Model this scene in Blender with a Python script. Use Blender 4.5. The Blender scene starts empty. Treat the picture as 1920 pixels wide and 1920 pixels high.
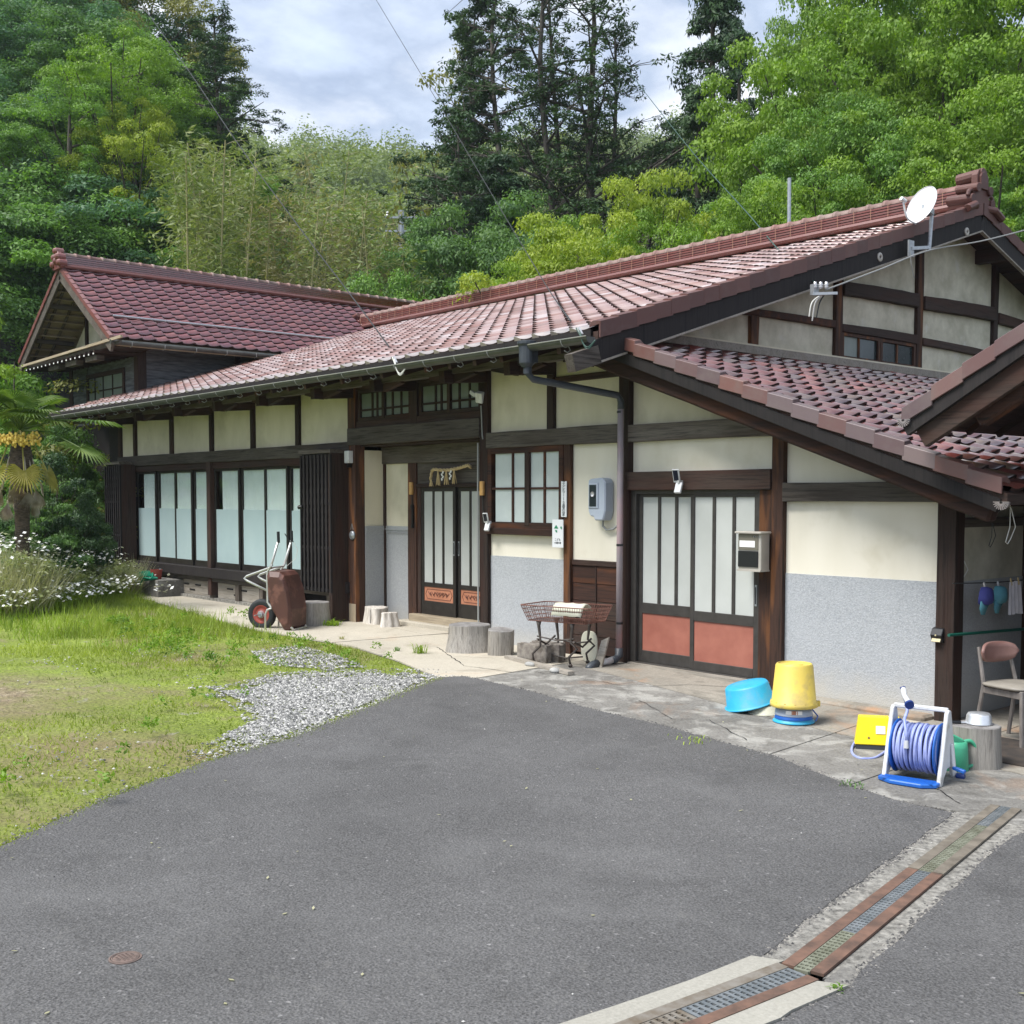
import bpy, bmesh, math, random
import numpy as np
from mathutils import Vector, Matrix, Euler
random.seed(7)
RNG = np.random.default_rng(11)
R_ = math.radians
S = bpy.context.scene

# ---------------------------------------------------------------- camera
CAM = Vector((0.0, -8.8, 1.75)); FPX = 2150.0; PITCH = R_(3.0); YAW = R_(49.145)
cd = bpy.data.cameras.new('camera'); cam = bpy.data.objects.new('camera', cd); S.collection.objects.link(cam)
cam.location = CAM; cam.rotation_euler = (R_(90) - PITCH, 0, YAW)
cd.sensor_width = 36; cd.lens = FPX / 1920 * 36; cd.shift_y = 0.0441; cd.clip_end = 3000; cd.clip_start = 0.05
S.camera = cam

# ---------------------------------------------------------------- world
SUN_EL, SUN_AZ = R_(58), R_(196)         # azimuth measured from +Y clockwise
w = bpy.data.worlds.new('World'); S.world = w; w.use_nodes = True
nt = w.node_tree; nt.nodes.clear()
def N(nt, t, **kw):
    n = nt.nodes.new(t)
    for k, v in kw.items():
        if k.startswith('i_'):
            key = k[2:]
            key = int(key) if key.isdigit() else key
            n.inputs[key].default_value = v
        else: setattr(n, k, v)
    return n
def ramp(nt, src, stops, interp='LINEAR'):
    r = nt.nodes.new('ShaderNodeValToRGB'); r.color_ramp.interpolation = interp
    e = r.color_ramp.elements
    while len(e) < len(stops): e.new(0.5)
    for i, (p, c) in enumerate(stops):
        e[i].position = p; e[i].color = c if len(c) == 4 else (*c, 1)
    nt.links.new(src, r.inputs[0]); return r.outputs[0]
def mixc(nt, fac, a, b, mode='MIX'):
    m = nt.nodes.new('ShaderNodeMix'); m.data_type = 'RGBA'; m.blend_type = mode
    for i, v in ((0, fac), (6, a), (7, b)):
        if isinstance(v, (int, float)): m.inputs[i].default_value = v
        elif isinstance(v, (tuple, list)): m.inputs[i].default_value = v if len(v) == 4 else (*v, 1)
        else: nt.links.new(v, m.inputs[i])
    return m.outputs[2]
sky = N(nt, 'ShaderNodeTexSky', sky_type='NISHITA', sun_disc=False, sun_elevation=SUN_EL, sun_rotation=SUN_AZ)
tc = N(nt, 'ShaderNodeTexCoord')
sep = N(nt, 'ShaderNodeSeparateXYZ'); nt.links.new(tc.outputs['Generated'], sep.inputs[0])
mz = N(nt, 'ShaderNodeMath', operation='MAXIMUM'); nt.links.new(sep.outputs[2], mz.inputs[0]); mz.inputs[1].default_value = 0.0
za = N(nt, 'ShaderNodeMath', operation='ADD'); nt.links.new(mz.outputs[0], za.inputs[0]); za.inputs[1].default_value = 0.22
dv = N(nt, 'ShaderNodeVectorMath', operation='DIVIDE'); nt.links.new(tc.outputs['Generated'], dv.inputs[0])
cmb = N(nt, 'ShaderNodeCombineXYZ')
for i in range(3): nt.links.new(za.outputs[0], cmb.inputs[i])
nt.links.new(cmb.outputs[0], dv.inputs[1])
n1 = N(nt, 'ShaderNodeTexNoise', i_Scale=1.75, i_Detail=9.0, i_Roughness=0.56, i_Distortion=0.15); nt.links.new(dv.outputs[0], n1.inputs[0])
n2 = N(nt, 'ShaderNodeTexNoise', i_Scale=5.0, i_Detail=6.0, i_Roughness=0.6); nt.links.new(dv.outputs[0], n2.inputs[0])
cover = ramp(nt, n1.outputs[0], [(0.30, (0.35,)*3), (0.50, (1,)*3)])
shade = ramp(nt, n1.outputs[0], [(0.38, (3.35, 3.5, 3.8)), (0.50, (1.65, 2.0, 2.6)), (0.66, (4.25, 4.35, 4.5))])
shade2 = ramp(nt, n2.outputs[0], [(0.35, (0.86, 0.88, 0.92)), (0.65, (1.12, 1.1, 1.08))])
cl = mixc(nt, 1.0, shade, shade2, 'MULTIPLY')
col = mixc(nt, cover, sky.outputs[0], cl)
bg = N(nt, 'ShaderNodeBackground', i_Strength=0.115); nt.links.new(col, bg.inputs[0])
wo = N(nt, 'ShaderNodeOutputWorld'); nt.links.new(bg.outputs[0], wo.inputs[0])

# ---------------------------------------------------------------- sun
sl = bpy.data.lights.new('sun', 'SUN'); sl.energy = 2.0; sl.angle = R_(26); sl.color = (1, 0.97, 0.92)
so = bpy.data.objects.new('sun', sl); S.collection.objects.link(so)
sd = Vector((math.sin(SUN_AZ) * math.cos(SUN_EL), math.cos(SUN_AZ) * math.cos(SUN_EL), math.sin(SUN_EL)))
so.rotation_euler = sd.to_track_quat('Z', 'Y').to_euler()
so.location = (0, -10, 30)
S.view_settings.view_transform = 'Standard'; S.view_settings.look = 'None'
S.view_settings.exposure = 1.55; S.view_settings.gamma = 1; S.view_settings.use_curve_mapping = False
S.render.engine = 'CYCLES'

# ---------------------------------------------------------------- measuring helpers (photograph pixel -> place)
_R = Vector((math.cos(YAW), math.sin(YAW), 0)); _Fh = Vector((-math.sin(YAW), math.cos(YAW), 0))
_U = Vector((0, 0, 1)) * math.cos(PITCH) + _Fh * math.sin(PITCH); _F = _Fh * math.cos(PITCH) - Vector((0, 0, 1)) * math.sin(PITCH)
def ray(x, y): return _R * (x - 960) + _U * (1044.7 - y) + _F * FPX
def onY(x, y, Y=0.0): d = ray(x, y); return CAM + d * ((Y - CAM.y) / d.y)
def onX(x, y, X): d = ray(x, y); return CAM + d * ((X - CAM.x) / d.x)
def at(x, y, dist): d = ray(x, y); return CAM + d * (dist / math.hypot(d.x, d.y))
def gh(x, y=0):                          # the yard falls gently to the right
    t = min(1, max(0, (x + 8.5) / 3.8)); return -0.10 * t * t * (3 - 2 * t)
def gp(x, y):
    z = 0.0
    for _ in range(6):
        d = ray(x, y); p = CAM + d * ((z - CAM.z) / d.z); z = gh(p.x)
    return Vector((p.x, p.y, z))

# ---------------------------------------------------------------- materials
MATS = {}
def new_mat(name):
    m = bpy.data.materials.new(name); m.use_nodes = True; t = m.node_tree; t.nodes.clear()
    b = t.nodes.new('ShaderNodeBsdfPrincipled'); o = t.nodes.new('ShaderNodeOutputMaterial'); t.links.new(b.outputs[0], o.inputs[0])
    MATS[name] = m
    return m, t, b
def coords(t, scale=(1, 1, 1), kind='Object', rnd=False):
    c = t.nodes.new('ShaderNodeTexCoord'); mp = t.nodes.new('ShaderNodeMapping'); mp.inputs['Scale'].default_value = scale
    t.links.new(c.outputs[kind], mp.inputs[0])
    if rnd:
        oi = t.nodes.new('ShaderNodeObjectInfo'); ml = t.nodes.new('ShaderNodeMath'); ml.operation = 'MULTIPLY'; ml.inputs[1].default_value = 37.0
        t.links.new(oi.outputs['Random'], ml.inputs[0]); t.links.new(ml.outputs[0], mp.inputs['Location'])
    return mp.outputs[0]
def noise(t, vec, scale, detail=6, rough=0.6, dist=0.0):
    n = N(t, 'ShaderNodeTexNoise', i_Scale=scale, i_Detail=detail, i_Roughness=rough, i_Distortion=dist); t.links.new(vec, n.inputs[0]); return n.outputs[0]
def bump(t, b, h, strength=0.3, dist=0.01):
    n = N(t, 'ShaderNodeBump', i_Strength=strength, i_Distance=dist); t.links.new(h, n.inputs['Height']); t.links.new(n.outputs[0], b.inputs['Normal'])
def mat(name, c1, c2=None, scale=8, rough=0.7, metal=0.0, stretch=(1, 1, 1), bmp=0.0, bdist=0.004, detail=6, lo=0.35, hi=0.65, rnd=0.0, spec=0.5, c3=None, s3=1.5, f3=(0.5, 0.62), coat=0.0):
    m, t, b = new_mat(name); b.inputs['Roughness'].default_value = rough; b.inputs['Metallic'].default_value = metal
    b.inputs['Specular IOR Level'].default_value = spec; b.inputs['Coat Weight'].default_value = coat; b.inputs['Coat Roughness'].default_value = 0.15
    v = coords(t, stretch, rnd=True)
    n = noise(t, v, scale, detail)
    c = ramp(t, n, [(lo, c1), (hi, c2 or c1)])
    if c3:
        v3 = coords(t, (1, 1, 1)); n3 = noise(t, v3, s3, 5)
        c = mixc(t, ramp(t, n3, [(f3[0], (0, 0, 0)), (f3[1], (1, 1, 1))]), c, c3)
    if rnd:
        oi = t.nodes.new('ShaderNodeObjectInfo')
        c = mixc(t, 1.0, c, ramp(t, oi.outputs['Random'], [(0, (1 - rnd,) * 3), (1, (1 + rnd,) * 3)]), 'MULTIPLY')
    t.links.new(c, b.inputs['Base Color'])
    if bmp: bump(t, b, n, bmp, bdist)
    return m
def wood(name, dark, light, red, axis, rough=0.75, amt=(0.42, 0.68), rnd=0.35, fine=1.0):
    st = {'X': (1.2, 26, 26), 'Y': (26, 1.2, 26), 'Z': (26, 26, 1.2)}[axis]
    m, t, b = new_mat(name); b.inputs['Roughness'].default_value = rough; b.inputs['Specular IOR Level'].default_value = 0.3
    v = coords(t, st, rnd=True); n = noise(t, v, 1.3 * fine, 8, 0.68, 0.3)
    c = ramp(t, n, [(0.3, dark), (0.52, light), (0.72, dark)])
    v2 = coords(t, tuple(0.35 * q if q > 5 else q for q in st), rnd=True); n2 = noise(t, v2, 0.9, 4, 0.5)
    c = mixc(t, ramp(t, n2, [(amt[0], (0, 0, 0)), (amt[1], (1, 1, 1))]), c, mixc(t, 0.5, c, red))
    oi = t.nodes.new('ShaderNodeObjectInfo')
    c = mixc(t, 1.0, c, ramp(t, oi.outputs['Random'], [(0, (1 - rnd,) * 3), (1, (1 + rnd,) * 3)]), 'MULTIPLY')
    t.links.new(c, b.inputs['Base Color']); bump(t, b, n, 0.5, 0.006)
    return m
D1, L1, RD = (0.006, 0.005, 0.0045), (0.050, 0.033, 0.026), (0.055, 0.017, 0.010)
for ax in 'XYZ':
    wood('timber_' + ax, D1, L1, RD, ax)
    wood('greytimber_' + ax, (0.011, 0.010, 0.009), (0.135, 0.118, 0.10), (0.045, 0.03, 0.022), ax)
    wood('paletimber_' + ax, (0.16, 0.135, 0.10), (0.42, 0.35, 0.25), (0.26, 0.20, 0.13), ax, rnd=0.2)
wood('redtimber_Z', (0.010, 0.007, 0.006), (0.060, 0.030, 0.020), (0.26, 0.10, 0.03), 'Z', amt=(0.52, 0.66))
wood('redtimber_X', (0.010, 0.007, 0.006), (0.048, 0.022, 0.015), (0.15, 0.05, 0.016), 'X', amt=(0.5, 0.72))
wood('black_timber_Z', (0.005, 0.005, 0.006), (0.026, 0.022, 0.021), (0.016, 0.013, 0.014), 'Z')
wood('grey_log_Z', (0.11, 0.10, 0.09), (0.34, 0.32, 0.29), (0.20, 0.18, 0.15), 'Z', rnd=0.12)
wood('grey_board_X', (0.13, 0.12, 0.10), (0.33, 0.30, 0.26), (0.2, 0.17, 0.13), 'X', rnd=0.2)
mat('log_top', (0.14, 0.13, 0.125), (0.27, 0.26, 0.25), 9, 0.9, bmp=0.5)
mat('log_white', (0.42, 0.38, 0.33), (0.70, 0.66, 0.60), 5, 0.8, stretch=(6, 6, 1), bmp=0.4)
mat('dusty_boards', (0.055, 0.06, 0.068), (0.15, 0.16, 0.175), 3, 0.8, stretch=(1, 1, 7), bmp=0.3)
# plaster: cream, with faint stains of its own
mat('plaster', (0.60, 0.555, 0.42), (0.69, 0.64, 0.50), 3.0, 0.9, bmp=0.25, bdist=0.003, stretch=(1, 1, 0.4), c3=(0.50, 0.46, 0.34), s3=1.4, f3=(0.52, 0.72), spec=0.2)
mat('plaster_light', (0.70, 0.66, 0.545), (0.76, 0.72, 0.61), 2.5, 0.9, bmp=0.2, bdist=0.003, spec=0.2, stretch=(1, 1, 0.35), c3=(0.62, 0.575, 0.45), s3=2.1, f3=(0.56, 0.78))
mat('plaster_old', (0.42, 0.395, 0.305), (0.60, 0.57, 0.46), 3.5, 0.95, bmp=0.3, bdist=0.004, c3=(0.55, 0.53, 0.47), s3=2.5, f3=(0.62, 0.7), spec=0.2)
mat('plaster_trim', (0.60, 0.55, 0.42), (0.66, 0.61, 0.48), 3, 0.9)
def pebble(name, a, bcol, stain):
    m, t, b = new_mat(name); b.inputs['Roughness'].default_value = 0.9; b.inputs['Specular IOR Level'].default_value = 0.2
    v = coords(t); vo = N(t, 'ShaderNodeTexVoronoi', i_Scale=85.0); t.links.new(v, vo.inputs[0])
    n = noise(t, v, 60, 4, 0.7)
    c = ramp(t, n, [(0.35, a), (0.65, bcol)])
    sx = N(t, 'ShaderNodeSeparateXYZ'); t.links.new(v, sx.inputs[0])
    big = noise(t, v, 2.2, 5, 0.6)
    ad = N(t, 'ShaderNodeMath', operation='MULTIPLY_ADD'); t.links.new(big, ad.inputs[0]); ad.inputs[1].default_value = 0.5; t.links.new(sx.outputs[2], ad.inputs[2])
    c = mixc(t, ramp(t, ad.outputs[0], [(0.20, (0.85,)*3), (0.50, (0, 0, 0))]), c, stain)
    c = mixc(t, ramp(t, big, [(0.4, (0, 0, 0)), (0.7, (0.35,)*3)]), c, bcol)
    t.links.new(c, b.inputs['Base Color']); bump(t, b, vo.outputs[0], 0.5, 0.004)
pebble('pebbledash', (0.30, 0.318, 0.335), (0.44, 0.457, 0.475), (0.47, 0.45, 0.40))
pebble('pebbledash_dull', (0.30, 0.31, 0.32), (0.40, 0.41, 0.41), (0.40, 0.39, 0.36))
def tile_mat(name, reds, rough, dirt=0.3, coat=1.0, ior=1.85, spec=0.55):
    m, t, b = new_mat(name)
    oi = t.nodes.new('ShaderNodeObjectInfo'); g = t.nodes.new('ShaderNodeNewGeometry')
    v = coords(t, (1, 1, 1), rnd=False)
    # every joined tile is an island of its own, every single tile an object of its own
    ad = N(t, 'ShaderNodeMath', operation='ADD'); t.links.new(oi.outputs['Random'], ad.inputs[0]); t.links.new(g.outputs['Random Per Island'], ad.inputs[1])
    fr = N(t, 'ShaderNodeMath', operation='FRACT'); t.links.new(ad.outputs[0], fr.inputs[0])
    c = ramp(t, fr.outputs[0], [(i / (len(reds) - 1), r) for i, r in enumerate(reds)])
    n = noise(t, v, 5, 6, 0.65)
    c = mixc(t, ramp(t, n, [(0.48, (0, 0, 0)), (0.75, (dirt,)*3)]), c, (0.15, 0.12, 0.105))
    t.links.new(c, b.inputs['Base Color'])
    rr = N(t, 'ShaderNodeMapRange', i_3=rough, i_4=rough + 0.22); t.links.new(n, rr.inputs[0]); t.links.new(rr.outputs[0], b.inputs['Roughness'])
    b.inputs['Specular IOR Level'].default_value = spec
    b.inputs['Coat Weight'].default_value = coat; b.inputs['Coat Roughness'].default_value = 0.17; b.inputs['Coat IOR'].default_value = ior
    bump(t, b, n, 0.15, 0.004)
tile_mat('tile_main', [(0.22, 0.09, 0.068), (0.35, 0.255, 0.245), (0.17, 0.06, 0.042), (0.40, 0.335, 0.335), (0.25, 0.125, 0.10), (0.14, 0.065, 0.05), (0.31, 0.21, 0.20), (0.20, 0.08, 0.058)], 0.27, 0.15, coat=0.6, ior=1.6, spec=0.55)  # pale tones hold the sky's glare on the glaze in the base colour
mat('tile_edge', (0.022, 0.012, 0.010), (0.05, 0.026, 0.022), 20, 0.6)  # unglazed dirty edges and joints, with shade of steps and openings painted in
tile_mat('tile_wing', [(0.17, 0.028, 0.026), (0.13, 0.018, 0.018), (0.20, 0.045, 0.035), (0.12, 0.022, 0.028)], 0.17, 0.12, coat=1.0, ior=1.8)
tile_mat('tile_lean', [(0.13, 0.030, 0.024), (0.18, 0.042, 0.032), (0.08, 0.034, 0.034), (0.26, 0.055, 0.032), (0.11, 0.06, 0.055), (0.15, 0.085, 0.05), (0.10, 0.03, 0.025)], 0.20, 0.35)
tile_mat('tile_verge', [(0.105, 0.036, 0.026), (0.08, 0.026, 0.02), (0.12, 0.042, 0.03)], 0.5, coat=0.08)
tile_mat('tile_verge_pale', [(0.12, 0.05, 0.042), (0.145, 0.105, 0.105), (0.10, 0.062, 0.064), (0.155, 0.062, 0.046), (0.17, 0.14, 0.14)], 0.36, 0.5, coat=0.35, ior=1.5)
tile_mat('tile_ridge', [(0.20, 0.062, 0.05), (0.165, 0.05, 0.042), (0.18, 0.07, 0.058)], 0.34, coat=0.4, ior=1.5)
tile_mat('tile_cap', [(0.30, 0.22, 0.19), (0.24, 0.155, 0.135), (0.27, 0.14, 0.12)], 0.5, coat=0.05, ior=1.4, spec=0.35)
tile_mat('tile_eave', [(0.26, 0.22, 0.21), (0.20, 0.17, 0.16), (0.30, 0.25, 0.235)], 0.35, 0.5)
mat('glass_frost', (0.40, 0.52, 0.53), (0.44, 0.56, 0.565), 2, 0.28)
mat('glass_white', (0.46, 0.48, 0.455), (0.52, 0.54, 0.515), 2, 0.3)
mat('glass_window', (0.47, 0.53, 0.53), (0.56, 0.62, 0.61), 2.2, 0.3)
mat('glass_dim', (0.14, 0.17, 0.155), (0.20, 0.235, 0.215), 2, 0.3)
mat('glass_dark', (0.02, 0.028, 0.03), (0.035, 0.05, 0.05), 2, 0.1)
def clear_glass():
    m = bpy.data.materials.new('glass_clear'); m.use_nodes = True; t = m.node_tree; t.nodes.clear()
    o = t.nodes.new('ShaderNodeOutputMaterial'); tr = N(t, 'ShaderNodeBsdfTransparent'); tr.inputs[0].default_value = (0.95, 0.985, 0.98, 1)
    gl = N(t, 'ShaderNodeBsdfGlossy', i_Roughness=0.05); lw = N(t, 'ShaderNodeLayerWeight', i_Blend=0.5); pw = N(t, 'ShaderNodeMath', operation='POWER'); pw.inputs[1].default_value = 4.0; t.links.new(lw.outputs['Facing'], pw.inputs[0]); pa = N(t, 'ShaderNodeMath', operation='MULTIPLY_ADD'); t.links.new(pw.outputs[0], pa.inputs[0]); pa.inputs[1].default_value = 0.9; pa.inputs[2].default_value = 0.04; mx = t.nodes.new('ShaderNodeMixShader')
    t.links.new(pa.outputs[0], mx.inputs[0]); t.links.new(tr.outputs[0], mx.inputs[1]); t.links.new(gl.outputs[0], mx.inputs[2]); t.links.new(mx.outputs[0], o.inputs[0])
    MATS['glass_clear'] = m
clear_glass()
mat('curtain', (0.80, 0.83, 0.82), (0.87, 0.89, 0.88), 4, 0.9)
mat('alu_brown', (0.028, 0.024, 0.021), (0.042, 0.037, 0.032), 10, 0.45, 0.3)
mat('alu_grey', (0.042, 0.038, 0.034), (0.06, 0.055, 0.05), 10, 0.5, 0.2)
mat('kick_red', (0.30, 0.105, 0.075), (0.37, 0.14, 0.10), 5, 0.45, bmp=0.1)
mat('kick_orange', (0.42, 0.17, 0.095), (0.50, 0.22, 0.13), 6, 0.5)
mat('kick_relief', (0.12, 0.045, 0.03), (0.16, 0.06, 0.04), 6, 0.5)
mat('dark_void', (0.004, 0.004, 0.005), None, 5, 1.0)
mat('interior_wall', (0.05, 0.05, 0.045), (0.07, 0.07, 0.06), 4, 0.95)
mat('gutter', (0.045, 0.048, 0.043), (0.075, 0.078, 0.068), 6, 0.4)
mat('gutter_lip', (0.16, 0.17, 0.15), (0.24, 0.24, 0.20), 6, 0.4)
mat('pipe_dark', (0.035, 0.042, 0.052), (0.055, 0.064, 0.075), 5, 0.45)
mat('pipe_faded', (0.26, 0.225, 0.24), (0.34, 0.29, 0.305), 3, 0.55, c3=(0.40, 0.255, 0.26), s3=1.2)
mat('wire_grey', (0.30, 0.31, 0.30), None, 5, 0.6)
mat('wire_dark', (0.02, 0.022, 0.022), None, 5, 0.6)
mat('wire_white', (0.6, 0.6, 0.56), None, 5, 0.6)
mat('wire_green', (0.03, 0.075, 0.06), None, 5, 0.5)
mat('copper_wire', (0.40, 0.22, 0.13), None, 5, 0.5)
mat('galv', (0.36, 0.39, 0.41), (0.48, 0.50, 0.52), 20, 0.4, 0.6)
mat('white_plastic', (0.60, 0.615, 0.63), (0.70, 0.715, 0.73), 6, 0.45, c3=(0.48, 0.47, 0.43), s3=7, f3=(0.55, 0.7))
mat('dish_white', (0.74, 0.76, 0.78), (0.80, 0.81, 0.82), 3, 0.35)
mat('meter_grey', (0.36, 0.42, 0.50), (0.42, 0.47, 0.55), 4, 0.45)
mat('black_plastic', (0.012, 0.013, 0.015), None, 6, 0.35)
mat('blue_plastic', (0.012, 0.10, 0.42), (0.018, 0.13, 0.50), 6, 0.4)
mat('navy_plastic', (0.01, 0.035, 0.18), None, 6, 0.4)
mat('hose_lilac', (0.24, 0.29, 0.58), (0.36, 0.41, 0.70), 14, 0.4)
mat('hose_green', (0.0, 0.20, 0.125), (0.0, 0.26, 0.16), 6, 0.4)
mat('tub_blue', (0.02, 0.32, 0.56), (0.03, 0.38, 0.62), 3, 0.5, bmp=0.08, c3=(0.10, 0.36, 0.50), s3=6, f3=(0.5, 0.7))
mat('bucket_yellow', (0.66, 0.50, 0.09), (0.72, 0.56, 0.12), 3, 0.5, c3=(0.44, 0.34, 0.13), s3=5, f3=(0.50, 0.68))
mat('yellow_bright', (0.80, 0.60, 0.005), (0.84, 0.65, 0.01), 5, 0.4, c3=(0.55, 0.42, 0.05), s3=12, f3=(0.63, 0.7))
mat('green_plastic', (0.04, 0.30, 0.17), (0.06, 0.36, 0.21), 5, 0.4)
mat('rust', (0.085, 0.052, 0.038), (0.17, 0.095, 0.065), 12, 0.85, bmp=0.2)
mat('rail_dull', (0.10, 0.085, 0.065), (0.19, 0.165, 0.13), 10, 0.8, bmp=0.3)
mat('rust_wire', (0.14, 0.06, 0.045), (0.20, 0.09, 0.065), 12, 0.8)
mat('cream_plastic', (0.50, 0.50, 0.40), (0.62, 0.61, 0.50), 4, 0.6)
mat('mesh_iron', (0.035, 0.032, 0.03), (0.07, 0.055, 0.045), 12, 0.6)
mat('barrow_tray', (0.075, 0.030, 0.022), (0.10, 0.04, 0.03), 4, 0.5, c3=(0.17, 0.075, 0.055), s3=5)
mat('barrow_tube', (0.52, 0.52, 0.50), (0.66, 0.66, 0.64), 9, 0.35, 0.5)
mat('rubber', (0.012, 0.014, 0.016), (0.022, 0.026, 0.028), 8, 0.7)
mat('rim_red', (0.28, 0.045, 0.035), (0.34, 0.07, 0.05), 8, 0.5)
mat('straw', (0.42, 0.31, 0.15), (0.60, 0.47, 0.26), 25, 0.9, stretch=(1, 1, 1), bmp=0.5)
mat('paper', (0.80, 0.80, 0.78), None, 4, 0.8)
mat('sign_white', (0.72, 0.74, 0.76), None, 4, 0.4)
mat('ink', (0.03, 0.04, 0.05), None, 4, 0.5)
mat('ink_green', (0.02, 0.22, 0.11), None, 4, 0.5)
mat('ceramic', (0.55, 0.55, 0.56), (0.68, 0.68, 0.69), 6, 0.25, 0.3)
mat('aluminium', (0.62, 0.64, 0.66), (0.72, 0.74, 0.76), 8, 0.35, 0.7)
mat('stone', (0.28, 0.28, 0.27), (0.42, 0.42, 0.40), 9, 0.85, bmp=0.3)
mat('block', (0.15, 0.13, 0.115), (0.27, 0.245, 0.21), 18, 0.95, bmp=0.5, c3=(0.09, 0.075, 0.06), s3=7)
mat('vinyl_chair', (0.19, 0.095, 0.08), (0.26, 0.15, 0.13), 4, 0.4)
mat('chair_seat', (0.22, 0.20, 0.17), (0.30, 0.275, 0.235), 5, 0.5)
mat('chair_wood', (0.13, 0.115, 0.105), (0.21, 0.19, 0.175), 8, 0.6, stretch=(4, 4, 1))
mat('cloth_white', (0.42, 0.41, 0.44), (0.54, 0.52, 0.54), 8, 0.9)
mat('cap_navy', (0.03, 0.035, 0.16), (0.045, 0.05, 0.22), 9, 0.85)
mat('cap_teal', (0.06, 0.19, 0.24), (0.08, 0.25, 0.30), 9, 0.85)
mat('pole_green', (0.01, 0.10, 0.07), None, 9, 0.4)
mat('solar_cell', (0.012, 0.015, 0.03), None, 9, 0.15)
mat('lamp_lens', (0.55, 0.48, 0.28), (0.62, 0.55, 0.35), 40, 0.3)
mat('amber', (0.50, 0.28, 0.09), (0.56, 0.33, 0.12), 30, 0.5)
mat('beige_metal', (0.40, 0.375, 0.33), (0.48, 0.45, 0.40), 6, 0.4, 0.2)
mat('beige_metal_dark', (0.15, 0.14, 0.115), (0.19, 0.175, 0.14), 6, 0.4, 0.2)
mat('steel_grate', (0.17, 0.19, 0.20), (0.27, 0.29, 0.30), 14, 0.5, 0.5)
mat('steel_grate_rusty', (0.15, 0.12, 0.085), (0.24, 0.22, 0.19), 14, 0.7, 0.3)
mat('steel_grate_green', (0.14, 0.145, 0.10), (0.24, 0.25, 0.19), 14, 0.7, 0.3)
mat('manhole_iron', (0.10, 0.075, 0.065), (0.17, 0.12, 0.10), 30, 0.8, bmp=0.4)
mat('rock', (0.035, 0.036, 0.038), (0.10, 0.10, 0.10), 0.6, 0.95, bmp=1.0, bdist=0.5, c3=(0.26, 0.26, 0.26), s3=0.5, f3=(0.62, 0.72))

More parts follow.
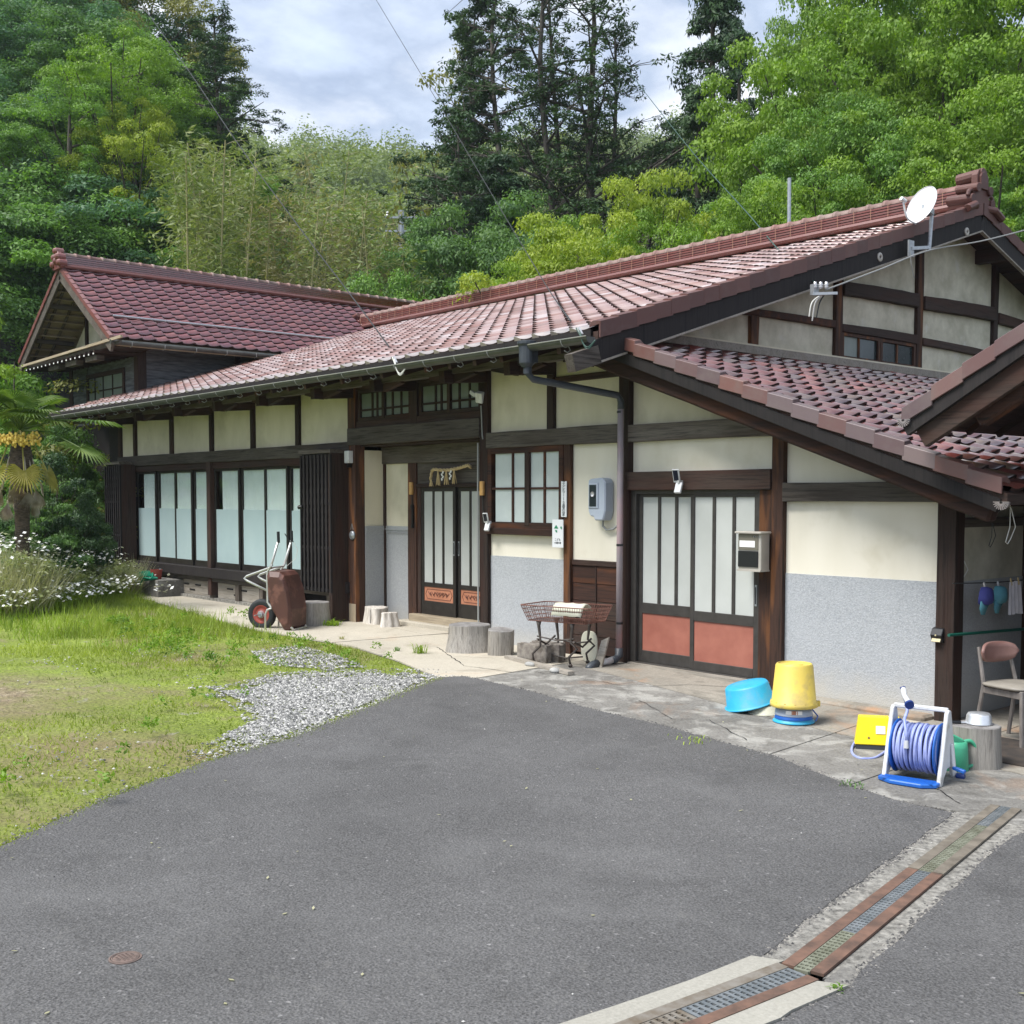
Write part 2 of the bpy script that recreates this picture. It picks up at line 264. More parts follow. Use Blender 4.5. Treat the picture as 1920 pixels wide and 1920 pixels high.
# ---------------------------------------------------------------- mesh builder
def base_offset(o):
    v = Vector((0, 0, 0))
    while o is not None: v += o.location; o = o.parent
    return v
def link(o, parent=None):
    S.collection.objects.link(o)
    if parent is not None: o.parent = parent
    return o
def props(o, label=None, cat=None, group=None, kind=None):
    if label: o['label'] = label
    if cat: o['category'] = cat
    if group: o['group'] = group
    if kind: o['kind'] = kind
    return o
def thing(name, loc, label, cat, group=None, rz=0.0):
    o = bpy.data.objects.new(name, None); o.empty_display_size = 0.1; link(o); o.location = loc; o.rotation_euler = (0, 0, rz)
    return props(o, label, cat, group)
class MB:
    def __init__(s): s.v = []; s.f = []; s.m = []; s.cur = 0; s.sm = []; s.smooth = False
    def add(s, vs, fs):
        b = len(s.v); s.v += [tuple(v) for v in vs]
        for f in fs: s.f.append([b + i for i in f]); s.m.append(s.cur); s.sm.append(s.smooth)
        return s
    def box(s, x0, x1, y0, y1, z0, z1):
        vs = [(x, y, z) for z in (z0, z1) for y in (y0, y1) for x in (x0, x1)]
        return s.add(vs, [(0, 2, 3, 1), (4, 5, 7, 6), (0, 1, 5, 4), (2, 6, 7, 3), (0, 4, 6, 2), (1, 3, 7, 5)])
    def obox(s, c, size, rot=None):      # oriented box, rot a Matrix or euler
        M = (Euler(rot).to_matrix() if isinstance(rot, tuple) else rot) if rot is not None else Matrix.Identity(3)
        c = Vector(c); vs = [c + M @ Vector((x * size[0] / 2, y * size[1] / 2, z * size[2] / 2)) for z in (-1, 1) for y in (-1, 1) for x in (-1, 1)]
        return s.add(vs, [(0, 2, 3, 1), (4, 5, 7, 6), (0, 1, 5, 4), (2, 6, 7, 3), (0, 4, 6, 2), (1, 3, 7, 5)])
    def beam(s, a, b, w, h, up=(0, 0, 1), wob=0.0, seg=1):
        a = Vector(a); b = Vector(b); d = (b - a); L = d.length; d.normalize(); u = Vector(up); r = d.cross(u).normalized(); u = r.cross(d)
        rings = []
        for i in range(seg + 1):
            c = a.lerp(b, i / seg); k = 1 + (random.uniform(-wob, wob)); k2 = 1 + random.uniform(-wob, wob)
            rings.append([c + r * sx * w / 2 * k + u * sz * h / 2 * k2 for sx, sz in ((-1, -1), (1, -1), (1, 1), (-1, 1))])
        vs = [v for q in rings for v in q]; fs = [(3, 2, 1, 0), tuple(4 * seg + i for i in range(4))]
        for i in range(seg):
            for j in range(4): fs.append((4 * i + j, 4 * i + (j + 1) % 4, 4 * i + 4 + (j + 1) % 4, 4 * i + 4 + j))
        return s.add(vs, fs)
    def tube(s, pts, r, n=8, cap=True, closed=False):
        pts = [Vector(p) for p in pts]; rr = r if isinstance(r, (list, tuple)) else [r] * len(pts)
        vs = []; prev = None
        for i, p in enumerate(pts):
            if closed: d = pts[(i + 1) % len(pts)] - pts[i - 1]
            else: d = pts[min(i + 1, len(pts) - 1)] - pts[max(i - 1, 0)]
            if d.length < 1e-9: d = Vector((0, 0, 1))
            d.normalize()
            if prev is None: u = d.orthogonal().normalized()
            else:
                u = prev - d * prev.dot(d)
                u = u.normalized() if u.length > 1e-6 else d.orthogonal().normalized()
            prev = u; w2 = d.cross(u)
            for j in range(n):
                t = 2 * math.pi * j / n; vs.append(p + (u * math.cos(t) + w2 * math.sin(t)) * rr[i])
        fs = []; m = len(pts)
        for i in range(m if closed else m - 1):
            a = i * n; b = ((i + 1) % m) * n
            for j in range(n): fs.append((a + j, a + (j + 1) % n, b + (j + 1) % n, b + j))
        if cap and not closed: fs += [tuple(range(n - 1, -1, -1)), tuple((m - 1) * n + j for j in range(n))]
        return s.add(vs, fs)
    def lathe(s, prof, n=24, M=None, c=(0, 0, 0), sx=1, sy=1, cap0=False, cap1=False, jit=None):
        c = Vector(c); vs = []
        for r, z in prof:
            for j in range(n):
                t = 2 * math.pi * j / n; k = 1 if jit is None else jit(t)
                p = Vector((r * k * sx * math.cos(t), r * k * sy * math.sin(t), z)); vs.append(c + (M @ p if M is not None else p))
        fs = []
        for i in range(len(prof) - 1):
            for j in range(n): fs.append((i * n + j, i * n + (j + 1) % n, (i + 1) * n + (j + 1) % n, (i + 1) * n + j))
        if cap0: fs.append(tuple(range(n - 1, -1, -1)))
        if cap1: fs.append(tuple((len(prof) - 1) * n + j for j in range(n)))
        return s.add(vs, fs)
    def prism(s, poly, a, b):            # polygon points given as 3d, extruded by vector
        P = [Vector(p) for p in poly]; a = Vector(a); b = Vector(b); n = len(P)
        vs = [p + a for p in P] + [p + b for p in P]
        return s.add(vs, [tuple(range(n - 1, -1, -1)), tuple(range(n, 2 * n))] + [(i, (i + 1) % n, n + (i + 1) % n, n + i) for i in range(n)])
    def build(s, name, mats, parent=None, bevel=0.0, kind=None):
        me = bpy.data.meshes.new(name)
        off = base_offset(parent) if parent is not None else Vector((0, 0, 0))
        me.from_pydata([(v[0] - off.x, v[1] - off.y, v[2] - off.z) for v in s.v], [], s.f)
        if isinstance(mats, str): mats = [mats]
        for m in mats: me.materials.append(MATS[m])
        me.polygons.foreach_set('material_index', s.m); me.polygons.foreach_set('use_smooth', s.sm)
        bm = bmesh.new(); bm.from_mesh(me); bmesh.ops.recalc_face_normals(bm, faces=bm.faces)
        if bevel: bmesh.ops.bevel(bm, geom=[e for e in bm.edges if e.calc_length() > bevel * 3 and len(e.link_faces) == 2 and e.calc_face_angle(0) > 0.6], offset=bevel, segments=1, profile=0.5, affect='EDGES', clamp_overlap=True)
        bm.to_mesh(me); bm.free()
        o = bpy.data.objects.new(name, me); link(o, parent)
        if kind: o['kind'] = kind
        return o
def box(name, m, parent, x0, x1, y0, y1, z0, z1, bevel=0.0): return MB().box(x0, x1, y0, y1, z0, z1).build(name, m, parent, bevel)
def copy_tree(o, parent=None):
    c = o.copy(); link(c, parent)
    for ch in o.children: copy_tree(ch, c)
    return c

# ================================================================ THE SETTING: terrain
def sstep(t): t = np.clip(t, 0, 1); return t * t * (3 - 2 * t)
def vnoise(x, y, s, seed=0):
    x = np.asarray(x, float) / s; y = np.asarray(y, float) / s
    xi = np.floor(x); yi = np.floor(y); fx = x - xi; fy = y - yi; fx = fx * fx * (3 - 2 * fx); fy = fy * fy * (3 - 2 * fy)
    def hsh(a, b): v = np.sin(a * 127.1 + b * 311.7 + seed * 74.7) * 43758.5453; return v - np.floor(v)
    return (hsh(xi, yi) * (1 - fx) + hsh(xi + 1, yi) * fx) * (1 - fy) + (hsh(xi, yi + 1) * (1 - fx) + hsh(xi + 1, yi + 1) * fx) * fy
def terr(x, y):
    x = np.asarray(x, float); y = np.asarray(y, float)
    t = np.clip((x + 8.5) / 3.8, 0, 1); near = -0.10 * t * t * (3 - 2 * t)
    r = np.hypot(x + 8, y - 2)
    far = 0.338 * np.clip(r - 45, 0, 235) - 0.25 * np.clip(r - 290, 0, 400)
    far = far * sstep((-(x) * 0.9 + y * 0.6 - 10) / 30) + (vnoise(x, y, 45, 3) - 0.5) * 16 * sstep((r - 70) / 80) + (vnoise(x, y, 16, 5) - 0.5) * 5 * sstep((r - 60) / 60)
    # the wooded hill to the left, with a rock foot
    m = sstep((24 - y) / 14) * sstep((y + 60) / 30)
    left = (10.5 * sstep((-x - 34.5) / 5.5) + 0.62 * np.clip(-x - 40, 0, 34)) * m
    back = 0.16 * np.clip(y - 15, 0, 25) * sstep((x + 34) / 10)
    return near + np.maximum(np.maximum(far, left), back)
def axis(*segs):
    out = []
    for a, b, st in segs: out += list(np.arange(a, b, st))
    return np.array(out + [segs[-1][1]], float)
xs = axis((-620, -100, 10), (-100, -46, 3), (-46, -30, 1.0), (-30, -9, 2.0), (-9, -4, 0.5), (-4, 40, 4), (40, 160, 20))
ys = axis((-160, -40, 20), (-40, -10, 4), (-10, 40, 1.5), (40, 100, 3), (100, 620, 10))
GX, GY = np.meshgrid(xs, ys); GZ = terr(GX, GY) - 0.05
vv = np.stack([GX, GY, GZ], -1).reshape(-1, 3); nx = len(xs); ny = len(ys)
ii = np.arange(nx * ny).reshape(ny, nx)
ff = np.stack([ii[:-1, :-1], ii[:-1, 1:], ii[1:, 1:], ii[1:, :-1]], -1).reshape(-1, 4)
me = bpy.data.meshes.new('terrain'); me.from_pydata(vv.tolist(), [], ff.tolist())
m, t, b = new_mat('terrain'); b.inputs['Roughness'].default_value = 0.95
v = coords(t); n = noise(t, v, 0.35, 8, 0.65); g = t.nodes.new('ShaderNodeNewGeometry'); sx = t.nodes.new('ShaderNodeSeparateXYZ'); t.links.new(g.outputs['True Normal'], sx.inputs[0])
soil = ramp(t, n, [(0.35, (0.022, 0.032, 0.010)), (0.65, (0.05, 0.065, 0.02))])
rk = ramp(t, noise(t, v, 0.9, 8, 0.7), [(0.35, (0.018, 0.018, 0.020)), (0.6, (0.07, 0.07, 0.072)), (0.72, (0.24, 0.24, 0.24))])
t.links.new(mixc(t, ramp(t, sx.outputs[2], [(0.62, (1, 1, 1)), (0.8, (0, 0, 0))]), soil, rk), b.inputs['Base Color']); bump(t, b, n, 1.0, 0.5)
me.materials.append(m)
terrain = link(bpy.data.objects.new('hills', me)); terrain['kind'] = 'structure'

def sheet(name, m, pts, off, kind='structure', parent=None, step=0.5, thick=0.0):
    """a flat polygon laid on the yard, following its fall"""
    bm = bmesh.new(); bm.faces.new([bm.verts.new((p[0], p[1], 0)) for p in pts])
    x0 = min(p[0] for p in pts); x1 = max(p[0] for p in pts)
    for k in np.arange(-9, -4, 0.5):
        if x0 < k < x1: bmesh.ops.bisect_plane(bm, geom=bm.faces[:] + bm.edges[:] + bm.verts[:], plane_co=(k, 0, 0), plane_no=(1, 0, 0))
    bmesh.ops.triangulate(bm, faces=bm.faces[:])
    if thick:
        r = bmesh.ops.extrude_face_region(bm, geom=bm.faces[:]); top = {v for v in r['geom'] if isinstance(v, bmesh.types.BMVert)}
    for v in bm.verts: v.co.z = gh(v.co.x) + off - (thick if thick and v not in top else 0)
    bmesh.ops.recalc_face_normals(bm, faces=bm.faces)
    po = base_offset(parent) if parent else Vector()
    for v in bm.verts: v.co -= po
    me = bpy.data.meshes.new(name); bm.to_mesh(me); bm.free(); me.materials.append(MATS[m])
    if not thick:
        for p in me.polygons:
            if p.normal.z < 0: me.flip_normals(); break
    o = link(bpy.data.objects.new(name, me), parent)
    if kind: o['kind'] = kind
    return o
def jag(pts, amp, step):                 # a cut edge that wanders a little
    out = []
    for a, b in zip(pts[:-1], pts[1:]):
        a = Vector(a[:2]); b = Vector(b[:2]); n = max(1, int((b - a).length / step)); d = (b - a).normalized(); pn = Vector((-d.y, d.x))
        for i in range(n): out.append(a.lerp(b, i / n) + pn * random.uniform(-amp, amp))
    return out + [Vector(pts[-1][:2])]

# ground materials
def ground_mat(name, base, c2, spots, fine, rough=0.9, patch=None, bd=0.004, bs=0.8, blot=None):
    m, t, b = new_mat(name); b.inputs['Roughness'].default_value = rough; b.inputs['Specular IOR Level'].default_value = 0.35
    v = coords(t); n1 = noise(t, v, fine, 5, 0.75); n2 = noise(t, v, 0.7, 6, 0.6, 0.4); vo = N(t, 'ShaderNodeTexVoronoi', i_Scale=fine * 0.9); t.links.new(v, vo.inputs[0])
    c = ramp(t, n1, [(0.3, base), (0.7, c2)])
    c = mixc(t, ramp(t, vo.outputs['Color'], [(0.90, (0, 0, 0)), (0.97, (0.55,) * 3)]), c, spots)
    if patch: c = mixc(t, 1.0, c, ramp(t, n2, [(0.3, (patch[0],) * 3), (0.7, (patch[1],) * 3)]), 'MULTIPLY')
    if blot:
        for col, sc, lo, hi, amt in blot:
            nb = noise(t, v, sc, 7, 0.62, 0.6); c = mixc(t, ramp(t, nb, [(lo, (0, 0, 0)), (hi, (amt,) * 3)]), c, col)
    t.links.new(c, b.inputs['Base Color'])
    h = N(t, 'ShaderNodeMath', operation='ADD'); t.links.new(n1, h.inputs[0]); t.links.new(vo.outputs[0], h.inputs[1])
    bump(t, b, h.outputs[0], bs, bd); return m
ground_mat('asphalt', (0.026, 0.0255, 0.0255), (0.175, 0.172, 0.170), (0.36, 0.35, 0.345), 88, 0.90, (0.84, 1.18), 0.007, 0.8, [((0.16, 0.158, 0.156), 1.3, 0.50, 0.72, 0.4), ((0.045, 0.044, 0.043), 1.9, 0.56, 0.75, 0.4), ((0.06, 0.058, 0.056), 34, 0.55, 0.66, 0.5), ((0.17, 0.165, 0.155), 9, 0.60, 0.72, 0.4)])
ground_mat('concrete', (0.22, 0.20, 0.165), (0.34, 0.315, 0.27), (0.40, 0.38, 0.34), 40, 0.9, (0.78, 1.15), 0.003, 0.6, [((0.40, 0.20, 0.09), 1.1, 0.53, 0.68, 0.65), ((0.13, 0.12, 0.10), 2.3, 0.52, 0.68, 0.7)])
ground_mat('concrete_pale', (0.38, 0.345, 0.28), (0.50, 0.46, 0.38), (0.5, 0.47, 0.41), 40, 0.9, (0.85, 1.12), 0.003, 0.4, [((0.22, 0.185, 0.14), 1.3, 0.56, 0.72, 0.7), ((0.40, 0.25, 0.14), 0.9, 0.60, 0.75, 0.5)])
ground_mat('concrete_dark', (0.12, 0.115, 0.105), (0.24, 0.23, 0.21), (0.34, 0.33, 0.31), 45, 0.92, (0.72, 1.25), 0.005, 0.9, [((0.38, 0.37, 0.34), 3.0, 0.50, 0.62, 0.7), ((0.09, 0.085, 0.075), 5.0, 0.56, 0.66, 0.6), ((0.30, 0.17, 0.09), 1.1, 0.60, 0.74, 0.5)])
ground_mat('concrete_kerb', (0.07, 0.067, 0.06), (0.36, 0.345, 0.31), (0.48, 0.46, 0.43), 26, 0.92, (0.75, 1.25), 0.008, 1.0)
ground_mat('concrete_new', (0.26, 0.25, 0.215), (0.36, 0.345, 0.30), (0.44, 0.42, 0.37), 60, 0.9, (0.85, 1.1), 0.002, 0.4, [((0.3, 0.27, 0.22), 2.4, 0.6, 0.8, 0.4)])
ground_mat('lawn', (0.09, 0.125, 0.02), (0.30, 0.37, 0.06), (0.24, 0.22, 0.12), 30, 0.95, (0.7, 1.25), 0.02, 1.0, [((0.20, 0.155, 0.085), 0.42, 0.50, 0.66, 0.85), ((0.21, 0.27, 0.05), 1.0, 0.48, 0.68, 0.6), ((0.24, 0.19, 0.12), 2.2, 0.56, 0.68, 0.6), ((0.30, 0.28, 0.24), 3.4, 0.62, 0.70, 0.7)])
m = MATS['lawn']; t = m.node_tree; b = t.nodes['Principled BSDF']; old = b.inputs['Base Color'].links[0].from_socket
v = coords(t); dc_ = gp(30, 1300); ds_ = N(t, 'ShaderNodeVectorMath', operation='DISTANCE'); mp = N(t, 'ShaderNodeMapping'); mp.inputs['Scale'].default_value = (1, 1, 0); t.links.new(v, mp.inputs[0]); t.links.new(mp.outputs[0], ds_.inputs[0]); ds_.inputs[1].default_value = (dc_.x - 0.3, dc_.y - 0.3, 0)
nn_ = noise(t, v, 1.8, 7, 0.7); ma = N(t, 'ShaderNodeMath', operation='MULTIPLY_ADD'); t.links.new(nn_, ma.inputs[0]); ma.inputs[1].default_value = 2.6; t.links.new(ds_.outputs['Value'], ma.inputs[2])
t.links.new(mixc(t, ramp(t, ma.outputs[0], [(0.0, (1, 1, 1)), (1.0, (1, 1, 1))]), old, old), b.inputs['Base Color']); mr = N(t, 'ShaderNodeMapRange', i_1=1.7, i_2=2.7, i_3=0.9, i_4=0.0); t.links.new(ma.outputs[0], mr.inputs[0])
t.links.new(mixc(t, mr.outputs[0], old, ramp(t, noise(t, v, 9, 6, 0.7), [(0.35, (0.13, 0.095, 0.06)), (0.6, (0.30, 0.235, 0.16)), (0.7, (0.42, 0.36, 0.28))])), b.inputs['Base Color'])
ground_mat('dirt', (0.16, 0.115, 0.075), (0.27, 0.20, 0.135), (0.34, 0.28, 0.2), 30, 0.95, (0.75, 1.2), 0.015, 1.0)
ground_mat('gravel_bed', (0.10, 0.10, 0.095), (0.22, 0.22, 0.21), (0.4, 0.4, 0.4), 40, 0.95, (0.8, 1.2), 0.02, 1.0)

# the grass yard (under everything), asphalt, concrete
lawn_pts = [(-34, -40), (3, -40), (3, -9), (-5.0, -9), (-5.5, -3), (-8.6, -2), (-12, -1.2), (-16, -0.4), (-22, 0.6), (-34, 4)]
lawn = sheet('lawn', 'lawn', lawn_pts, -0.012)
e_left = [gp(0, 1590), gp(200, 1500), gp(400, 1428), gp(560, 1382), gp(700, 1325), gp(800, 1283), gp(830, 1272)]
e_top = [gp(830, 1272), gp(870, 1270), gp(1000, 1300), gp(1100, 1330), gp(1250, 1365), gp(1450, 1420), gp(1600, 1478), gp(1700, 1510), gp(1785, 1524)]
k_left = [gp(1785, 1527), gp(1715, 1583), gp(1651, 1630), gp(1531, 1715), gp(1470, 1765), gp(1416, 1803), gp(1300, 1850), gp(1150, 1902), gp(1095, 1920)]
dirA = (Vector(e_left[0][:2]) - Vector(e_left[2][:2])).normalized()
far_l = Vector(e_left[0][:2]) + dirA * 9
kl_end = Vector(k_left[-1][:2]); kdir = (kl_end - Vector(k_left[-3][:2])).normalized(); kl_far = kl_end + kdir * 9
asph = [far_l] + jag(e_left, 0.022, 0.10)[:-1] + jag(e_top, 0.015, 0.25)[:-1] + jag(k_left, 0.012, 0.12) + [kl_far]
sheet('asphalt_driveway', 'asphalt', asph, 0.012)
k_right = [gp(1920, 1565), gp(1903, 1573), gp(1852, 1608), gp(1800, 1664), gp(1741, 1711), gp(1698, 1753), gp(1655, 1792), gp(1613, 1826), gp(1591, 1856), gp(1484, 1903), gp(1463, 1918)]
kr_end = Vector(k_right[-1][:2]); kr_far = kr_end + kdir * 9
asph2 = [kr_far] + jag(k_right[::-1], 0.012, 0.12) + [Vector((-1.4, -2.9)), Vector((4, -3.5)), Vector((4, -17))]
sheet('asphalt_road', 'asphalt', asph2, 0.012)
# concrete apron: slabs with open joints
apron = [gp(1785, 1523)] + [Vector(p) for p in jag(e_top, 0.0, 0.6)[::-1]][1:] + [gp(820, 1270), gp(740, 1238), gp(660, 1212), gp(560, 1196), gp(480, 1182), gp(420, 1166), gp(330, 1140), gp(250, 1118)]
apron = [Vector((p[0], p[1])) for p in apron] + [Vector((-21.4, 0.7)), Vector((-4.72, 0.7)), Vector((-4.72, 1.35)), Vector((-1.2, 1.35)), Vector((-1.2, -2.3)), Vector((-2.6, -2.5))]
sheet('concrete_bed', 'concrete_dark', [(p.x, p.y) for p in apron], -0.004)
yard_conc = thing('concrete_apron', (-9, -1, 0), 'concrete apron of cracked slabs along the front of the farmhouse', 'paving')
del yard_conc['category']; del yard_conc['label']; yard_conc['kind'] = 'structure'
def slabs(poly, cuts, mats, gap=0.012):
    bm = bmesh.new(); bm.faces.new([bm.verts.new((p.x, p.y, 0)) for p in poly])
    for c, n in cuts: bmesh.ops.bisect_plane(bm, geom=bm.faces[:] + bm.edges[:] + bm.verts[:], plane_co=(*c, 0), plane_no=(*n, 0))
    k = 0
    for f in list(bm.faces):
        P = [Vector((l.vert.co.x, l.vert.co.y)) for l in f.loops]
        c = sum(P, Vector((0, 0))) / len(P)
        if f.calc_area() < 0.05: continue
        Q = []
        for p in P: d = c - p; Q.append(p + d.normalized() * min(gap, d.length * 0.3))
        area_x = c.x
        sheet('concrete_slab', mats(c), [(q.x, q.y) for q in Q], 0.006 + 0.002 * (k % 3), None, yard_conc, thick=0.05); k += 1
    bm.free()
def line(a, b): a = gp(*a); b = gp(*b); d = Vector((b.x - a.x, b.y - a.y)).normalized(); return ((a.x, a.y), (-d.y, d.x))
cuts = [line((1440, 1417), (1600, 1365)), line((1600, 1472), (1700, 1437)), ((-8.75, 0), (1, 0.12)), ((-11.6, 0), (1, -0.1)), ((-14.6, 0), (1, 0.05)), ((-17.6, 0), (1, 0)), ((-6.4, -0.9), (0.14, 1)), ((-2.9, 0), (1, 0.05))]
slabs(apron, cuts, lambda c: 'concrete_dark' if (c.x > -8.6 and c.y < -1.0) else ('concrete_pale' if c.x < -8.8 else 'concrete'))
# kerbs of the drain (old rough concrete beside stretch A, newer beside stretch B)
A0, A1, B1 = gp(1886, 1519), gp(1502, 1828), gp(1267, 1920)
kerbs = thing('drain_kerb', (A1.x, A1.y, A1.z), None, None); kerbs['kind'] = 'structure'
def P2(v): return (v[0], v[1])
def shift(a, b, w):
    d = Vector((b.x - a.x, b.y - a.y)).normalized(); n = Vector((d.y, -d.x)); return n * w
dA = (A1 - A0).normalized(); dB = (B1 - A1).normalized(); Bend = A1 + dB * 6; A0x = A0 - dA * 0.05
nA = Vector((dA.y, -dA.x, 0)); nB = Vector((dB.y, -dB.x, 0))   # to the camera's left of travel
if nA.dot(_R) > 0: nA = -nA
if nB.dot(_R) > 0: nB = -nB
def dline(p, a, d): v = p - a; v.z = 0; return (v - d * v.dot(d)).length
wA = (dline(gp(1625, 1689), A0, dA) + dline(gp(1715, 1689), A0, dA)) / 2; wB = (dline(gp(1179, 1920), A1, dB) + dline(gp(1356, 1920), A1, dB)) / 2; print('WIDTHS', wA, wB)
ke = [Vector(p[:2]) for p in k_left]
sheet('old_kerb', 'concrete_kerb', [P2(A0x + nA * wA)] + [P2(p + nA * 0.01) for p in k_left[:6]] + [P2(A1 + nA * wA)], 0.008, None, kerbs, thick=0.05)
sheet('new_kerb', 'concrete_new', [P2(A1 + nB * wB - dB * 0.02)] + [P2(k_left[5] + nB * 0.02), P2(k_left[6] + nB * 0.02), P2(k_left[7] + nB * 0.02), P2(k_left[8] + nB * 0.02), P2(kl_far + nB.xy * 0.02), P2(Bend + nB * wB)], 0.019, None, kerbs, thick=0.05)
sheet('old_kerb', 'concrete_kerb', [P2(A0x - nA * wA), P2(A1 - nA * wA), P2(k_right[7])] + [P2(k_right[i]) for i in (6, 5, 4, 3, 2, 1, 0)], 0.008, None, kerbs, thick=0.05)
sheet('new_kerb', 'concrete_new', [P2(A1 - nB * wB + dB * 0.03), P2(Bend - nB * wB), P2(kr_far), P2(k_right[10]), P2(k_right[9]), P2(k_right[8])], 0.019, None, kerbs, thick=0.05)
drain = thing('drain_channel', (A1.x, A1.y, A1.z), 'long steel grated drain with rusty edge rails crossing the asphalt to the house', 'drain')
def drain_run(a, b, w, mats_edge, n_panel, gm):
    L = (b - a).length; d = (b - a).normalized(); n = Vector((d.y, -d.x, 0)); zt = 0.016
    ch = MB(); p0 = a + Vector((0, 0, -0.06)); ch.beam(p0, b + Vector((0, 0, -0.06)), w * 2, 0.02); ch.build('channel_floor', 'dark_void', drain)
    for s in (-1, 1):
        nn = 2
        for q in range(nn):
            f0 = a.lerp(b, q / nn); f1 = a.lerp(b, (q + 1) / nn - 0.004)
            MB().beam(f0 + n * s * (w - 0.028) + Vector((0, 0, zt)), f1 + n * s * (w - 0.028) + Vector((0, 0, zt)), 0.054, 0.012).build('edge_rail', mats_edge[q % len(mats_edge)] if len(mats_edge) == 2 and mats_edge[1] == 'rust' and mats_edge[0] != 'steel_grate_rusty' else mats_edge[(s > 0) ^ 1], drain)
    wi = w - 0.058
    for k in range(n_panel):
        f0 = a.lerp(b, k / n_panel + 0.002); f1 = a.lerp(b, (k + 1) / n_panel - 0.002); LL = (f1 - f0).length
        mb = MB(); nb = max(6, int(LL / 0.031))
        for i in range(nb + 1):
            c = f0.lerp(f1, i / nb) + Vector((0, 0, zt - 0.002)); mb.beam(c - n * wi, c + n * wi, 0.017, 0.012)
        for s in (-1, -0.33, 0.33, 1): mb.beam(f0 + n * wi * s + Vector((0, 0, zt - 0.005)), f1 + n * wi * s + Vector((0, 0, zt - 0.005)), 0.006, 0.016)
        mb.build('grating', gm[k % len(gm)], drain)
drain_run(A0, A1, wA, ['rail_dull', 'rust'], 6, ['steel_grate', 'steel_grate_green', 'steel_grate_green', 'steel_grate'])
drain_run(A1 + dB * 0.02, Bend, wB, ['steel_grate_rusty', 'rust'], 10, ['steel_grate', 'steel_grate_rusty', 'steel_grate'])
# dark unsealed patch at the bend and stray mortar
sheet('patch', 'concrete_dark', [P2(gp(1545, 1842)), P2(gp(1580, 1818)), P2(gp(1625, 1822)), P2(gp(1600, 1850)), P2(gp(1560, 1862))], 0.009, None, kerbs)
def crack(P, w_, m='dark_void', z=0.0135):
    pts = jag([gp(*p) for p in P], 0.012, 0.06); q = []; n = len(pts)
    for i, p in enumerate(pts):
        d = (pts[min(i + 1, n - 1)] - pts[max(i - 1, 0)]).normalized(); q.append((p, Vector((-d.y, d.x)) * w_ * random.uniform(0.4, 1.3)))
    me = bpy.data.meshes.new('crack'); me.from_pydata([(p.x + o.x * s_, p.y + o.y * s_, gh(p.x) + z) for p, o in q for s_ in (1, -1)], [], [(2 * i, 2 * i + 1, 2 * i + 3, 2 * i + 2) for i in range(n - 1)]); me.materials.append(MATS[m]); o = link(bpy.data.objects.new('crack', me)); o['kind'] = 'structure'
crack([(1200, 1316), (1260, 1350), (1330, 1352), (1400, 1390)], 0.004, z=0.0125); crack([(1000, 1262), (1100, 1275), (1180, 1290), (1290, 1286), (1370, 1290)], 0.004, z=0.0125); crack([(820, 1215), (870, 1250), (960, 1262)], 0.005, z=0.0125); crack([(1690, 1462), (1760, 1485), (1800, 1510)], 0.004, z=0.0125)
# manhole
mc = gp(235, 1802); mh = thing('manhole_cover', mc, 'small round rusty manhole cover in the asphalt', 'manhole cover')
mb = MB(); mb.lathe([(0.054, 0.014), (0.054, 0.0165), (0.050, 0.018), (0.047, 0.015), (0.044, 0.0175), (0.0, 0.018)], 28, c=mc); mb.smooth = False
for i in range(-2, 3):
    for j in range(-2, 3):
        if i * i + j * j < 7: mb.obox(mc + Vector((i * 0.015, j * 0.015, 0.0185)), (0.008, 0.008, 0.003))
mb.build('lid', 'manhole_iron', mh); MB().lathe([(0.064, 0.012), (0.064, 0.0155), (0.057, 0.0165), (0.0555, 0.012)], 28, c=mc).build('ring', 'manhole_iron', mh)

# ================================================================ TILES
def tile_mesh(name, W, L, mat_name, lip=0.0, thick=0.02, edge_u=0.74, amp=1.0, smooth_=False):
    us = [0, 0.13, 0.30, 0.48, 0.64, 0.77, 0.87, 0.95, 1.0]; zz = [0.013, 0.004, 0.0, 0.004, 0.014, 0.027, 0.035, 0.036, 0.030] if not smooth_ else [0.010, 0.004, 0.0, 0.001, 0.007, 0.018, 0.027, 0.030, 0.026]
    zf = thick + 0.004 if not smooth_ else 0.006; vs = []; k = len(us)
    for u, z in zip(us, zz): vs.append((u * W - W / 2, 0.0, z * amp + zf))
    for u, z in zip(us, zz): vs.append((u * W - W / 2, L, z * amp * (0.45 if smooth_ and u > 0.5 else 1)))
    for u, z in zip(us, zz):
        d = thick + (0.004 if smooth_ else 0) + ((lip * 0.6 if u < 0.62 else lip * (0.75 + 0.35 * math.sin(math.pi * (u - 0.62) / 0.38))) if lip else 0); vs.append((u * W - W / 2, 0.004, z * amp + zf - d))
    vs += [(W / 2 - 0.001, 0.0, zz[-1] * amp + zf - 0.022), (W / 2 - 0.001, L, zz[-1] * amp - 0.022)]
    fs = []; mi = []
    for i in range(k - 1):
        fs.append((i, i + 1, k + i + 1, k + i)); mi.append(0); fs.append((2 * k + i, 2 * k + i + 1, i + 1, i)); mi.append((1 if us[i] < 0.6 else 0) if lip else (1 if us[i] >= edge_u else 0))  # eave pan fronts and roll ends coloured near-black, painted shade of their hollows
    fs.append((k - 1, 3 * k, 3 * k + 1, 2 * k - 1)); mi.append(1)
    if smooth_: vs = [(-v[0], v[1], v[2]) for v in vs]; fs = [f[::-1] for f in fs]
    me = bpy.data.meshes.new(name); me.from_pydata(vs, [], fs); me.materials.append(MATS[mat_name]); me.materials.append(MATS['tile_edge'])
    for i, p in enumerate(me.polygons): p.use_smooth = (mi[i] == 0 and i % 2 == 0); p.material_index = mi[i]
    return me
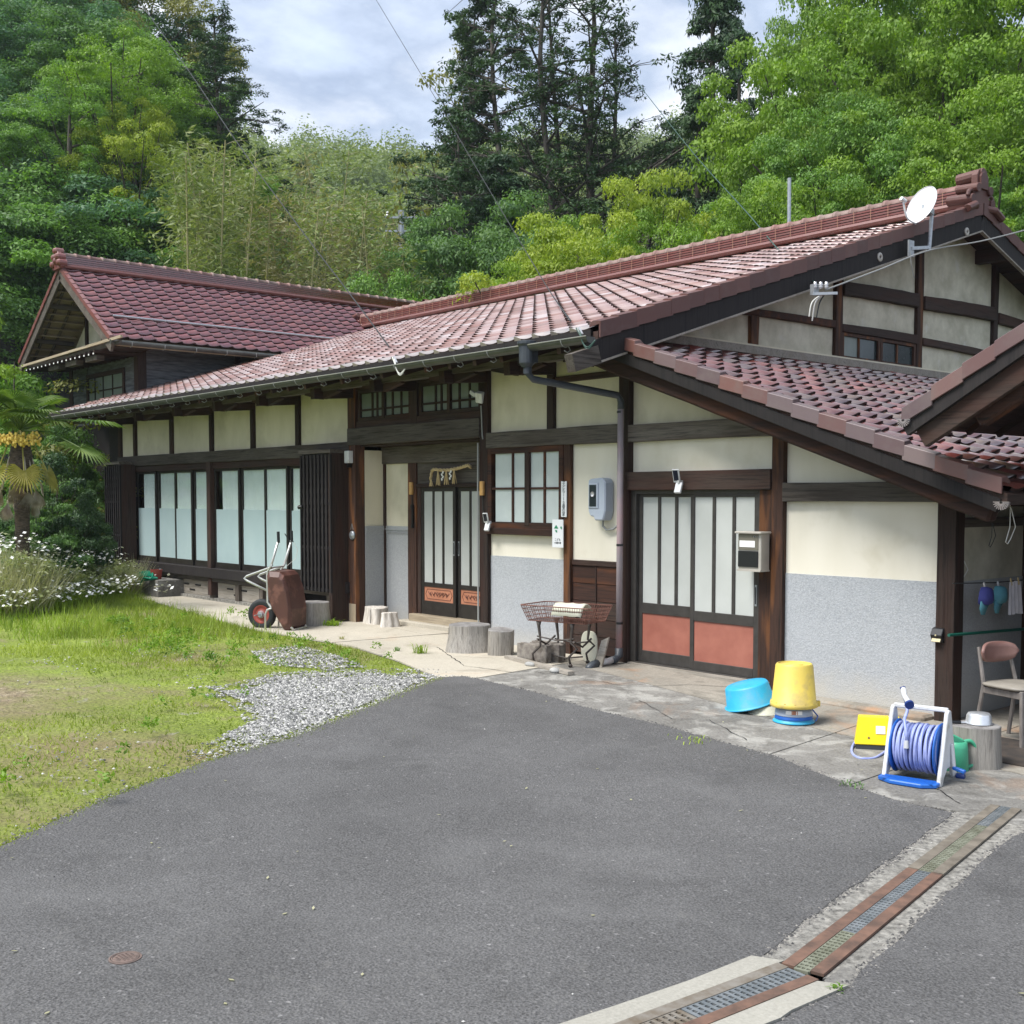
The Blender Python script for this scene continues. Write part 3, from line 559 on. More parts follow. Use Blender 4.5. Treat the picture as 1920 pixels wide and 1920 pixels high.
def tile_field(parent, origin, a, s, W, E, nc, nr, me, me_eave, n_single=300, keep=lambda p: True, jit=0.006, mirror=False, nrow0=0):
    """origin: front-left corner on the deck, a: direction along the eave, s: up the slope"""
    a = Vector(a).normalized(); s = Vector(s).normalized(); nrm = a.cross(s)
    Rm = Matrix((a, s, nrm)).transposed(); off = base_offset(parent); rows = []
    for r in range(nr):
        for c in range(nc):
            p = Vector(origin) + a * (W * (c + 0.5)) + s * (E * r)
            if not keep(p): continue
            rows.append(((p - CAM).length, r, c, p))
    rows.sort(key=lambda q: q[0])
    V = []; F = []
    arr = {}
    for mm in (me, me_eave):
        arr[mm.name] = (np.array([v.co[:] for v in mm.vertices]), [tuple(p.vertices) for p in mm.polygons], [p.material_index for p in mm.polygons])
    nb = 0; jo = {'t': [[], []], 'e': [[], []]}; cnt = {'t': 0, 'e': 0}
    for i, (_, r, c, p) in enumerate(rows):
        mm = me_eave if r == 0 and me_eave is not me else me
        R2 = Rm @ Euler((random.uniform(-jit, jit) * 2, random.uniform(-jit, jit) * 2, random.uniform(-jit, jit))).to_matrix()
        q = p + nrm * random.uniform(0, 0.003) + a * random.uniform(-0.002, 0.002)
        if i < n_single:
            o = bpy.data.objects.new('eave_tile' if mm is me_eave and me_eave is not me else 'roof_tile', mm); link(o, parent)
            M = R2.to_4x4(); M.translation = q - off; o.matrix_local = M
        else:
            key = 'e' if mm is me_eave else 't'
            if me_eave is me: key = 't'
            vs, fs, _m = arr[mm.name]; w2 = vs @ np.array(R2).T + np.array(q - off)
            jo[key][0].append(w2); b0 = cnt[key]; jo[key][1] += [tuple(b0 + x for x in f) for f in fs]; cnt[key] += len(vs)
    for key, src in (('t', me), ('e', me_eave)):
        if not jo[key][0]: continue
        m2 = bpy.data.meshes.new('roof_tiles_field'); m2.from_pydata(np.concatenate(jo[key][0]).tolist(), [], jo[key][1]); m2.materials.append(src.materials[0]); m2.materials.append(src.materials[1]); mi = arr[src.name][2]; rep = len(m2.polygons) // len(mi)
        m2.polygons.foreach_set('material_index', mi * rep); m2.polygons.foreach_set('use_smooth', [p.use_smooth for p in src.polygons] * rep)
        o = link(bpy.data.objects.new('roof_tiles', m2), parent); o['kind'] = 'stuff'

# ================================================================ THE FARMHOUSE
house = thing('farmhouse', (-13, 3, 0), 'long single-storey farmhouse with red-brown tiled roof, dark timber frame and cream plaster', 'house')
SL = 0.317; XV = -7.8; XL = -22.9; YR = 6.46; YE = -0.95
def zt(y): return 3.36 + SL * (y - YE) if y <= YR else 3.36 + SL * (2 * YR - y - YE)
def lean(x): return 3.43 - 0.373 * (x + 8.3)
ang = math.atan(SL); sv = Vector((0, math.cos(ang), math.sin(ang)))
# roof deck, as one thick folded board
roof = MB(); T = 0.10
for (ya, yb) in ((YE + 0.03, YR), (2 * YR - YE - 0.03, YR)):
    za, zb = zt(ya) - 0.03, zt(yb) - 0.03
    vs = [(XL + .05, ya, za), (XV - .05, ya, za), (XV - .05, yb, zb), (XL + .05, yb, zb)]
    roof.add(vs + [(v[0], v[1], v[2] - T) for v in vs], [(0, 1, 2, 3), (7, 6, 5, 4), (0, 4, 5, 1), (1, 5, 6, 2), (2, 6, 7, 3), (3, 7, 4, 0)])
roof = roof.build('roof', 'timber_X', house)
NC = 54; W = (XV - XL - 0.16) / NC; E = 0.262
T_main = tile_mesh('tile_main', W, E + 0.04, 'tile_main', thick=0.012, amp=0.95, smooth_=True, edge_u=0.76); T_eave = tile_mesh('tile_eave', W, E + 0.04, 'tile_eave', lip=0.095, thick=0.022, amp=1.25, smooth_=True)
wing_cut = lambda p: not (p.x < -22.1 and p.y > 0.6)
tile_field(roof, (XL + 0.03, YE, zt(YE)), (1, 0, 0), sv, W, E, NC, 29, T_main, T_eave, 300, wing_cut)
tile_field(roof, (XV - 0.13, 2 * YR - YE, zt(YE)), (-1, 0, 0), Vector((0, -math.cos(ang), math.sin(ang))), W, E, 20, 29, T_main, T_main, 0)
# verge tiles down both slopes of the right-hand gable
for k in range(30):
    for side in (1, -1):
        y0 = YR - (YR - YE) / 29.2 * k - 0.01; y1 = YR - (YR - YE) / 29.2 * (k + 1) - 0.01
        if y1 < YE - 0.14: continue
        ya, yb = (y0, y1) if side == 1 else (2 * YR - y0, 2 * YR - y1)
        za, zb = zt(y0) + 0.035, zt(y1) + 0.05
        mb = MB(); X0, X1 = XV - 0.15, XV + random.uniform(0, 0.004)
        sec = [(X0, 0.0), (X0 + 0.05, 0.03), (X1, 0.015), (X1, -0.14), (X1 - 0.022, -0.14), (X1 - 0.022, -0.01), (X0, -0.03)]
        vs = [(x, ya, za + z) for x, z in sec] + [(x, yb - 0.03 * side, zb + z - 0.009) for x, z in sec]; n = len(sec)
        mb.add(vs, [(i, (i + 1) % n, n + (i + 1) % n, n + i) for i in range(n)] + [tuple(range(n)), tuple(range(2 * n - 1, n - 1, -1))]); mb.build('verge_tile', 'tile_verge', roof)
# barge boards and gable soffit
for side in (1, -1):
    f = lambda y: y if side == 1 else 2 * YR - y
    a = (XV - 0.05, f(YE - 0.1), zt(YE - 0.1) - 0.21); b2 = (XV - 0.05, f(YR), zt(YR) - 0.21)
    MB().beam(a, b2, 0.06, 0.21, seg=6, wob=0.03).build('barge_board', 'black_timber_Z', house)
    MB().beam((XV - 0.035, f(YE - 0.1), zt(YE - 0.1) - 0.325), (XV - 0.035, f(YR), zt(YR) - 0.325), 0.05, 0.02).build('barge_trim', 'grey_board_X', house)
MB().obox((XV - 0.06, YE - 0.16, zt(YE) - 0.30), (0.11, 0.36, 0.17), (math.atan(SL), 0, 0)).build('purlin_end', 'greytimber_Y', house)
for y in (1.9, 3.75, 5.0):
    pass
for y in (0.0, 1.9, 3.75, 5.65, 7.3, 9.2, 11):
    box('purlin', 'timber_X', house, -8.4, XV - 0.09, y - 0.07, y + 0.07, zt(y) - 0.33, zt(y) - 0.14)
for k in range(14):
    y0 = YE + 0.15 + k * 0.98
    MB().beam((-8.28, y0, zt(y0) - 0.145), (XV - 0.08, y0, zt(y0) - 0.145), 0.05, 0.02).build('soffit_batten', 'timber_X', house)
for p in ((1650, 482), (1813, 434.5)):
    q = onX(*p, XV - 0.012); mb = MB(); mb.lathe([(0.018, -0.012), (0.055, -0.012), (0.055, 0.006), (0.03, 0.012), (0.018, 0.0)], 16, M=Euler((0, R_(90), 0)).to_matrix(), c=(q.x, q.y, q.z)); mb.build('purlin_cap', 'beige_metal', house)
# eave: rafters, purlin, brackets
for k in range(34):
    x = XL + 0.25 + k * 0.445
    if x > XV - 0.1: break
    MB().beam((x, YE + 0.04, zt(YE + 0.04) - 0.165), (x, 0.1, zt(0.1) - 0.165), 0.055, 0.07).build('rafter', 'timber_Y', house)
box('eave_purlin', 'greytimber_X', house, XL + 0.2, -7.9, -0.55, -0.44, 3.18, 3.31)
for x in (-21.05, -19.43, -17.87, -16.44, -15.05, -13.53, -12.1, -10.66, -9.5, -8.33):
    MB().beam((x, -0.66, 3.14), (x, 0.12, 3.20), 0.10, 0.14).build('bracket', 'timber_Y', house)
    for s in (-1, 1): MB().beam((x + s * 0.03, -0.49, 3.12), (x + s * 0.42, -0.49, 3.20), 0.07, 0.09).build('corbel', 'timber_X', house)
box('fascia', 'black_timber_Z', house, XL, XV - 0.12, YE + 0.0, YE + 0.03, 3.26, 3.36)
# ridge: stacked flat courses, round cap tiles with collars, copper ties
zr = zt(YR) + 0.0; ridge = MB()
XRL = -23.05; XRR = XV - 0.10
for i in range(6):
    hw = 0.15 - 0.009 * i; z0 = zr + 0.02 + i * 0.042
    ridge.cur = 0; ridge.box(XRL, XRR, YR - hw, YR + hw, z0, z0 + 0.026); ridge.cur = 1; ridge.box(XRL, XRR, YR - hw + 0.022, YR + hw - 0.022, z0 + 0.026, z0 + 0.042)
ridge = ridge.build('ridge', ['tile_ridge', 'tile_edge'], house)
for s in (-1, 1):
    MB().tube([(XRL, YR + s * 0.205, zr + 0.025), (XRR, YR + s * 0.205, zr + 0.025)], 0.05, 8).build('ridge_bed', 'tile_ridge', ridge)
zc = zr + 0.275; ncap = 54; cw = (XRR - XRL) / ncap
def cap_mesh(L, r=0.075):
    mb = MB(); mb.smooth = True; n = 8; vs = []
    for x, k in ((0, 1.16), (0.05, 1.16), (0.052, 1.0), (L, 0.96)):
        for j in range(n + 1): t = math.pi * j / n; vs.append((x, -math.cos(t) * r * k, math.sin(t) * r * k * 1.05))
    fs = [(i * (n + 1) + j, i * (n + 1) + j + 1, (i + 1) * (n + 1) + j + 1, (i + 1) * (n + 1) + j) for i in range(3) for j in range(n)] + [tuple(range(n + 1))]
    mb.add(vs, fs); o = mb.build('ridge_cap', 'tile_cap'); me = o.data; bpy.data.objects.remove(o); return me
capm = cap_mesh(cw + 0.01)
for k in range(ncap):
    o = link(bpy.data.objects.new('cap_tile', capm), ridge); o.location = Vector((XRL + k * cw, YR, zc + random.uniform(-0.003, 0.003))) - base_offset(ridge)
mb = MB()
for k in range(ncap):
    x = XRL + k * cw + 0.14
    for s in (-1, 1): mb.tube([(x, YR + s * 0.06, zc + 0.02), (x, YR + s * 0.155, zc - 0.02), (x + 0.01, YR + s * 0.165, zr + 0.05)], 0.0035, 4)
mb.build('tie_wires', 'copper_wire', ridge)['kind'] = 'stuff'
# ornamental end tile at the right end of the ridge
orn = MB(); c = Vector((XRR + 0.02, YR, zr))
outl = [(-0.27, -0.02), (-0.33, 0.05), (-0.26, 0.11), (-0.19, 0.12), (-0.18, 0.20), (-0.15, 0.30), (-0.15, 0.42), (-0.10, 0.49), (0, 0.52), (0.10, 0.49), (0.15, 0.42), (0.15, 0.30), (0.18, 0.20), (0.19, 0.12), (0.26, 0.11), (0.33, 0.05), (0.27, -0.02)]
orn.prism([(c.x, c.y + y, c.z + z) for y, z in outl], (-0.03, 0, 0), (0.06, 0, 0))
orn.prism([(c.x, c.y + y * 0.7, c.z + 0.08 + z * 0.75) for y, z in outl[4:13]], (0.05, 0, 0), (0.09, 0, 0))
orn.tube([(c.x - 0.30, YR, c.z + 0.42), (c.x + 0.08, YR, c.z + 0.44)], 0.085, 12)
for s in (-1, 1):
    orn.tube([(c.x - 0.22, YR + s * 0.16, c.z + 0.25), (c.x + 0.10, YR + s * 0.17, c.z + 0.23)], 0.065, 10)
    orn.tube([(c.x - 0.30, YR + s * 0.26, c.z + 0.10), (c.x + 0.08, YR + s * 0.27, c.z + 0.07)], 0.07, 10)
    orn.tube([(c.x + 0.03 , YR + s * (0.26 + 0.09 * math.cos(t)), c.z + 0.10 + 0.09 * math.sin(t)) for t in np.linspace(0, 4.5, 10)], 0.03, 6)
    orn.tube([(c.x + 0.0, YR + s * 0.05, c.z + 0.0), (c.x + 0.10, YR + s * 0.28, c.z - 0.02), (c.x + 0.10, YR + s * 0.48, c.z - 0.10)], 0.055, 8)
orn.build('ridge_ornament', 'tile_verge', house, 0.006)
orn = MB(); c = Vector((XRL - 0.02, YR, zr))
orn.prism([(c.x - 0.05, c.y + y * 0.8, c.z + z * 0.85 - 0.05) for y, z in outl], (-0.03, 0, 0), (0.04, 0, 0))
orn.tube([(c.x + 0.02, YR - 0.12, c.z + 0.34), (c.x - 0.16, YR - 0.13, c.z + 0.30), (c.x - 0.22, YR - 0.13, c.z + 0.18), (c.x - 0.14, YR - 0.13, c.z + 0.14), (c.x - 0.22, YR - 0.14, c.z + 0.02), (c.x - 0.34, YR - 0.15, c.z - 0.06)], 0.055, 8)
orn.build('ridge_ornament', 'tile_ridge', house, 0.006)
# gutter with hooks
gy, gz = YE - 0.10, 3.272
mb = MB(); n = 8; vs = []; GL, GR = XL - 0.02, XV - 0.02
for x in (GL, GR):
    for r in (0.062, 0.056):
        for j in range(n + 1): t = math.pi * j / n; vs.append((x, gy - math.cos(t) * r, gz - math.sin(t) * r))
k = n + 1
fs = []
for j in range(n): fs += [(j, j + 1, 2 * k + j + 1, 2 * k + j), (k + j, k + j + 1, 3 * k + j + 1, 3 * k + j)]
fs += [(0, k, 3 * k, 2 * k), (n, k + n, 3 * k + n, 2 * k + n), tuple(range(2 * k, 3 * k)), tuple(range(k))]
mb.add(vs, fs); gut = mb.build('gutter', 'gutter', house)
MB().tube([(GL, gy - 0.062, gz), (GR, gy - 0.062, gz)], 0.007, 6).build('gutter_bead', 'gutter_lip', gut)
for k in range(27):
    x = GR - 0.35 - k * 0.56
    pts = [(x, gy - 0.064 * math.cos(t), gz - 0.066 * math.sin(t)) for t in np.linspace(0, math.pi * 0.72, 7)] + [(x, gy + 0.07, gz - 0.09), (x, gy + 0.03, gz - 0.115), (x, gy - 0.01, gz - 0.10)]
    MB().tube(pts, 0.0055, 5).build('gutter_hook', 'wire_grey', gut)
# rainwater head and downpipe
hx = -8.72; dp = MB()
dp.lathe([(0.095, 0.05), (0.10, 0.05), (0.10, 0.02), (0.082, 0.0), (0.078, -0.17), (0.062, -0.19), (0.05, -0.21)], 16, c=(hx, gy - 0.01, gz - 0.005), cap0=False); dp.box(hx - 0.07, hx + 0.07, gy - 0.04, gy + 0.08, gz - 0.17, gz - 0.02)
dp.build('rainwater_head', 'pipe_dark', house, 0.003)
px_ = -8.30; py_ = -0.13
pp = [(hx, gy, gz - 0.19), (hx, gy, gz - 0.27), (hx + 0.015, gy + 0.06, gz - 0.33), (px_, py_ - 0.05, 2.80), (px_, py_, 2.74), (px_, py_, 2.66)]
mb = MB(); mb.smooth = True; mb.tube(pp, 0.036, 12); mb.lathe([(0.045, 0), (0.045, 0.09)], 12, c=(hx, gy, gz - 0.28)); dpo = mb.build('downpipe', 'pipe_dark', house)
mb = MB(); mb.smooth = True; mb.tube([(px_, py_, 2.70), (px_ - 0.005, py_, 1.4), (px_ - 0.01, py_, 0.16)], 0.034, 14); mb.build('pipe_length', 'pipe_faded', dpo)
mb = MB(); mb.smooth = True
mb.tube([(px_ - 0.01, py_, 0.17), (px_ - 0.01, py_, 0.09), (px_ - 0.01, py_ - 0.05, 0.055), (px_ - 0.01, py_ - 0.11, 0.05)], 0.042, 14); mb.build('elbow', 'pipe_dark', dpo); mb = MB(); mb.smooth = True; mb.tube([(px_, py_ - 0.33, 0.04), (px_, py_ - 0.40, 0.03), (px_, py_ - 0.45, -0.0), (px_, py_ - 0.46, -0.02)], 0.042, 14); mb.build('elbow', 'pipe_dark', dpo)
mb = MB(); mb.smooth = True; mb.tube([(px_ - 0.01, py_ - 0.10, 0.05), (px_, py_ - 0.34, 0.04)], 0.034, 14); mb.build('pipe_length', 'white_plastic', dpo)
for z in (2.62, 1.24, 0.42): MB().lathe([(0.0375, 0), (0.0375, 0.022)], 14, c=(px_ - 0.005, py_, z)).build('pipe_clip', 'black_plastic', dpo)

# ---- wall helpers
def panel(x0, x1, z0, z1, m, y=0.03, par=None): return box('wall_panel', m, par or house, x0, x1, y, y + 0.05, z0, z1)
def poly_panel(pts, m, y=0.03, name='wall_panel', par=None): return MB().prism([(x, 0, z) for x, z in pts], (0, y, 0), (0, y + 0.05, 0)).build(name, m, par or house)
def post(x0, x1, z0, z1, m='timber_Z', y0=-0.02, y1=0.10, name='post', seg=5):
    mb = MB(); mb.beam(((x0 + x1) / 2, (y0 + y1) / 2, z0), ((x0 + x1) / 2, (y0 + y1) / 2, z1), x1 - x0, y1 - y0, up=(0, 1, 0), seg=seg, wob=0.025); return mb.build(name, m, house, 0.004)
def beamx(x0, x1, z0, z1, m='greytimber_X', y0=-0.015, y1=0.10, name='beam', wob=0.05, sag=0.0):
    mb = MB(); mb.beam((x0, (y0 + y1) / 2, (z0 + z1) / 2), (x1, (y0 + y1) / 2, (z0 + z1) / 2 + sag), y1 - y0, z1 - z0, seg=max(2, int((x1 - x0) / 0.5)), wob=wob); return mb.build(name, m, house, 0.005)
# dark core that closes the house behind the panels
core = MB(); core.box(-21.95, -8.36, 0.62, 11.8, 0.05, 3.4); core.box(-8.36, -4.84, 0.2, 6.6, 0.02, 1.62); core.build('core_wall', 'interior_wall', house)
MB().prism([(-8.36, 0.3, 3.3), (-8.36, 12.4, 3.3), (-8.36, YR, zt(YR) - 0.17)], (-13.5, 0, 0), (-0.01, 0, 0)).build('core_wall', 'interior_wall', house)
box('ceiling_board', 'timber_X', house, -21.95, -8.4, 0.1, 0.62, 3.3, 3.36)

# left bay: plaster band over glass doors
ups = [-21.72, -21.02, -19.43, -17.87, -16.44, -15.05, -13.56]
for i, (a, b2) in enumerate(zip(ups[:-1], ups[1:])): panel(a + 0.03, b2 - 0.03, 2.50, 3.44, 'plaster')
for x in ups[:-1]: post(x - 0.05, x + 0.05, 2.50, 3.40)
post(-21.78, -21.68, 0.0, 3.4)
beamx(-21.75, -13.6, 2.33, 2.515, 'greytimber_X', y0=-0.05)
beamx(-21.02, -14.3, 2.22, 2.335, 'timber_X', wob=0.01)
beamx(-21.05, -13.6, 0.40, 0.56, 'black_timber_Z', y0=-0.10, wob=0.01, name='sill'); beamx(-21.05, -13.6, 0.33, 0.40, 'greytimber_X', y0=-0.04, wob=0.01, name='sill')
post(-17.96, -17.83, 0.1, 2.34, y0=-0.06)
doors = [(-21.02, -20.17), (-20.17, -19.38), (-19.38, -18.68), (-18.68, -17.96), (-17.83, -16.95), (-16.95, -16.13), (-16.13, -15.41), (-15.41, -14.40)]
for i, (a, b2) in enumerate(doors):
    y = 0.02 + 0.035 * (i % 2); d = MB(); st = 0.045
    d.box(a, a + st, y, y + 0.03, 0.56, 2.23); d.box(b2 - st, b2, y, y + 0.03, 0.56, 2.23); d.box(a + st, b2 - st, y, y + 0.03, 0.56, 0.66); d.box(a + st, b2 - st, y, y + 0.03, 2.18, 2.23)
    d = d.build('glass_door', 'alu_brown', house, 0.003)
    box('frosted_pane', 'glass_frost', d, a + st, b2 - st, y + 0.012, y + 0.018, 0.66, 1.545); box('clear_pane', 'glass_clear', d, a + st, b2 - st, y + 0.012, y + 0.018, 1.545, 2.18)
    mb = MB(); mb.smooth = True; vs = []; n = 26; x0c = a + (0.26 if i in (0, 4) else st); x1c = b2 - st
    for j in range(n + 1):
        x = x0c + (x1c - x0c) * j / n; yy = y + 0.034 + 0.008 * math.sin(j * 1.7 + i) + 0.003 * math.sin(j * 4.1)
        vs += [(x, yy, 0.6), (x + 0.02 * math.sin(j + i), yy, 2.2)]
    mb.add(vs, [(2 * j, 2 * j + 2, 2 * j + 3, 2 * j + 1) for j in range(n)]); mb.build('curtain', 'curtain', house)
box('inner_wall', 'interior_wall', house, -21.0, -13.7, 0.5, 0.55, 0.4, 3.3)
# shutter boxes with vertical battens
for (x0, x1, z0, z1, nb) in ((-14.43, -13.64, 0.42, 2.36, 8), (-21.68, -20.98, 0.42, 2.36, 7)):
    sh = MB(); sh.box(x0, x1, -0.30, -0.02, z0, z1); sh = sh.build('shutter_box', 'black_timber_Z', house)
    box('top_board', 'greytimber_X', sh, x0 - 0.03, x1 + 0.03, -0.34, -0.01, z1, z1 + 0.05)
    for z in (z0 + 0.03, z0 + 0.62, z1 - 0.7, z1 - 0.04): box('cross_rail', 'black_timber_Z', sh, x0, x1, -0.312, -0.30, z - 0.02, z + 0.02)
    for k in range(nb + 1):
        x = x0 + (x1 - x0) * k / nb; box('batten', 'black_timber_Z', sh, x - 0.014, x + 0.014, -0.33, -0.30, z0, z1 - 0.02)
    for z in np.arange(z0 + 0.12, z1, 0.14): box('louvre', 'black_timber_Z', sh, x0 + 0.014, x1 - 0.014, -0.306, -0.30, z, z + 0.07)
    box('side_post', 'timber_Z', sh, x1 - 0.07, x1 + 0.012, -0.31, -0.02, 0.02 if x0 > -15 else z0, z1)
# underfloor: posts, vents with slots
for x in (-21.0, -19.5, -17.9, -17.0, -16.2, -15.2, -14.2): post(x - 0.06, x + 0.06, 0.0, 0.34, 'greytimber_Z', name='floor_post', seg=1)
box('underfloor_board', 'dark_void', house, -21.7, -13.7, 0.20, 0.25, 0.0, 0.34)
for (a, b2) in ((-19.40, -17.98), (-17.78, -16.3)):
    v_ = box('vent_board', 'grey_board_X', house, a, b2, 0.04, 0.08, 0.06, 0.31)
    for k, (fx, fz) in enumerate(((0.30, 0.22), (0.62, 0.22), (0.46, 0.13))): box('vent_slot', 'dark_void', v_, a + (b2 - a) * fx - 0.1, a + (b2 - a) * fx + 0.1, 0.03, 0.045, fz, fz + 0.022)
box('foundation', 'concrete_kerb', house, -21.8, -13.7, -0.02, 0.2, -0.05, 0.055)

# entry recess
post(-13.63, -13.45, 0.0, 3.4, 'redtimber_Z', y0=-0.04, y1=0.12)
post(-13.625, -13.455, -0.02, 0.26, 'paletimber_Z', y0=-0.045, y1=0.0, name='post_foot', seg=1)
YB = 0.45
mb = MB(); mb.box(-13.50, -13.44, 0.12, YB, 1.34, 2.40); mb.build('wall_panel', 'plaster', house)
mb = MB(); mb.box(-13.50, -13.43, 0.12, YB, 0.0, 1.27); mb.build('wall_panel', 'pebbledash_dull', house)
panel(-13.40, -12.85, 1.34, 2.22, 'plaster', YB); panel(-13.40, -12.85, 0.0, 1.27, 'pebbledash_dull', YB - 0.005)
for z0, z1, dd in ((1.27, 1.29, 0.0), (1.29, 1.31, 0.012), (1.31, 1.345, 0.004)):
    box('moulding', 'pebbledash_dull', house, -13.40, -12.85, YB - 0.008 - dd, YB + 0.01, z0, z1); box('moulding', 'pebbledash_dull', house, -13.46, -13.425 + dd, 0.12, YB - 0.02, z0, z1)
mb = MB()
for k in range(18): mb.box(-13.38 + k * 0.03, -13.365 + k * 0.03, YB - 0.022, YB - 0.008, 1.24, 1.27)
mb.build('dentil_row', 'pebbledash_dull', house)
post(-13.445, -13.405, 0.1, 2.42, 'timber_Z', y0=YB - 0.03, y1=YB + 0.02)
post(-12.85, -12.66, 0.0, 2.25, 'redtimber_Z', y0=YB - 0.03, y1=YB + 0.1)
beamx(-13.45, -10.72, 2.21, 2.45, 'greytimber_X', y0=YB - 0.05, y1=YB + 0.08)
beamx(-12.66, -10.9, 1.93, 2.21, 'greytimber_X', y0=YB + 0.0, y1=YB + 0.1, name='lintel')
beamx(-12.66, -10.9, 1.88, 1.93, 'timber_X', y0=YB - 0.03, y1=YB + 0.1, name='lintel', wob=0)
post(-11.10, -10.72, 0.0, 2.2, 'timber_Z', y0=YB - 0.02, y1=YB + 0.1)
post(-12.66, -12.58, 0.15, 1.9, 'timber_Z', y0=YB - 0.01, y1=YB + 0.1, seg=1)
box('recess_ceiling', 'timber_X', house, -13.45, -10.72, 0.05, 0.6, 2.45, 2.5)
box('door_sill', 'paletimber_X', house, -12.72, -10.75, YB - 0.12, YB + 0.1, 0.06, 0.165, 0.01)
box('door_step', 'concrete_pale', house, -12.9, -10.75, YB - 0.22, YB + 0.1, -0.01, 0.07, 0.01)
def slide_door(a, b2, y, z0, z1, zs, kick, bars, frame, glass, kickm, hx=None, hz=(0.78, 1.0), st=0.055, top=0.06, relief=False):
    d = MB(); d.box(a, a + st, y, y + 0.035, z0, z1); d.box(b2 - st, b2, y, y + 0.035, z0, z1); d.box(a + st, b2 - st, y, y + 0.035, z1 - top, z1)
    d.box(a + st, b2 - st, y, y + 0.035, z0, kick[0]); d.box(a + st, b2 - st, y, y + 0.035, kick[1], zs)
    d = d.build('sliding_door', frame, house, 0.003)
    n = bars + 1; w_ = (b2 - a - 2 * st) / n
    for k in range(n):
        x0 = a + st + k * w_; box('pane', glass, d, x0 + (0.016 if k else 0), x0 + w_ - (0.016 if k < bars else 0), y + 0.014, y + 0.02, zs, z1 - top)
        if k: box('mullion', frame, d, x0 - 0.018, x0 + 0.018, y + 0.002, y + 0.034, zs, z1 - top)
    kp = box('kick_panel', kickm, d, a + st, b2 - st, y + 0.012, y + 0.02, kick[0], kick[1])
    if relief:
        x0, x1 = a + st + 0.03, b2 - st - 0.03; za, zb = kick[0] + 0.03, kick[1] - 0.03; cx, cz = (x0 + x1) / 2, (za + zb) / 2
        mb = MB()
        mb.tube([(x0 + 0.04, y + 0.01, za), (x1 - 0.04, y + 0.01, za), (x1, y + 0.01, cz), (x1 - 0.04, y + 0.01, zb), (x0 + 0.04, y + 0.01, zb), (x0, y + 0.01, cz)], 0.004, 5, closed=True)
        for s in (-1, 1):
            for q in range(3):
                ccx = cx + s * (0.03 + q * 0.075); rr = 0.030 - q * 0.004
                mb.tube([(ccx + rr * (1 - t / 9) * math.cos(t * s + q), y + 0.009, cz + rr * 1.1 * (1 - t / 9) * math.sin(t + q)) for t in np.linspace(0, 7, 14)], 0.005, 5)
                mb.tube([(ccx - 0.02 * s, y + 0.009, cz - 0.03), (ccx + 0.02 * s, y + 0.009, cz - 0.005), (ccx + 0.05 * s, y + 0.009, cz + 0.03)], 0.004, 5)
        mb.build('carved_relief', 'kick_relief', kp)
    if hx is not None:
        hd = MB(); hd.box(hx - 0.012, hx + 0.012, y - 0.006, y, hz[0], hz[1]); hd = hd.build('handle', 'galv', d)
        box('finger_slot', 'dark_void', d, hx - 0.006, hx + 0.006, y - 0.008, y - 0.005, hz[0] + 0.02, hz[1] - 0.02)
    return d
slide_door(-12.58, -11.83, YB + 0.0, 0.165, 1.885, 0.60, (0.35, 0.54), 2, 'alu_brown', 'glass_white', 'kick_orange', hx=-11.855, hz=(0.98, 1.17), relief=True)
slide_door(-11.83, -11.10, YB + 0.037, 0.165, 1.885, 0.60, (0.35, 0.54), 2, 'alu_brown', 'glass_white', 'kick_orange', hx=-11.80, hz=(0.98, 1.17), relief=True)
# facade over the recess
beamx(-13.62, -10.72, 2.47, 2.70, 'greytimber_X', y0=-0.06, wob=0.04)
beamx(-13.45, -10.72, 2.70, 2.79, 'timber_X', wob=0.0)
post(-12.17, -12.03, 2.70, 3.4)
beamx(-13.45, -10.72, 3.22, 3.42, 'timber_X', wob=0.0)
def window(x0, x1, z0, z1, y, cols, rows, glass, frame, parent=None, fr=0.05, bar=0.016, name='window', leaf=None, zrows=None):
    f = MB(); f.box(x0, x0 + fr, y, y + 0.06, z0, z1); f.box(x1 - fr, x1, y, y + 0.06, z0, z1); f.box(x0 + fr, x1 - fr, y, y + 0.06, z1 - fr, z1); f.box(x0 + fr, x1 - fr, y, y + 0.06, z0, z0 + fr)
    f = f.build(name, frame, parent or house, 0.003)
    xs_ = cols; zs_ = zrows
    for i in range(len(xs_) - 1):
        for j in range(len(zs_) - 1):
            g_ = glass[(i + j * (len(xs_) - 1)) % len(glass)] if isinstance(glass, list) else glass
            box('pane', g_, f, xs_[i] + bar / 2, xs_[i + 1] - bar / 2, y + 0.03, y + 0.036, zs_[j] + bar / 2, zs_[j + 1] - bar / 2)
    mb = MB()
    for x in xs_[1:-1]: mb.box(x - bar, x + bar, y + 0.015, y + 0.05, z0 + fr, z1 - fr)
    for z in zs_[1:-1]: mb.box(x0 + fr, x1 - fr, y + 0.012, y + 0.052, z - bar * 0.8, z + bar * 0.8)
    mb.build('glazing_bar', frame, f); return f
for (a, b2) in ((-13.43, -12.19), (-12.01, -10.75)):
    c_ = (a + b2) / 2
    window(a, b2, 2.79, 3.22, 0.0, [a + 0.05, a + 0.05 + (c_ - a) * 0.45, a + (c_ - a) * 0.72, c_, c_ + (c_ - a) * 0.30, c_ + (c_ - a) * 0.62, b2 - 0.05], None, 'glass_dim', 'timber_X', zrows=[2.84, 2.94, 3.17])
    post(c_ - 0.03, c_ + 0.03, 2.8, 3.2, y0=-0.012, y1=0.05, name='window_stile', seg=1)

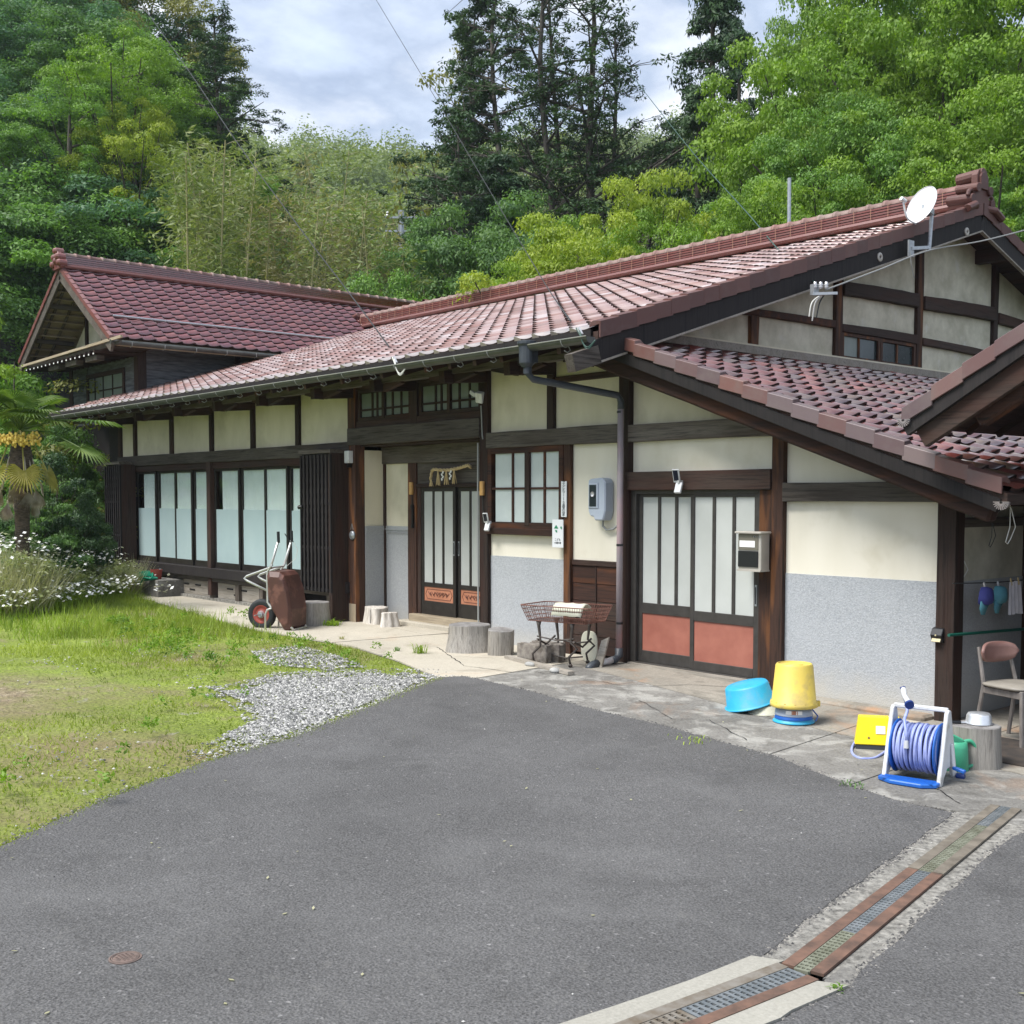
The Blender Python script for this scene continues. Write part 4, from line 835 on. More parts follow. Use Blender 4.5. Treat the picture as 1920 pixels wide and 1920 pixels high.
# middle bay with the window
post(-10.74, -10.59, 0.0, 3.4, 'timber_Z', y0=-0.03)
panel(-10.59, -9.56, 2.50, 3.42, 'plaster'); post(-9.56, -9.45, 2.50, 3.4); panel(-9.45, -8.42, 2.50, 3.02, 'plaster'); panel(-9.45, -8.42, 3.09, 3.42, 'plaster')
beamx(-9.45, -8.42, 3.02, 3.09, 'timber_X', y0=0.0)
beamx(-10.6, -8.40, 2.33, 2.515, 'greytimber_X', y0=-0.05, wob=0.06); beamx(-8.28, -6.47, 2.32, 2.50, 'greytimber_X', y0=-0.05, wob=0.06)
w_ = window(-10.59, -9.28, 1.38, 2.33, -0.03, [-10.48, -10.15, -9.87, -9.60, -9.33], None, 'glass_window', 'redtimber_X', fr=0.07, zrows=[1.45, 1.85, 2.27])
post(-9.92, -9.84, 1.42, 2.28, 'timber_Z', y0=-0.035, y1=0.03, name='window_stile', seg=1)
beamx(-10.6, -9.27, 1.31, 1.385, 'redtimber_X', y0=-0.06, name='window_sill', wob=0.0)
post(-9.28, -9.17, 0.0, 2.34, 'redtimber_Z')
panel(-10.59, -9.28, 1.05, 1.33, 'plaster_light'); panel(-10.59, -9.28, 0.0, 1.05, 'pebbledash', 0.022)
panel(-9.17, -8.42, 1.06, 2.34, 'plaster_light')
beamx(-9.17, -8.42, 1.0, 1.06, 'timber_X', y0=0.0, wob=0.0)
for k in range(5):
    for q, (a, b2) in enumerate(((-9.17, -8.81), (-8.79, -8.42))):
        box('wainscot_board', 'redtimber_X' if (k > 2 and q < 2) else 'timber_X', house, a, b2, 0.02 + 0.004 * (k % 2), 0.05, 0.04 + k * 0.192, 0.04 + (k + 1) * 0.192 - 0.006)
post(-8.81, -8.79, 0.04, 1.0, 'timber_Z', y0=0.01, y1=0.05, name='wainscot_rail', seg=1)
# gable corner and lean-to front
post(-8.42, -8.27, 0.0, 3.45, 'timber_Z', y0=-0.04, y1=0.12, seg=9)
lu = lambda x: lean(x) - 0.20
poly_panel([(-8.27, 2.50), (-8.27, lu(-8.27)), (-5.9, lu(-5.9)), (-6.47, 2.50)] if False else [(-8.27, 2.49), (-8.27, lu(-8.27)), (-6.47, lu(-6.47)), (-6.47, 2.49)], 'plaster')
panel(-8.27, -6.47, 2.01, 2.34, 'plaster_light')
beamx(-8.28, -6.47, 1.82, 2.01, 'timber_X', y0=-0.055, name='lintel', wob=0.01)
df = MB(); df.box(-8.27, -8.20, 0.0, 0.1, 0, 1.83); df.box(-6.64, -6.58, 0.0, 0.1, -0.03, 1.83); df.box(-8.2, -6.64, 0.0, 0.1, 1.78, 1.83); df.box(-8.2, -6.64, -0.02, 0.1, -0.03, 0.03); df.build('door_frame', 'alu_grey', house, 0.003)
slide_door(-8.20, -7.41, 0.045, 0.03, 1.78, 0.65, (0.15, 0.54), 2, 'alu_grey', 'glass_white', 'kick_red', hx=None, st=0.05, top=0.03)
slide_door(-7.47, -6.64, 0.008, 0.03, 1.78, 0.62, (0.12, 0.52), 2, 'alu_grey', 'glass_white', 'kick_red', hx=-6.66, hz=(0.72, 0.92), st=0.05, top=0.03)
box('threshold', 'grey_board_X', house, -8.27, -6.47, -0.05, 0.0, -0.04, 0.02)
post(-6.62, -6.47, -0.05, 1.82, 'redtimber_Z', y0=-0.01); post(-6.47, -6.34, -0.06, 2.48, 'redtimber_Z', y0=-0.03, seg=8)
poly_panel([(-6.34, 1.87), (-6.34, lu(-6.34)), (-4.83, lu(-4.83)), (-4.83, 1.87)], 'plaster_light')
beamx(-6.34, -4.68, 1.71, 1.88, 'greytimber_X', y0=-0.05)
panel(-6.34, -4.82, 1.05, 1.72, 'plaster_light'); panel(-6.34, -4.82, -0.10, 1.05, 'pebbledash', 0.022)
post(-4.82, -4.66, -0.12, 1.86, 'timber_Z', y0=-0.03, y1=0.12, seg=8)
box('footing', 'concrete', house, -6.34, -4.84, -0.16, 0.03, -0.16, -0.045, 0.02); box('footing', 'concrete_pale', house, -6.34, -4.84, -0.34, -0.16, -0.2, -0.088, 0.02)
# side wall of the lean-to
mb = MB(); mb.box(-4.80, -4.73, 0.1, 1.3, -0.1, 1.05); mb.build('wall_panel', 'pebbledash_dull', house)
mb = MB(); mb.box(-4.80, -4.735, 0.1, 1.3, 1.05, 1.80); mb.build('wall_panel', 'plaster_old', house)
mb = MB(); mb.box(-4.78, -4.69, 0.1, 1.35, 1.50, 1.58); mb.build('side_rail', 'greytimber_Y', house)
box('post', 'timber_Z', house, -4.80, -4.66, 1.3, 1.44, -0.1, 1.85); box('post', 'timber_Z', house, -4.76, -4.69, 0.62, 0.70, 1.58, 1.85)
# gable wall above the lean-to roof
def zy_panel(pts, m, x0, x1, name='wall_panel'): return MB().prism([(0, y, z) for y, z in pts], (x0, 0, 0), (x1, 0, 0)).build(name, m, house)
gu = lambda y: zt(y) - 0.14
for a, b2 in ((0.1, 2.0), (2.1, 3.68), (3.82, 5.60), (5.74, 7.73), (7.88, 9.8), (9.9, 12.2)):
    mid = [(YR, gu(YR))] if a < YR < b2 else []
    zy_panel([(a, 3.30), (a, gu(a))] + mid + [(b2, gu(b2)), (b2, 3.30)] if a > 0.5 else [(a, 3.30), (a, gu(a)), (b2, gu(b2)), (b2, 3.30)], 'plaster_old', -8.36, -8.31)
for y in (2.05, 3.75, 5.67, 7.80, 9.85):
    z1 = gu(y) + 0.02; mb = MB(); mb.beam((-8.31, y, 3.35), (-8.31, y + 0.02, z1), 0.10, 0.15 if y < 7 else 0.13, up=(0, 1, 0), seg=6, wob=0.06); mb.build('gable_post', 'redtimber_Z' if y < 6 else 'timber_Z', house, 0.006)
def gbeam(y0, y1, z0, z1, h0, h1, m='timber_Y', x=-8.30, wob=0.04):
    mb = MB(); n = 8; pts = [(x, y0 + (y1 - y0) * i / n, z0 + (z1 - z0) * i / n + 0.008 * math.sin(math.pi * i / n)) for i in range(n + 1)]
    vs = []
    for i, p in enumerate(pts):
        h = (h0 + (h1 - h0) * i / n) / 2 * (1 + random.uniform(-wob, wob)); vs += [(x - 0.06, p[1], p[2] - h), (x + 0.05, p[1], p[2] - h), (x + 0.05, p[1], p[2] + h), (x - 0.06, p[1], p[2] + h)]
    fs = [(0, 1, 2, 3), tuple(4 * n + i for i in range(4))] + [(4 * i + j, 4 * i + (j + 1) % 4, 4 * i + 4 + (j + 1) % 4, 4 * i + 4 + j) for i in range(n) for j in range(4)]
    mb.add(vs, fs); return mb.build('gable_beam', m, house, 0.008)
gbeam(3.82, 5.6, 4.36, 4.40, 0.17, 0.18, x=-8.28); gbeam(5.75, 7.75, 4.39, 4.44, 0.18, 0.19, x=-8.28); gbeam(7.88, 9.8, 4.4, 4.3, 0.16, 0.14, x=-8.29)
gbeam(1.2, 3.67, 3.86, 3.90, 0.07, 0.09, 'redtimber_X'); gbeam(3.82, 5.6, 3.87, 3.88, 0.10, 0.12); gbeam(5.75, 7.73, 3.87, 3.84, 0.10, 0.10); gbeam(7.88, 9.8, 3.84, 3.84, 0.1, 0.1)
gw = MB(); X = -8.33
gw.box(X, X + 0.06, 3.83, 5.59, 3.78, 3.82); gw.box(X, X + 0.06, 3.83, 5.59, 3.50, 3.53)
for y in (3.83, 4.66, 4.72, 5.54): gw.box(X, X + 0.06, y, y + 0.05, 3.53, 3.78)
gw = gw.build('window', 'redtimber_Z', house)
for k, (y0, y1, g_) in enumerate(((3.88, 4.22, 'glass_dim'), (4.25, 4.66, 'glass_dark'), (4.77, 5.13, 'glass_dark'), (5.16, 5.54, 'glass_dark'))): MB().box(X + 0.02, X + 0.03, y0, y1, 3.53, 3.78).build('pane', g_, gw)
for y in (4.22, 5.13): MB().box(X + 0.01, X + 0.05, y, y + 0.03, 3.53, 3.78).build('glazing_bar', 'redtimber_Z', gw)
MB().box(-8.33, -8.26, 0.1, 9.5, 3.465, 3.51).build('skirting', 'plaster_trim', house); MB().beam((-8.24, 0.0, 3.44), (-8.24, 9.5, 3.44), 0.03, 0.09).build('flashing_board', 'grey_board_X', house)

# ---- lean-to roof
LX1 = -4.02; LY0 = -0.58; LY1 = 7.2
roof2 = MB(); zA, zB = lean(-8.26) - 0.05, lean(LX1 + 0.03) - 0.05
roof2.prism([(-8.26, 0, zA), (LX1 + 0.03, 0, zB), (LX1 + 0.03, 0, zB - 0.08), (-8.26, 0, zA - 0.08)], (0, LY0 + 0.03, 0), (0, LY1, 0))
roof2 = roof2.build('lean_to_roof', 'timber_Y', house)
la = math.atan(0.373); ls = Vector((-math.cos(la), 0, math.sin(la)))
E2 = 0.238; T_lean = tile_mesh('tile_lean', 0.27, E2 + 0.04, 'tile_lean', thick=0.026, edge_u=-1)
tile_field(roof2, (LX1, LY0 + 0.12, lean(LX1) - 0.055), (0, 1, 0), ls, 0.27, E2, 28, 19, T_lean, T_lean, 300, jit=0.02)
nv = 16
for k in range(nv):
    x0 = LX1 - 0.02 - (k * (8.2 + LX1) / -nv if False else k * 0.262); x1 = x0 - 0.262
    if x1 < -8.3: break
    sec = [(0.14, 0.01), (0.08, 0.05), (0.0, 0.035), (-0.005, -0.085), (0.018, -0.085), (0.022, 0.005), (0.13, -0.01)]
    ja = random.uniform(-0.006, 0.006)
    vs = [(x0 + 0.02, LY0 + y, lean(x0) + z + 0.014 + ja) for y, z in sec] + [(x1, LY0 + y, lean(x1) + z - 0.002 + ja) for y, z in sec]; n = len(sec)
    mb = MB(); mb.add(vs, [(i, (i + 1) % n, n + (i + 1) % n, n + i) for i in range(n)] + [tuple(range(n)), tuple(range(2 * n - 1, n - 1, -1))]); mb.build('verge_tile', 'tile_verge_pale', roof2, 0.004)
# barge: black board over a big weathered log
MB().beam((-8.35, LY0 + 0.05, lean(-8.35) - 0.15), (LX1 - 0.03, LY0 + 0.05, lean(LX1) - 0.145), 0.07, 0.10).build('barge_board', 'black_timber_Z', house)
mb = MB(); mb.beam((-8.7, LY0 + 0.16, lean(-8.7) - 0.28), (LX1 - 0.12, LY0 + 0.16, lean(LX1) - 0.20), 0.13, 0.165, seg=14, wob=0.06); mb.build('barge_log', 'redtimber_X', house, 0.02)
for k in range(12):
    x = -8.0 + k * 0.34; MB().beam((x, LY0 + 0.1, lean(x) - 0.16), (x, 0.1, lean(x) - 0.16), 0.04, 0.05).build('rafter', 'timber_Y', house)
MB().box(LX1 - 0.02, LX1 + 0.01, LY0 + 0.05, LY1, lean(LX1) - 0.14, lean(LX1) - 0.05).build('fascia', 'timber_Y', house)
MB().box(-4.45, -4.37, LY0 + 0.2, 4.0, lean(-4.4) - 0.30, lean(-4.4) - 0.16).build('eave_purlin', 'timber_Y', house)
fc = Vector((LX1 - 0.0, LY0 - 0.0, lean(LX1) - 0.12)); mb = MB()
for i in range(11):
    t = math.pi * i / 10; mb.beam(fc, fc + Vector((-0.06 * math.cos(t), -0.0, -0.06 * math.sin(t))), 0.006, 0.012, up=(0, 1, 0))
mb.prism([fc + Vector((-0.055 * math.cos(math.pi * i / 10), 0.0, -0.055 * math.sin(math.pi * i / 10))) for i in range(11)], (0, 0.008, 0), (0, 0.03, 0)); mb.build('fan_end_tile', 'tile_eave', house)

# ================================================================ THE TWO-STOREY HOUSE BEHIND, ON THE LEFT
wing = thing('tall_house', (-23.9, 4, 0), 'taller house at the far left with dark red diamond-patterned tiles and open timber gable', 'house')
WX0, WX1, WXR, WY0, WY1, WV = -25.73, -22.05, -23.87, 0.55, 8.6, -0.35
WS = 0.66; WZ = 4.72; WXE = -21.28; WXE0 = 2 * WXR - WXE
def wz(x): return WZ + WS * (WXE - x) if x > WXR else WZ + WS * (x - WXE0)
box('wall', 'dusty_boards', wing, WX0, WX1 - 0.02, WY0, WY1, 3.3, 4.9); box('lower_wall', 'black_timber_Z', wing, WX0, WX1 - 0.02, WY0, WY1, 0, 3.3)
box('end_board', 'black_timber_Z', house, -22.2, -21.78, -0.02, 0.06, 0.3, 3.3)
MB().prism([(WX0, 0, 4.85), (WX1, 0, 4.85), (WXR, 0, wz(WXR) - 0.2)], (0, WY0 + 0.02, 0), (0, WY1, 0)).build('gable_wall', 'plaster_old', wing)
for x in (WXR - 0.9, WXR, WXR + 0.9): box('gable_post', 'timber_Z', wing, x - 0.05, x + 0.05, WY0 - 0.03, WY0 + 0.03, 4.85, wz(x) - 0.2)
box('gable_beam', 'timber_X', wing, WX0, WX1, WY0 - 0.04, WY0 + 0.03, 4.83, 4.97)
wr = MB()
for s in (1, -1):
    xe = WXR + s * (WXE - WXR); vs = [(xe - s * .03, 0, WZ - 0.03), (WXR, 0, wz(WXR) - 0.03), (WXR, 0, wz(WXR) - 0.13), (xe - s * .03, 0, WZ - 0.13)]
    wr.prism(vs, (0, WV + 0.03, 0), (0, 9.2, 0))
wr = wr.build('roof', 'paletimber_Y', wing)
wa = math.atan(WS); ws_ = Vector((-math.cos(wa), 0, math.sin(wa)))
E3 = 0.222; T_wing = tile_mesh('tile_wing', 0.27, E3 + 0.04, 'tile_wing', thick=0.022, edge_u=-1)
mainz = lambda p: p.z > zt(p.y) - 0.1 or p.x < -22.4
tile_field(wr, (WXE, WV + 0.10, WZ), (0, 1, 0), ws_, 0.27, E3, 34, 14, T_wing, T_wing, 300, mainz)
tile_field(wr, (WXE0, 9.2, WZ), (0, -1, 0), Vector((math.cos(wa), 0, math.sin(wa))), 0.27, E3, 34, 14, T_wing, T_wing, 0)
for s in (1, -1):
    for k in range(14):
        x0 = WXR + s * (WXE - WXR) * (14 - k) / 14; x1 = WXR + s * (WXE - WXR) * (13 - k) / 14
        sec = [(0.12, 0.01), (0.07, 0.045), (0.0, 0.03), (0.0, -0.07), (0.018, -0.07), (0.02, 0.0), (0.12, -0.01)]; n = 7
        vs = [(x0, WV + y, wz(x0) + z + 0.02) for y, z in sec] + [(x1, WV + y, wz(x1) + z + 0.005) for y, z in sec]
        mb = MB(); mb.add(vs, [(i, (i + 1) % n, n + (i + 1) % n, n + i) for i in range(n)] + [tuple(range(n)), tuple(range(2 * n - 1, n - 1, -1))]); mb.build('verge_tile', 'tile_ridge', wr)
    xe = WXR + s * (WXE - WXR)
    MB().beam((xe + s * 0.02, WV + 0.05, wz(xe) - 0.16), (WXR, WV + 0.05, wz(WXR) - 0.16), 0.05, 0.20).build('barge_board', 'greytimber_Y', wing)
    for k in range(12):                   # soffit boards seen under the overhang
        xa = WXR + s * (0.2 + k * 0.195); MB().beam((xa, WV + 0.06, wz(xa) - 0.145), (xa, WY0, wz(xa) - 0.145), 0.175, 0.012, up=(-s * WS, 0, 1)).build('soffit_board', 'paletimber_Y', wing)
    for xo in (0.75, 1.7): MB().beam((WXR + s * xo, WV + 0.08, wz(WXR + s * xo) - 0.20), (WXR + s * xo, WY0, wz(WXR + s * xo) - 0.20), 0.09, 0.09).build('purlin', 'greytimber_Y', wing)
    for yo in (-0.12, 0.18): MB().beam((WXR + s * 0.15, yo, wz(WXR + s * 0.15) - 0.17), (WXR + s * 2.4, yo, wz(WXR + s * 2.4) - 0.17), 0.05, 0.035).build('soffit_batten', 'greytimber_Y', wing)
rz_ = wz(WXR); rg = MB()
for i in range(5):
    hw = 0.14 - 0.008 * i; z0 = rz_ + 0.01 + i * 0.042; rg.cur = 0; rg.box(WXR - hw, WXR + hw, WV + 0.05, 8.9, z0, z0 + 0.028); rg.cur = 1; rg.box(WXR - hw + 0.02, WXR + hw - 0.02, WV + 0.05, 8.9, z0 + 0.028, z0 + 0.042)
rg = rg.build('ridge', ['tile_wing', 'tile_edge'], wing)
for s in (-1, 1): MB().tube([(WXR + s * 0.18, WV + 0.05, rz_ - 0.01), (WXR + s * 0.18, 8.9, rz_ - 0.01)], 0.045, 8).build('ridge_bed', 'tile_ridge', rg)
for k in range(33):
    o = link(bpy.data.objects.new('cap_tile', capm), rg); o.rotation_euler = (0, 0, R_(90)); o.location = Vector((WXR, WV + 0.05 + k * 0.275, rz_ + 0.215)) - base_offset(rg)
for yy, s in ((WV + 0.0, -1), (8.95, 1)):
    mb = MB(); mb.smooth = False
    mb.prism([(WXR + y * 0.75, yy, rz_ - 0.05 + z * 0.7) for y, z in outl], (0, -0.04, 0), (0, 0.04, 0))
    for dx, dz in ((0, 0.30), (-0.1, 0.18), (0.1, 0.18), (-0.18, 0.05), (0.18, 0.05), (0, 0.10)): mb.lathe([(0.0, 0.09), (0.05, 0.075), (0.075, 0.03), (0.075, -0.12)], 10, M=Euler((R_(90) * -s, 0, 0)).to_matrix(), c=(WXR + dx, yy + s * 0.02, rz_ + dz))
    mb.build('ridge_ornament', 'tile_ridge', wing, 0.004)
# snow rail, gutter
xs_ = -21.95; MB().tube([(xs_, 0.0, wz(xs_) + 0.09), (xs_, 7.0, wz(xs_) + 0.09)], 0.02, 8).build('snow_rail', 'galv', wing)
for k in range(10): MB().beam((xs_, 0.2 + k * 0.72, wz(xs_) + 0.09), (xs_ - 0.12, 0.2 + k * 0.72, wz(xs_ - 0.12) + 0.03), 0.02, 0.01).build('rail_bracket', 'galv', wing)
MB().tube([(WXE + 0.05, WV, WZ - 0.07), (WXE + 0.05, 4.5, WZ - 0.07)], 0.045, 10).build('gutter', 'gutter', wing)
for k in range(7): MB().tube([(WXE + 0.1, WV + 0.4 + k * 0.65, WZ - 0.05), (WXE + 0.09, WV + 0.4 + k * 0.65, WZ - 0.12), (WXE + 0.0, WV + 0.4 + k * 0.65, WZ - 0.14)], 0.008, 5).build('gutter_hook', 'wire_grey', wing)
# pale eave board under the gable with a row of white-ended rafters
MB().beam((-26.3, WV + 0.02, 4.62), (-20.75, WV + 0.02, 4.70), 0.04, 0.05).build('fascia', 'paletimber_X', wing); MB().beam((-26.2, WV + 0.1, 4.55), (-21.0, WV + 0.1, 4.63), 0.05, 0.07).build('fascia', 'greytimber_X', wing)
box('soffit', 'timber_X', wing, -26.2, -21.5, WV + 0.1, WY0, 4.60, 4.63)
for k in range(17):
    x = -25.9 + k * 0.24; r_ = MB().beam((x, WV - 0.0, 4.50 + 0.014 * k * 0.24), (x, WY0, 4.55), 0.05, 0.05).build('rafter', 'timber_Y', wing); box('rafter_tip', 'paper', r_, x - 0.022, x + 0.022, WV - 0.012, WV - 0.003, 4.49, 4.52)
for x in (WX0 + 0.05, WX1 - 0.09): box('corner_post', 'timber_Z', wing, x - 0.09, x + 0.10, WY0 - 0.04, WY0 + 0.14, 3.4, 4.7)
for x in (-24.7, -23.7, -22.6): box('purlin', 'greytimber_Y', wing, x - 0.3, x + 0.3, WV + 0.15, WV + 0.3, 4.42, 4.52)
window(-24.75, -22.72, 3.55, 4.36, WY0 - 0.05, [-24.65, -24.3, -23.85, -23.35, -22.82], None, 'glass_dim', 'timber_X', wing, fr=0.09, zrows=[3.6, 3.98, 4.27])
for k in range(9):
    z0 = 3.5 + k * 0.155; 
    for (a, b2) in ((WX0 + 0.16, -24.77), (-22.70, WX1 - 0.2)): box('wall_board', 'dusty_boards', wing, a, b2, WY0 - 0.02 - 0.006 * (k % 2), WY0, z0, z0 + 0.15)
    MB().box(WX1 - 0.02, WX1 + 0.0 + 0.006 * (k % 2), WY0 + 0.14, 6.0, z0, z0 + 0.15).build('wall_board', 'dusty_boards', wing)
for y in (2.6, 4.6): MB().box(WX1, WX1 + 0.04, y, y + 0.12, 3.4, 4.75).build('wall_post', 'timber_Z', wing)

# ================================================================ OUTBUILDING CUTTING IN ON THE RIGHT
shed = thing('outbuilding', (-2.5, 1, 0), 'dark timber outbuilding at the right edge with a steep worn tiled eave', 'outbuilding')
SY = -0.95; P0 = onY(1690, 772, SY); P1 = onY(1920, 607, SY); ss = (P1.z - P0.z) / (P1.x - P0.x)
def sz(x): return P0.z + ss * (x - P0.x)
def rp(x): return sz(x)
XSR = -1.2; sr = MB()
sr.prism([(P0.x + 0.02, 0, sz(P0.x) - 0.05), (XSR, 0, sz(XSR) - 0.05), (XSR, 0, sz(XSR) - 0.12), (P0.x + 0.02, 0, sz(P0.x) - 0.12)], (0, SY + 0.02, 0), (0, 4.5, 0))
sr = sr.build('roof', 'timber_Y', shed)
sa = math.atan(ss); ssv = Vector((math.cos(sa), 0, math.sin(sa)))
tile_field(sr, (P0.x, 4.5, sz(P0.x) - 0.05), (0, -1, 0), ssv, 0.27, 0.25, 20, 14, T_lean, T_lean, 20)
for k in range(9):
    x0 = P0.x + k * 0.235; x1 = x0 + 0.235; sec = [(0.14, 0.0), (0.08, 0.04), (0.0, 0.03), (-0.005, -0.09), (0.018, -0.09), (0.02, 0.0), (0.13, -0.02)]; n = 7; ja = random.uniform(-0.008, 0.008)
    vs = [(x0, SY + y, sz(x0) + z + 0.004 + ja) for y, z in sec] + [(x1 + 0.01, SY + y, sz(x1) + z - 0.012 + ja) for y, z in sec]
    MB().add(vs, [(i, (i + 1) % n, n + (i + 1) % n, n + i) for i in range(n)] + [tuple(range(n)), tuple(range(2 * n - 1, n - 1, -1))]).build('verge_tile', 'tile_verge_pale', sr, 0.004)
MB().beam((P0.x + 0.02, SY + 0.04, sz(P0.x + 0.02) - 0.15), (XSR, SY + 0.04, sz(XSR) - 0.15), 0.05, 0.09).build('barge_board', 'black_timber_Z', shed)
MB().beam((P0.x + 0.12, SY + 0.09, sz(P0.x + 0.12) - 0.27), (XSR, SY + 0.09, sz(XSR) - 0.29), 0.06, 0.17, seg=6, wob=0.05).build('barge_board', 'timber_X', shed, 0.006)
MB().beam((P0.x + 0.5, SY + 0.2, sz(P0.x + 0.5) - 0.36), (XSR, SY + 0.2, sz(XSR) - 0.36), 0.12, 0.16, seg=6, wob=0.08).build('barge_log', 'redtimber_X', shed, 0.015)
fc = Vector((P0.x + 0.02, SY - 0.004, P0.z - 0.06)); mb = MB()
for i in range(11):
    t = math.pi * i / 10; mb.beam(fc, fc + Vector((-0.055 * math.cos(t), 0, -0.055 * math.sin(t))), 0.006, 0.012, up=(0, 1, 0))
mb.prism([fc + Vector((-0.05 * math.cos(math.pi * i / 10), 0, -0.05 * math.sin(math.pi * i / 10))) for i in range(11)], (0, 0.008, 0), (0, 0.03, 0)); mb.build('fan_end_tile', 'tile_eave', shed)
for k in range(6):
    y = SY + 0.4 + k * 0.5; MB().beam((P0.x + 0.05, y, sz(P0.x + 0.05) - 0.15), (XSR, y, sz(XSR) - 0.15), 0.05, 0.06).build('rafter', 'timber_X', shed)
MB().box(-3.95, -3.85, -0.2, 4.4, 1.95, 2.08).build('eave_purlin', 'timber_Y', shed)
for k in range(14):
    y = 1.42; x0 = -4.65 + k * 0.26; box('wall_board', 'black_timber_Z', shed, x0, x0 + 0.255, y, y + 0.03, -0.1, 2.4)
box('back_wall', 'dark_void', shed, -3.9, -1.2, -0.3, 1.4, 1.95, 2.2) if False else None
for (x, y) in ((-3.45, 0.2),): box('post', 'timber_Z', shed, x - 0.06, x + 0.06, y, y + 0.12, -0.1, 2.3)
MB().box(-3.42, -3.38, 0.1, 1.42, -0.1, 2.3).build('side_wall', 'black_timber_Z', shed)

# ================================================================ FOLIAGE
def leaf_mat(name, dark, mid, lite, scale=2.5, rough=0.55, trans=0.35, hue=0.12, yellow=None):
    m = bpy.data.materials.new(name); m.use_nodes = True; t = m.node_tree; t.nodes.clear(); MATS[name] = m
    o = t.nodes.new('ShaderNodeOutputMaterial'); b = t.nodes.new('ShaderNodeBsdfPrincipled'); tr = t.nodes.new('ShaderNodeBsdfTranslucent'); mx = t.nodes.new('ShaderNodeMixShader')
    b.inputs['Roughness'].default_value = rough; b.inputs['Specular IOR Level'].default_value = 0.35
    v = coords(t, rnd=True); n = noise(t, v, scale, 3, 0.6); n2 = noise(t, v, scale * 0.22, 2, 0.5)
    c = ramp(t, n, [(0.32, dark), (0.5, mid), (0.68, lite)])
    c = mixc(t, ramp(t, n2, [(0.42, (0, 0, 0)), (0.66, (0.55,) * 3)]), c, lite)
    oi = t.nodes.new('ShaderNodeObjectInfo')
    c = mixc(t, 1.0, c, ramp(t, oi.outputs['Random'], [(0, (1 - hue, 1 - hue * 0.5, 1 - hue)), (1, (1 + hue, 1 + hue * 0.6, 1.0))]), 'MULTIPLY')
    t.links.new(c, b.inputs['Base Color']); c2 = mixc(t, 1.0, c, (1.25, 1.35, 0.6), 'MULTIPLY'); t.links.new(c2, tr.inputs[0])
    mx.inputs[0].default_value = trans; t.links.new(b.outputs[0], mx.inputs[1]); t.links.new(tr.outputs[0], mx.inputs[2]); t.links.new(mx.outputs[0], o.inputs[0])
leaf_mat('leaf_dark', (0.052, 0.112, 0.047), (0.094, 0.187, 0.060), (0.152, 0.269, 0.076))
leaf_mat('leaf_blue', (0.047, 0.114, 0.068), (0.087, 0.187, 0.099), (0.134, 0.260, 0.116))
leaf_mat('leaf_mid', (0.067, 0.144, 0.034), (0.124, 0.250, 0.051), (0.211, 0.363, 0.067))
leaf_mat('leaf_bright', (0.085, 0.163, 0.019), (0.150, 0.267, 0.029), (0.234, 0.364, 0.039))
leaf_mat('leaf_lime', (0.138, 0.207, 0.021), (0.230, 0.316, 0.032), (0.345, 0.414, 0.046))
leaf_mat('leaf_conifer', (0.020, 0.048, 0.022), (0.036, 0.081, 0.031), (0.062, 0.119, 0.039), trans=0.2)
leaf_mat('leaf_bamboo', (0.100, 0.150, 0.045), (0.170, 0.225, 0.075), (0.250, 0.290, 0.115))
leaf_mat('leaf_bamboo_dry', (0.170, 0.165, 0.075), (0.250, 0.240, 0.120), (0.330, 0.310, 0.180))
leaf_mat('leaf_far', (0.079, 0.124, 0.043), (0.138, 0.197, 0.061), (0.225, 0.276, 0.079), scale=0.25)
leaf_mat('leaf_olive', (0.090, 0.105, 0.030), (0.160, 0.175, 0.045), (0.250, 0.250, 0.070))
leaf_mat('palm_leaf', (0.045, 0.095, 0.018), (0.090, 0.155, 0.030), (0.160, 0.220, 0.050), scale=5)
leaf_mat('palm_yellow', (0.200, 0.200, 0.040), (0.300, 0.280, 0.070), (0.400, 0.360, 0.120), scale=5)
leaf_mat('palm_dead', (0.240, 0.180, 0.140), (0.400, 0.340, 0.290), (0.520, 0.470, 0.420), scale=5, trans=0.1)
leaf_mat('grass_blade', (0.110, 0.155, 0.026), (0.220, 0.290, 0.045), (0.380, 0.440, 0.085), scale=1.2, hue=0)
leaf_mat('grass_tall', (0.121, 0.189, 0.027), (0.230, 0.338, 0.041), (0.365, 0.472, 0.068), scale=1.0, hue=0)
leaf_mat('grass_dry', (0.250, 0.250, 0.130), (0.380, 0.370, 0.220), (0.520, 0.500, 0.340), scale=2.0, hue=0)
leaf_mat('petal', (0.700, 0.700, 0.680), (0.780, 0.780, 0.760), (0.850, 0.850, 0.820), hue=0, trans=0.1)
mat('bark', (0.045, 0.038, 0.030), (0.13, 0.115, 0.095), 5, 0.95, stretch=(3, 3, 0.6), bmp=0.6, bdist=0.03)
mat('bark_pale', (0.13, 0.12, 0.10), (0.28, 0.26, 0.22), 5, 0.95, stretch=(3, 3, 0.6), bmp=0.5, bdist=0.02)
mat('culm', (0.26, 0.25, 0.10), (0.38, 0.35, 0.17), 3, 0.5)
mat('palm_trunk', (0.03, 0.022, 0.016), (0.12, 0.09, 0.065), 14, 0.95, stretch=(1, 1, 3), bmp=0.8, bdist=0.03)
mat('palm_fruit', (0.62, 0.42, 0.05), (0.78, 0.60, 0.16), 40, 0.7, bmp=0.6, bdist=0.02)

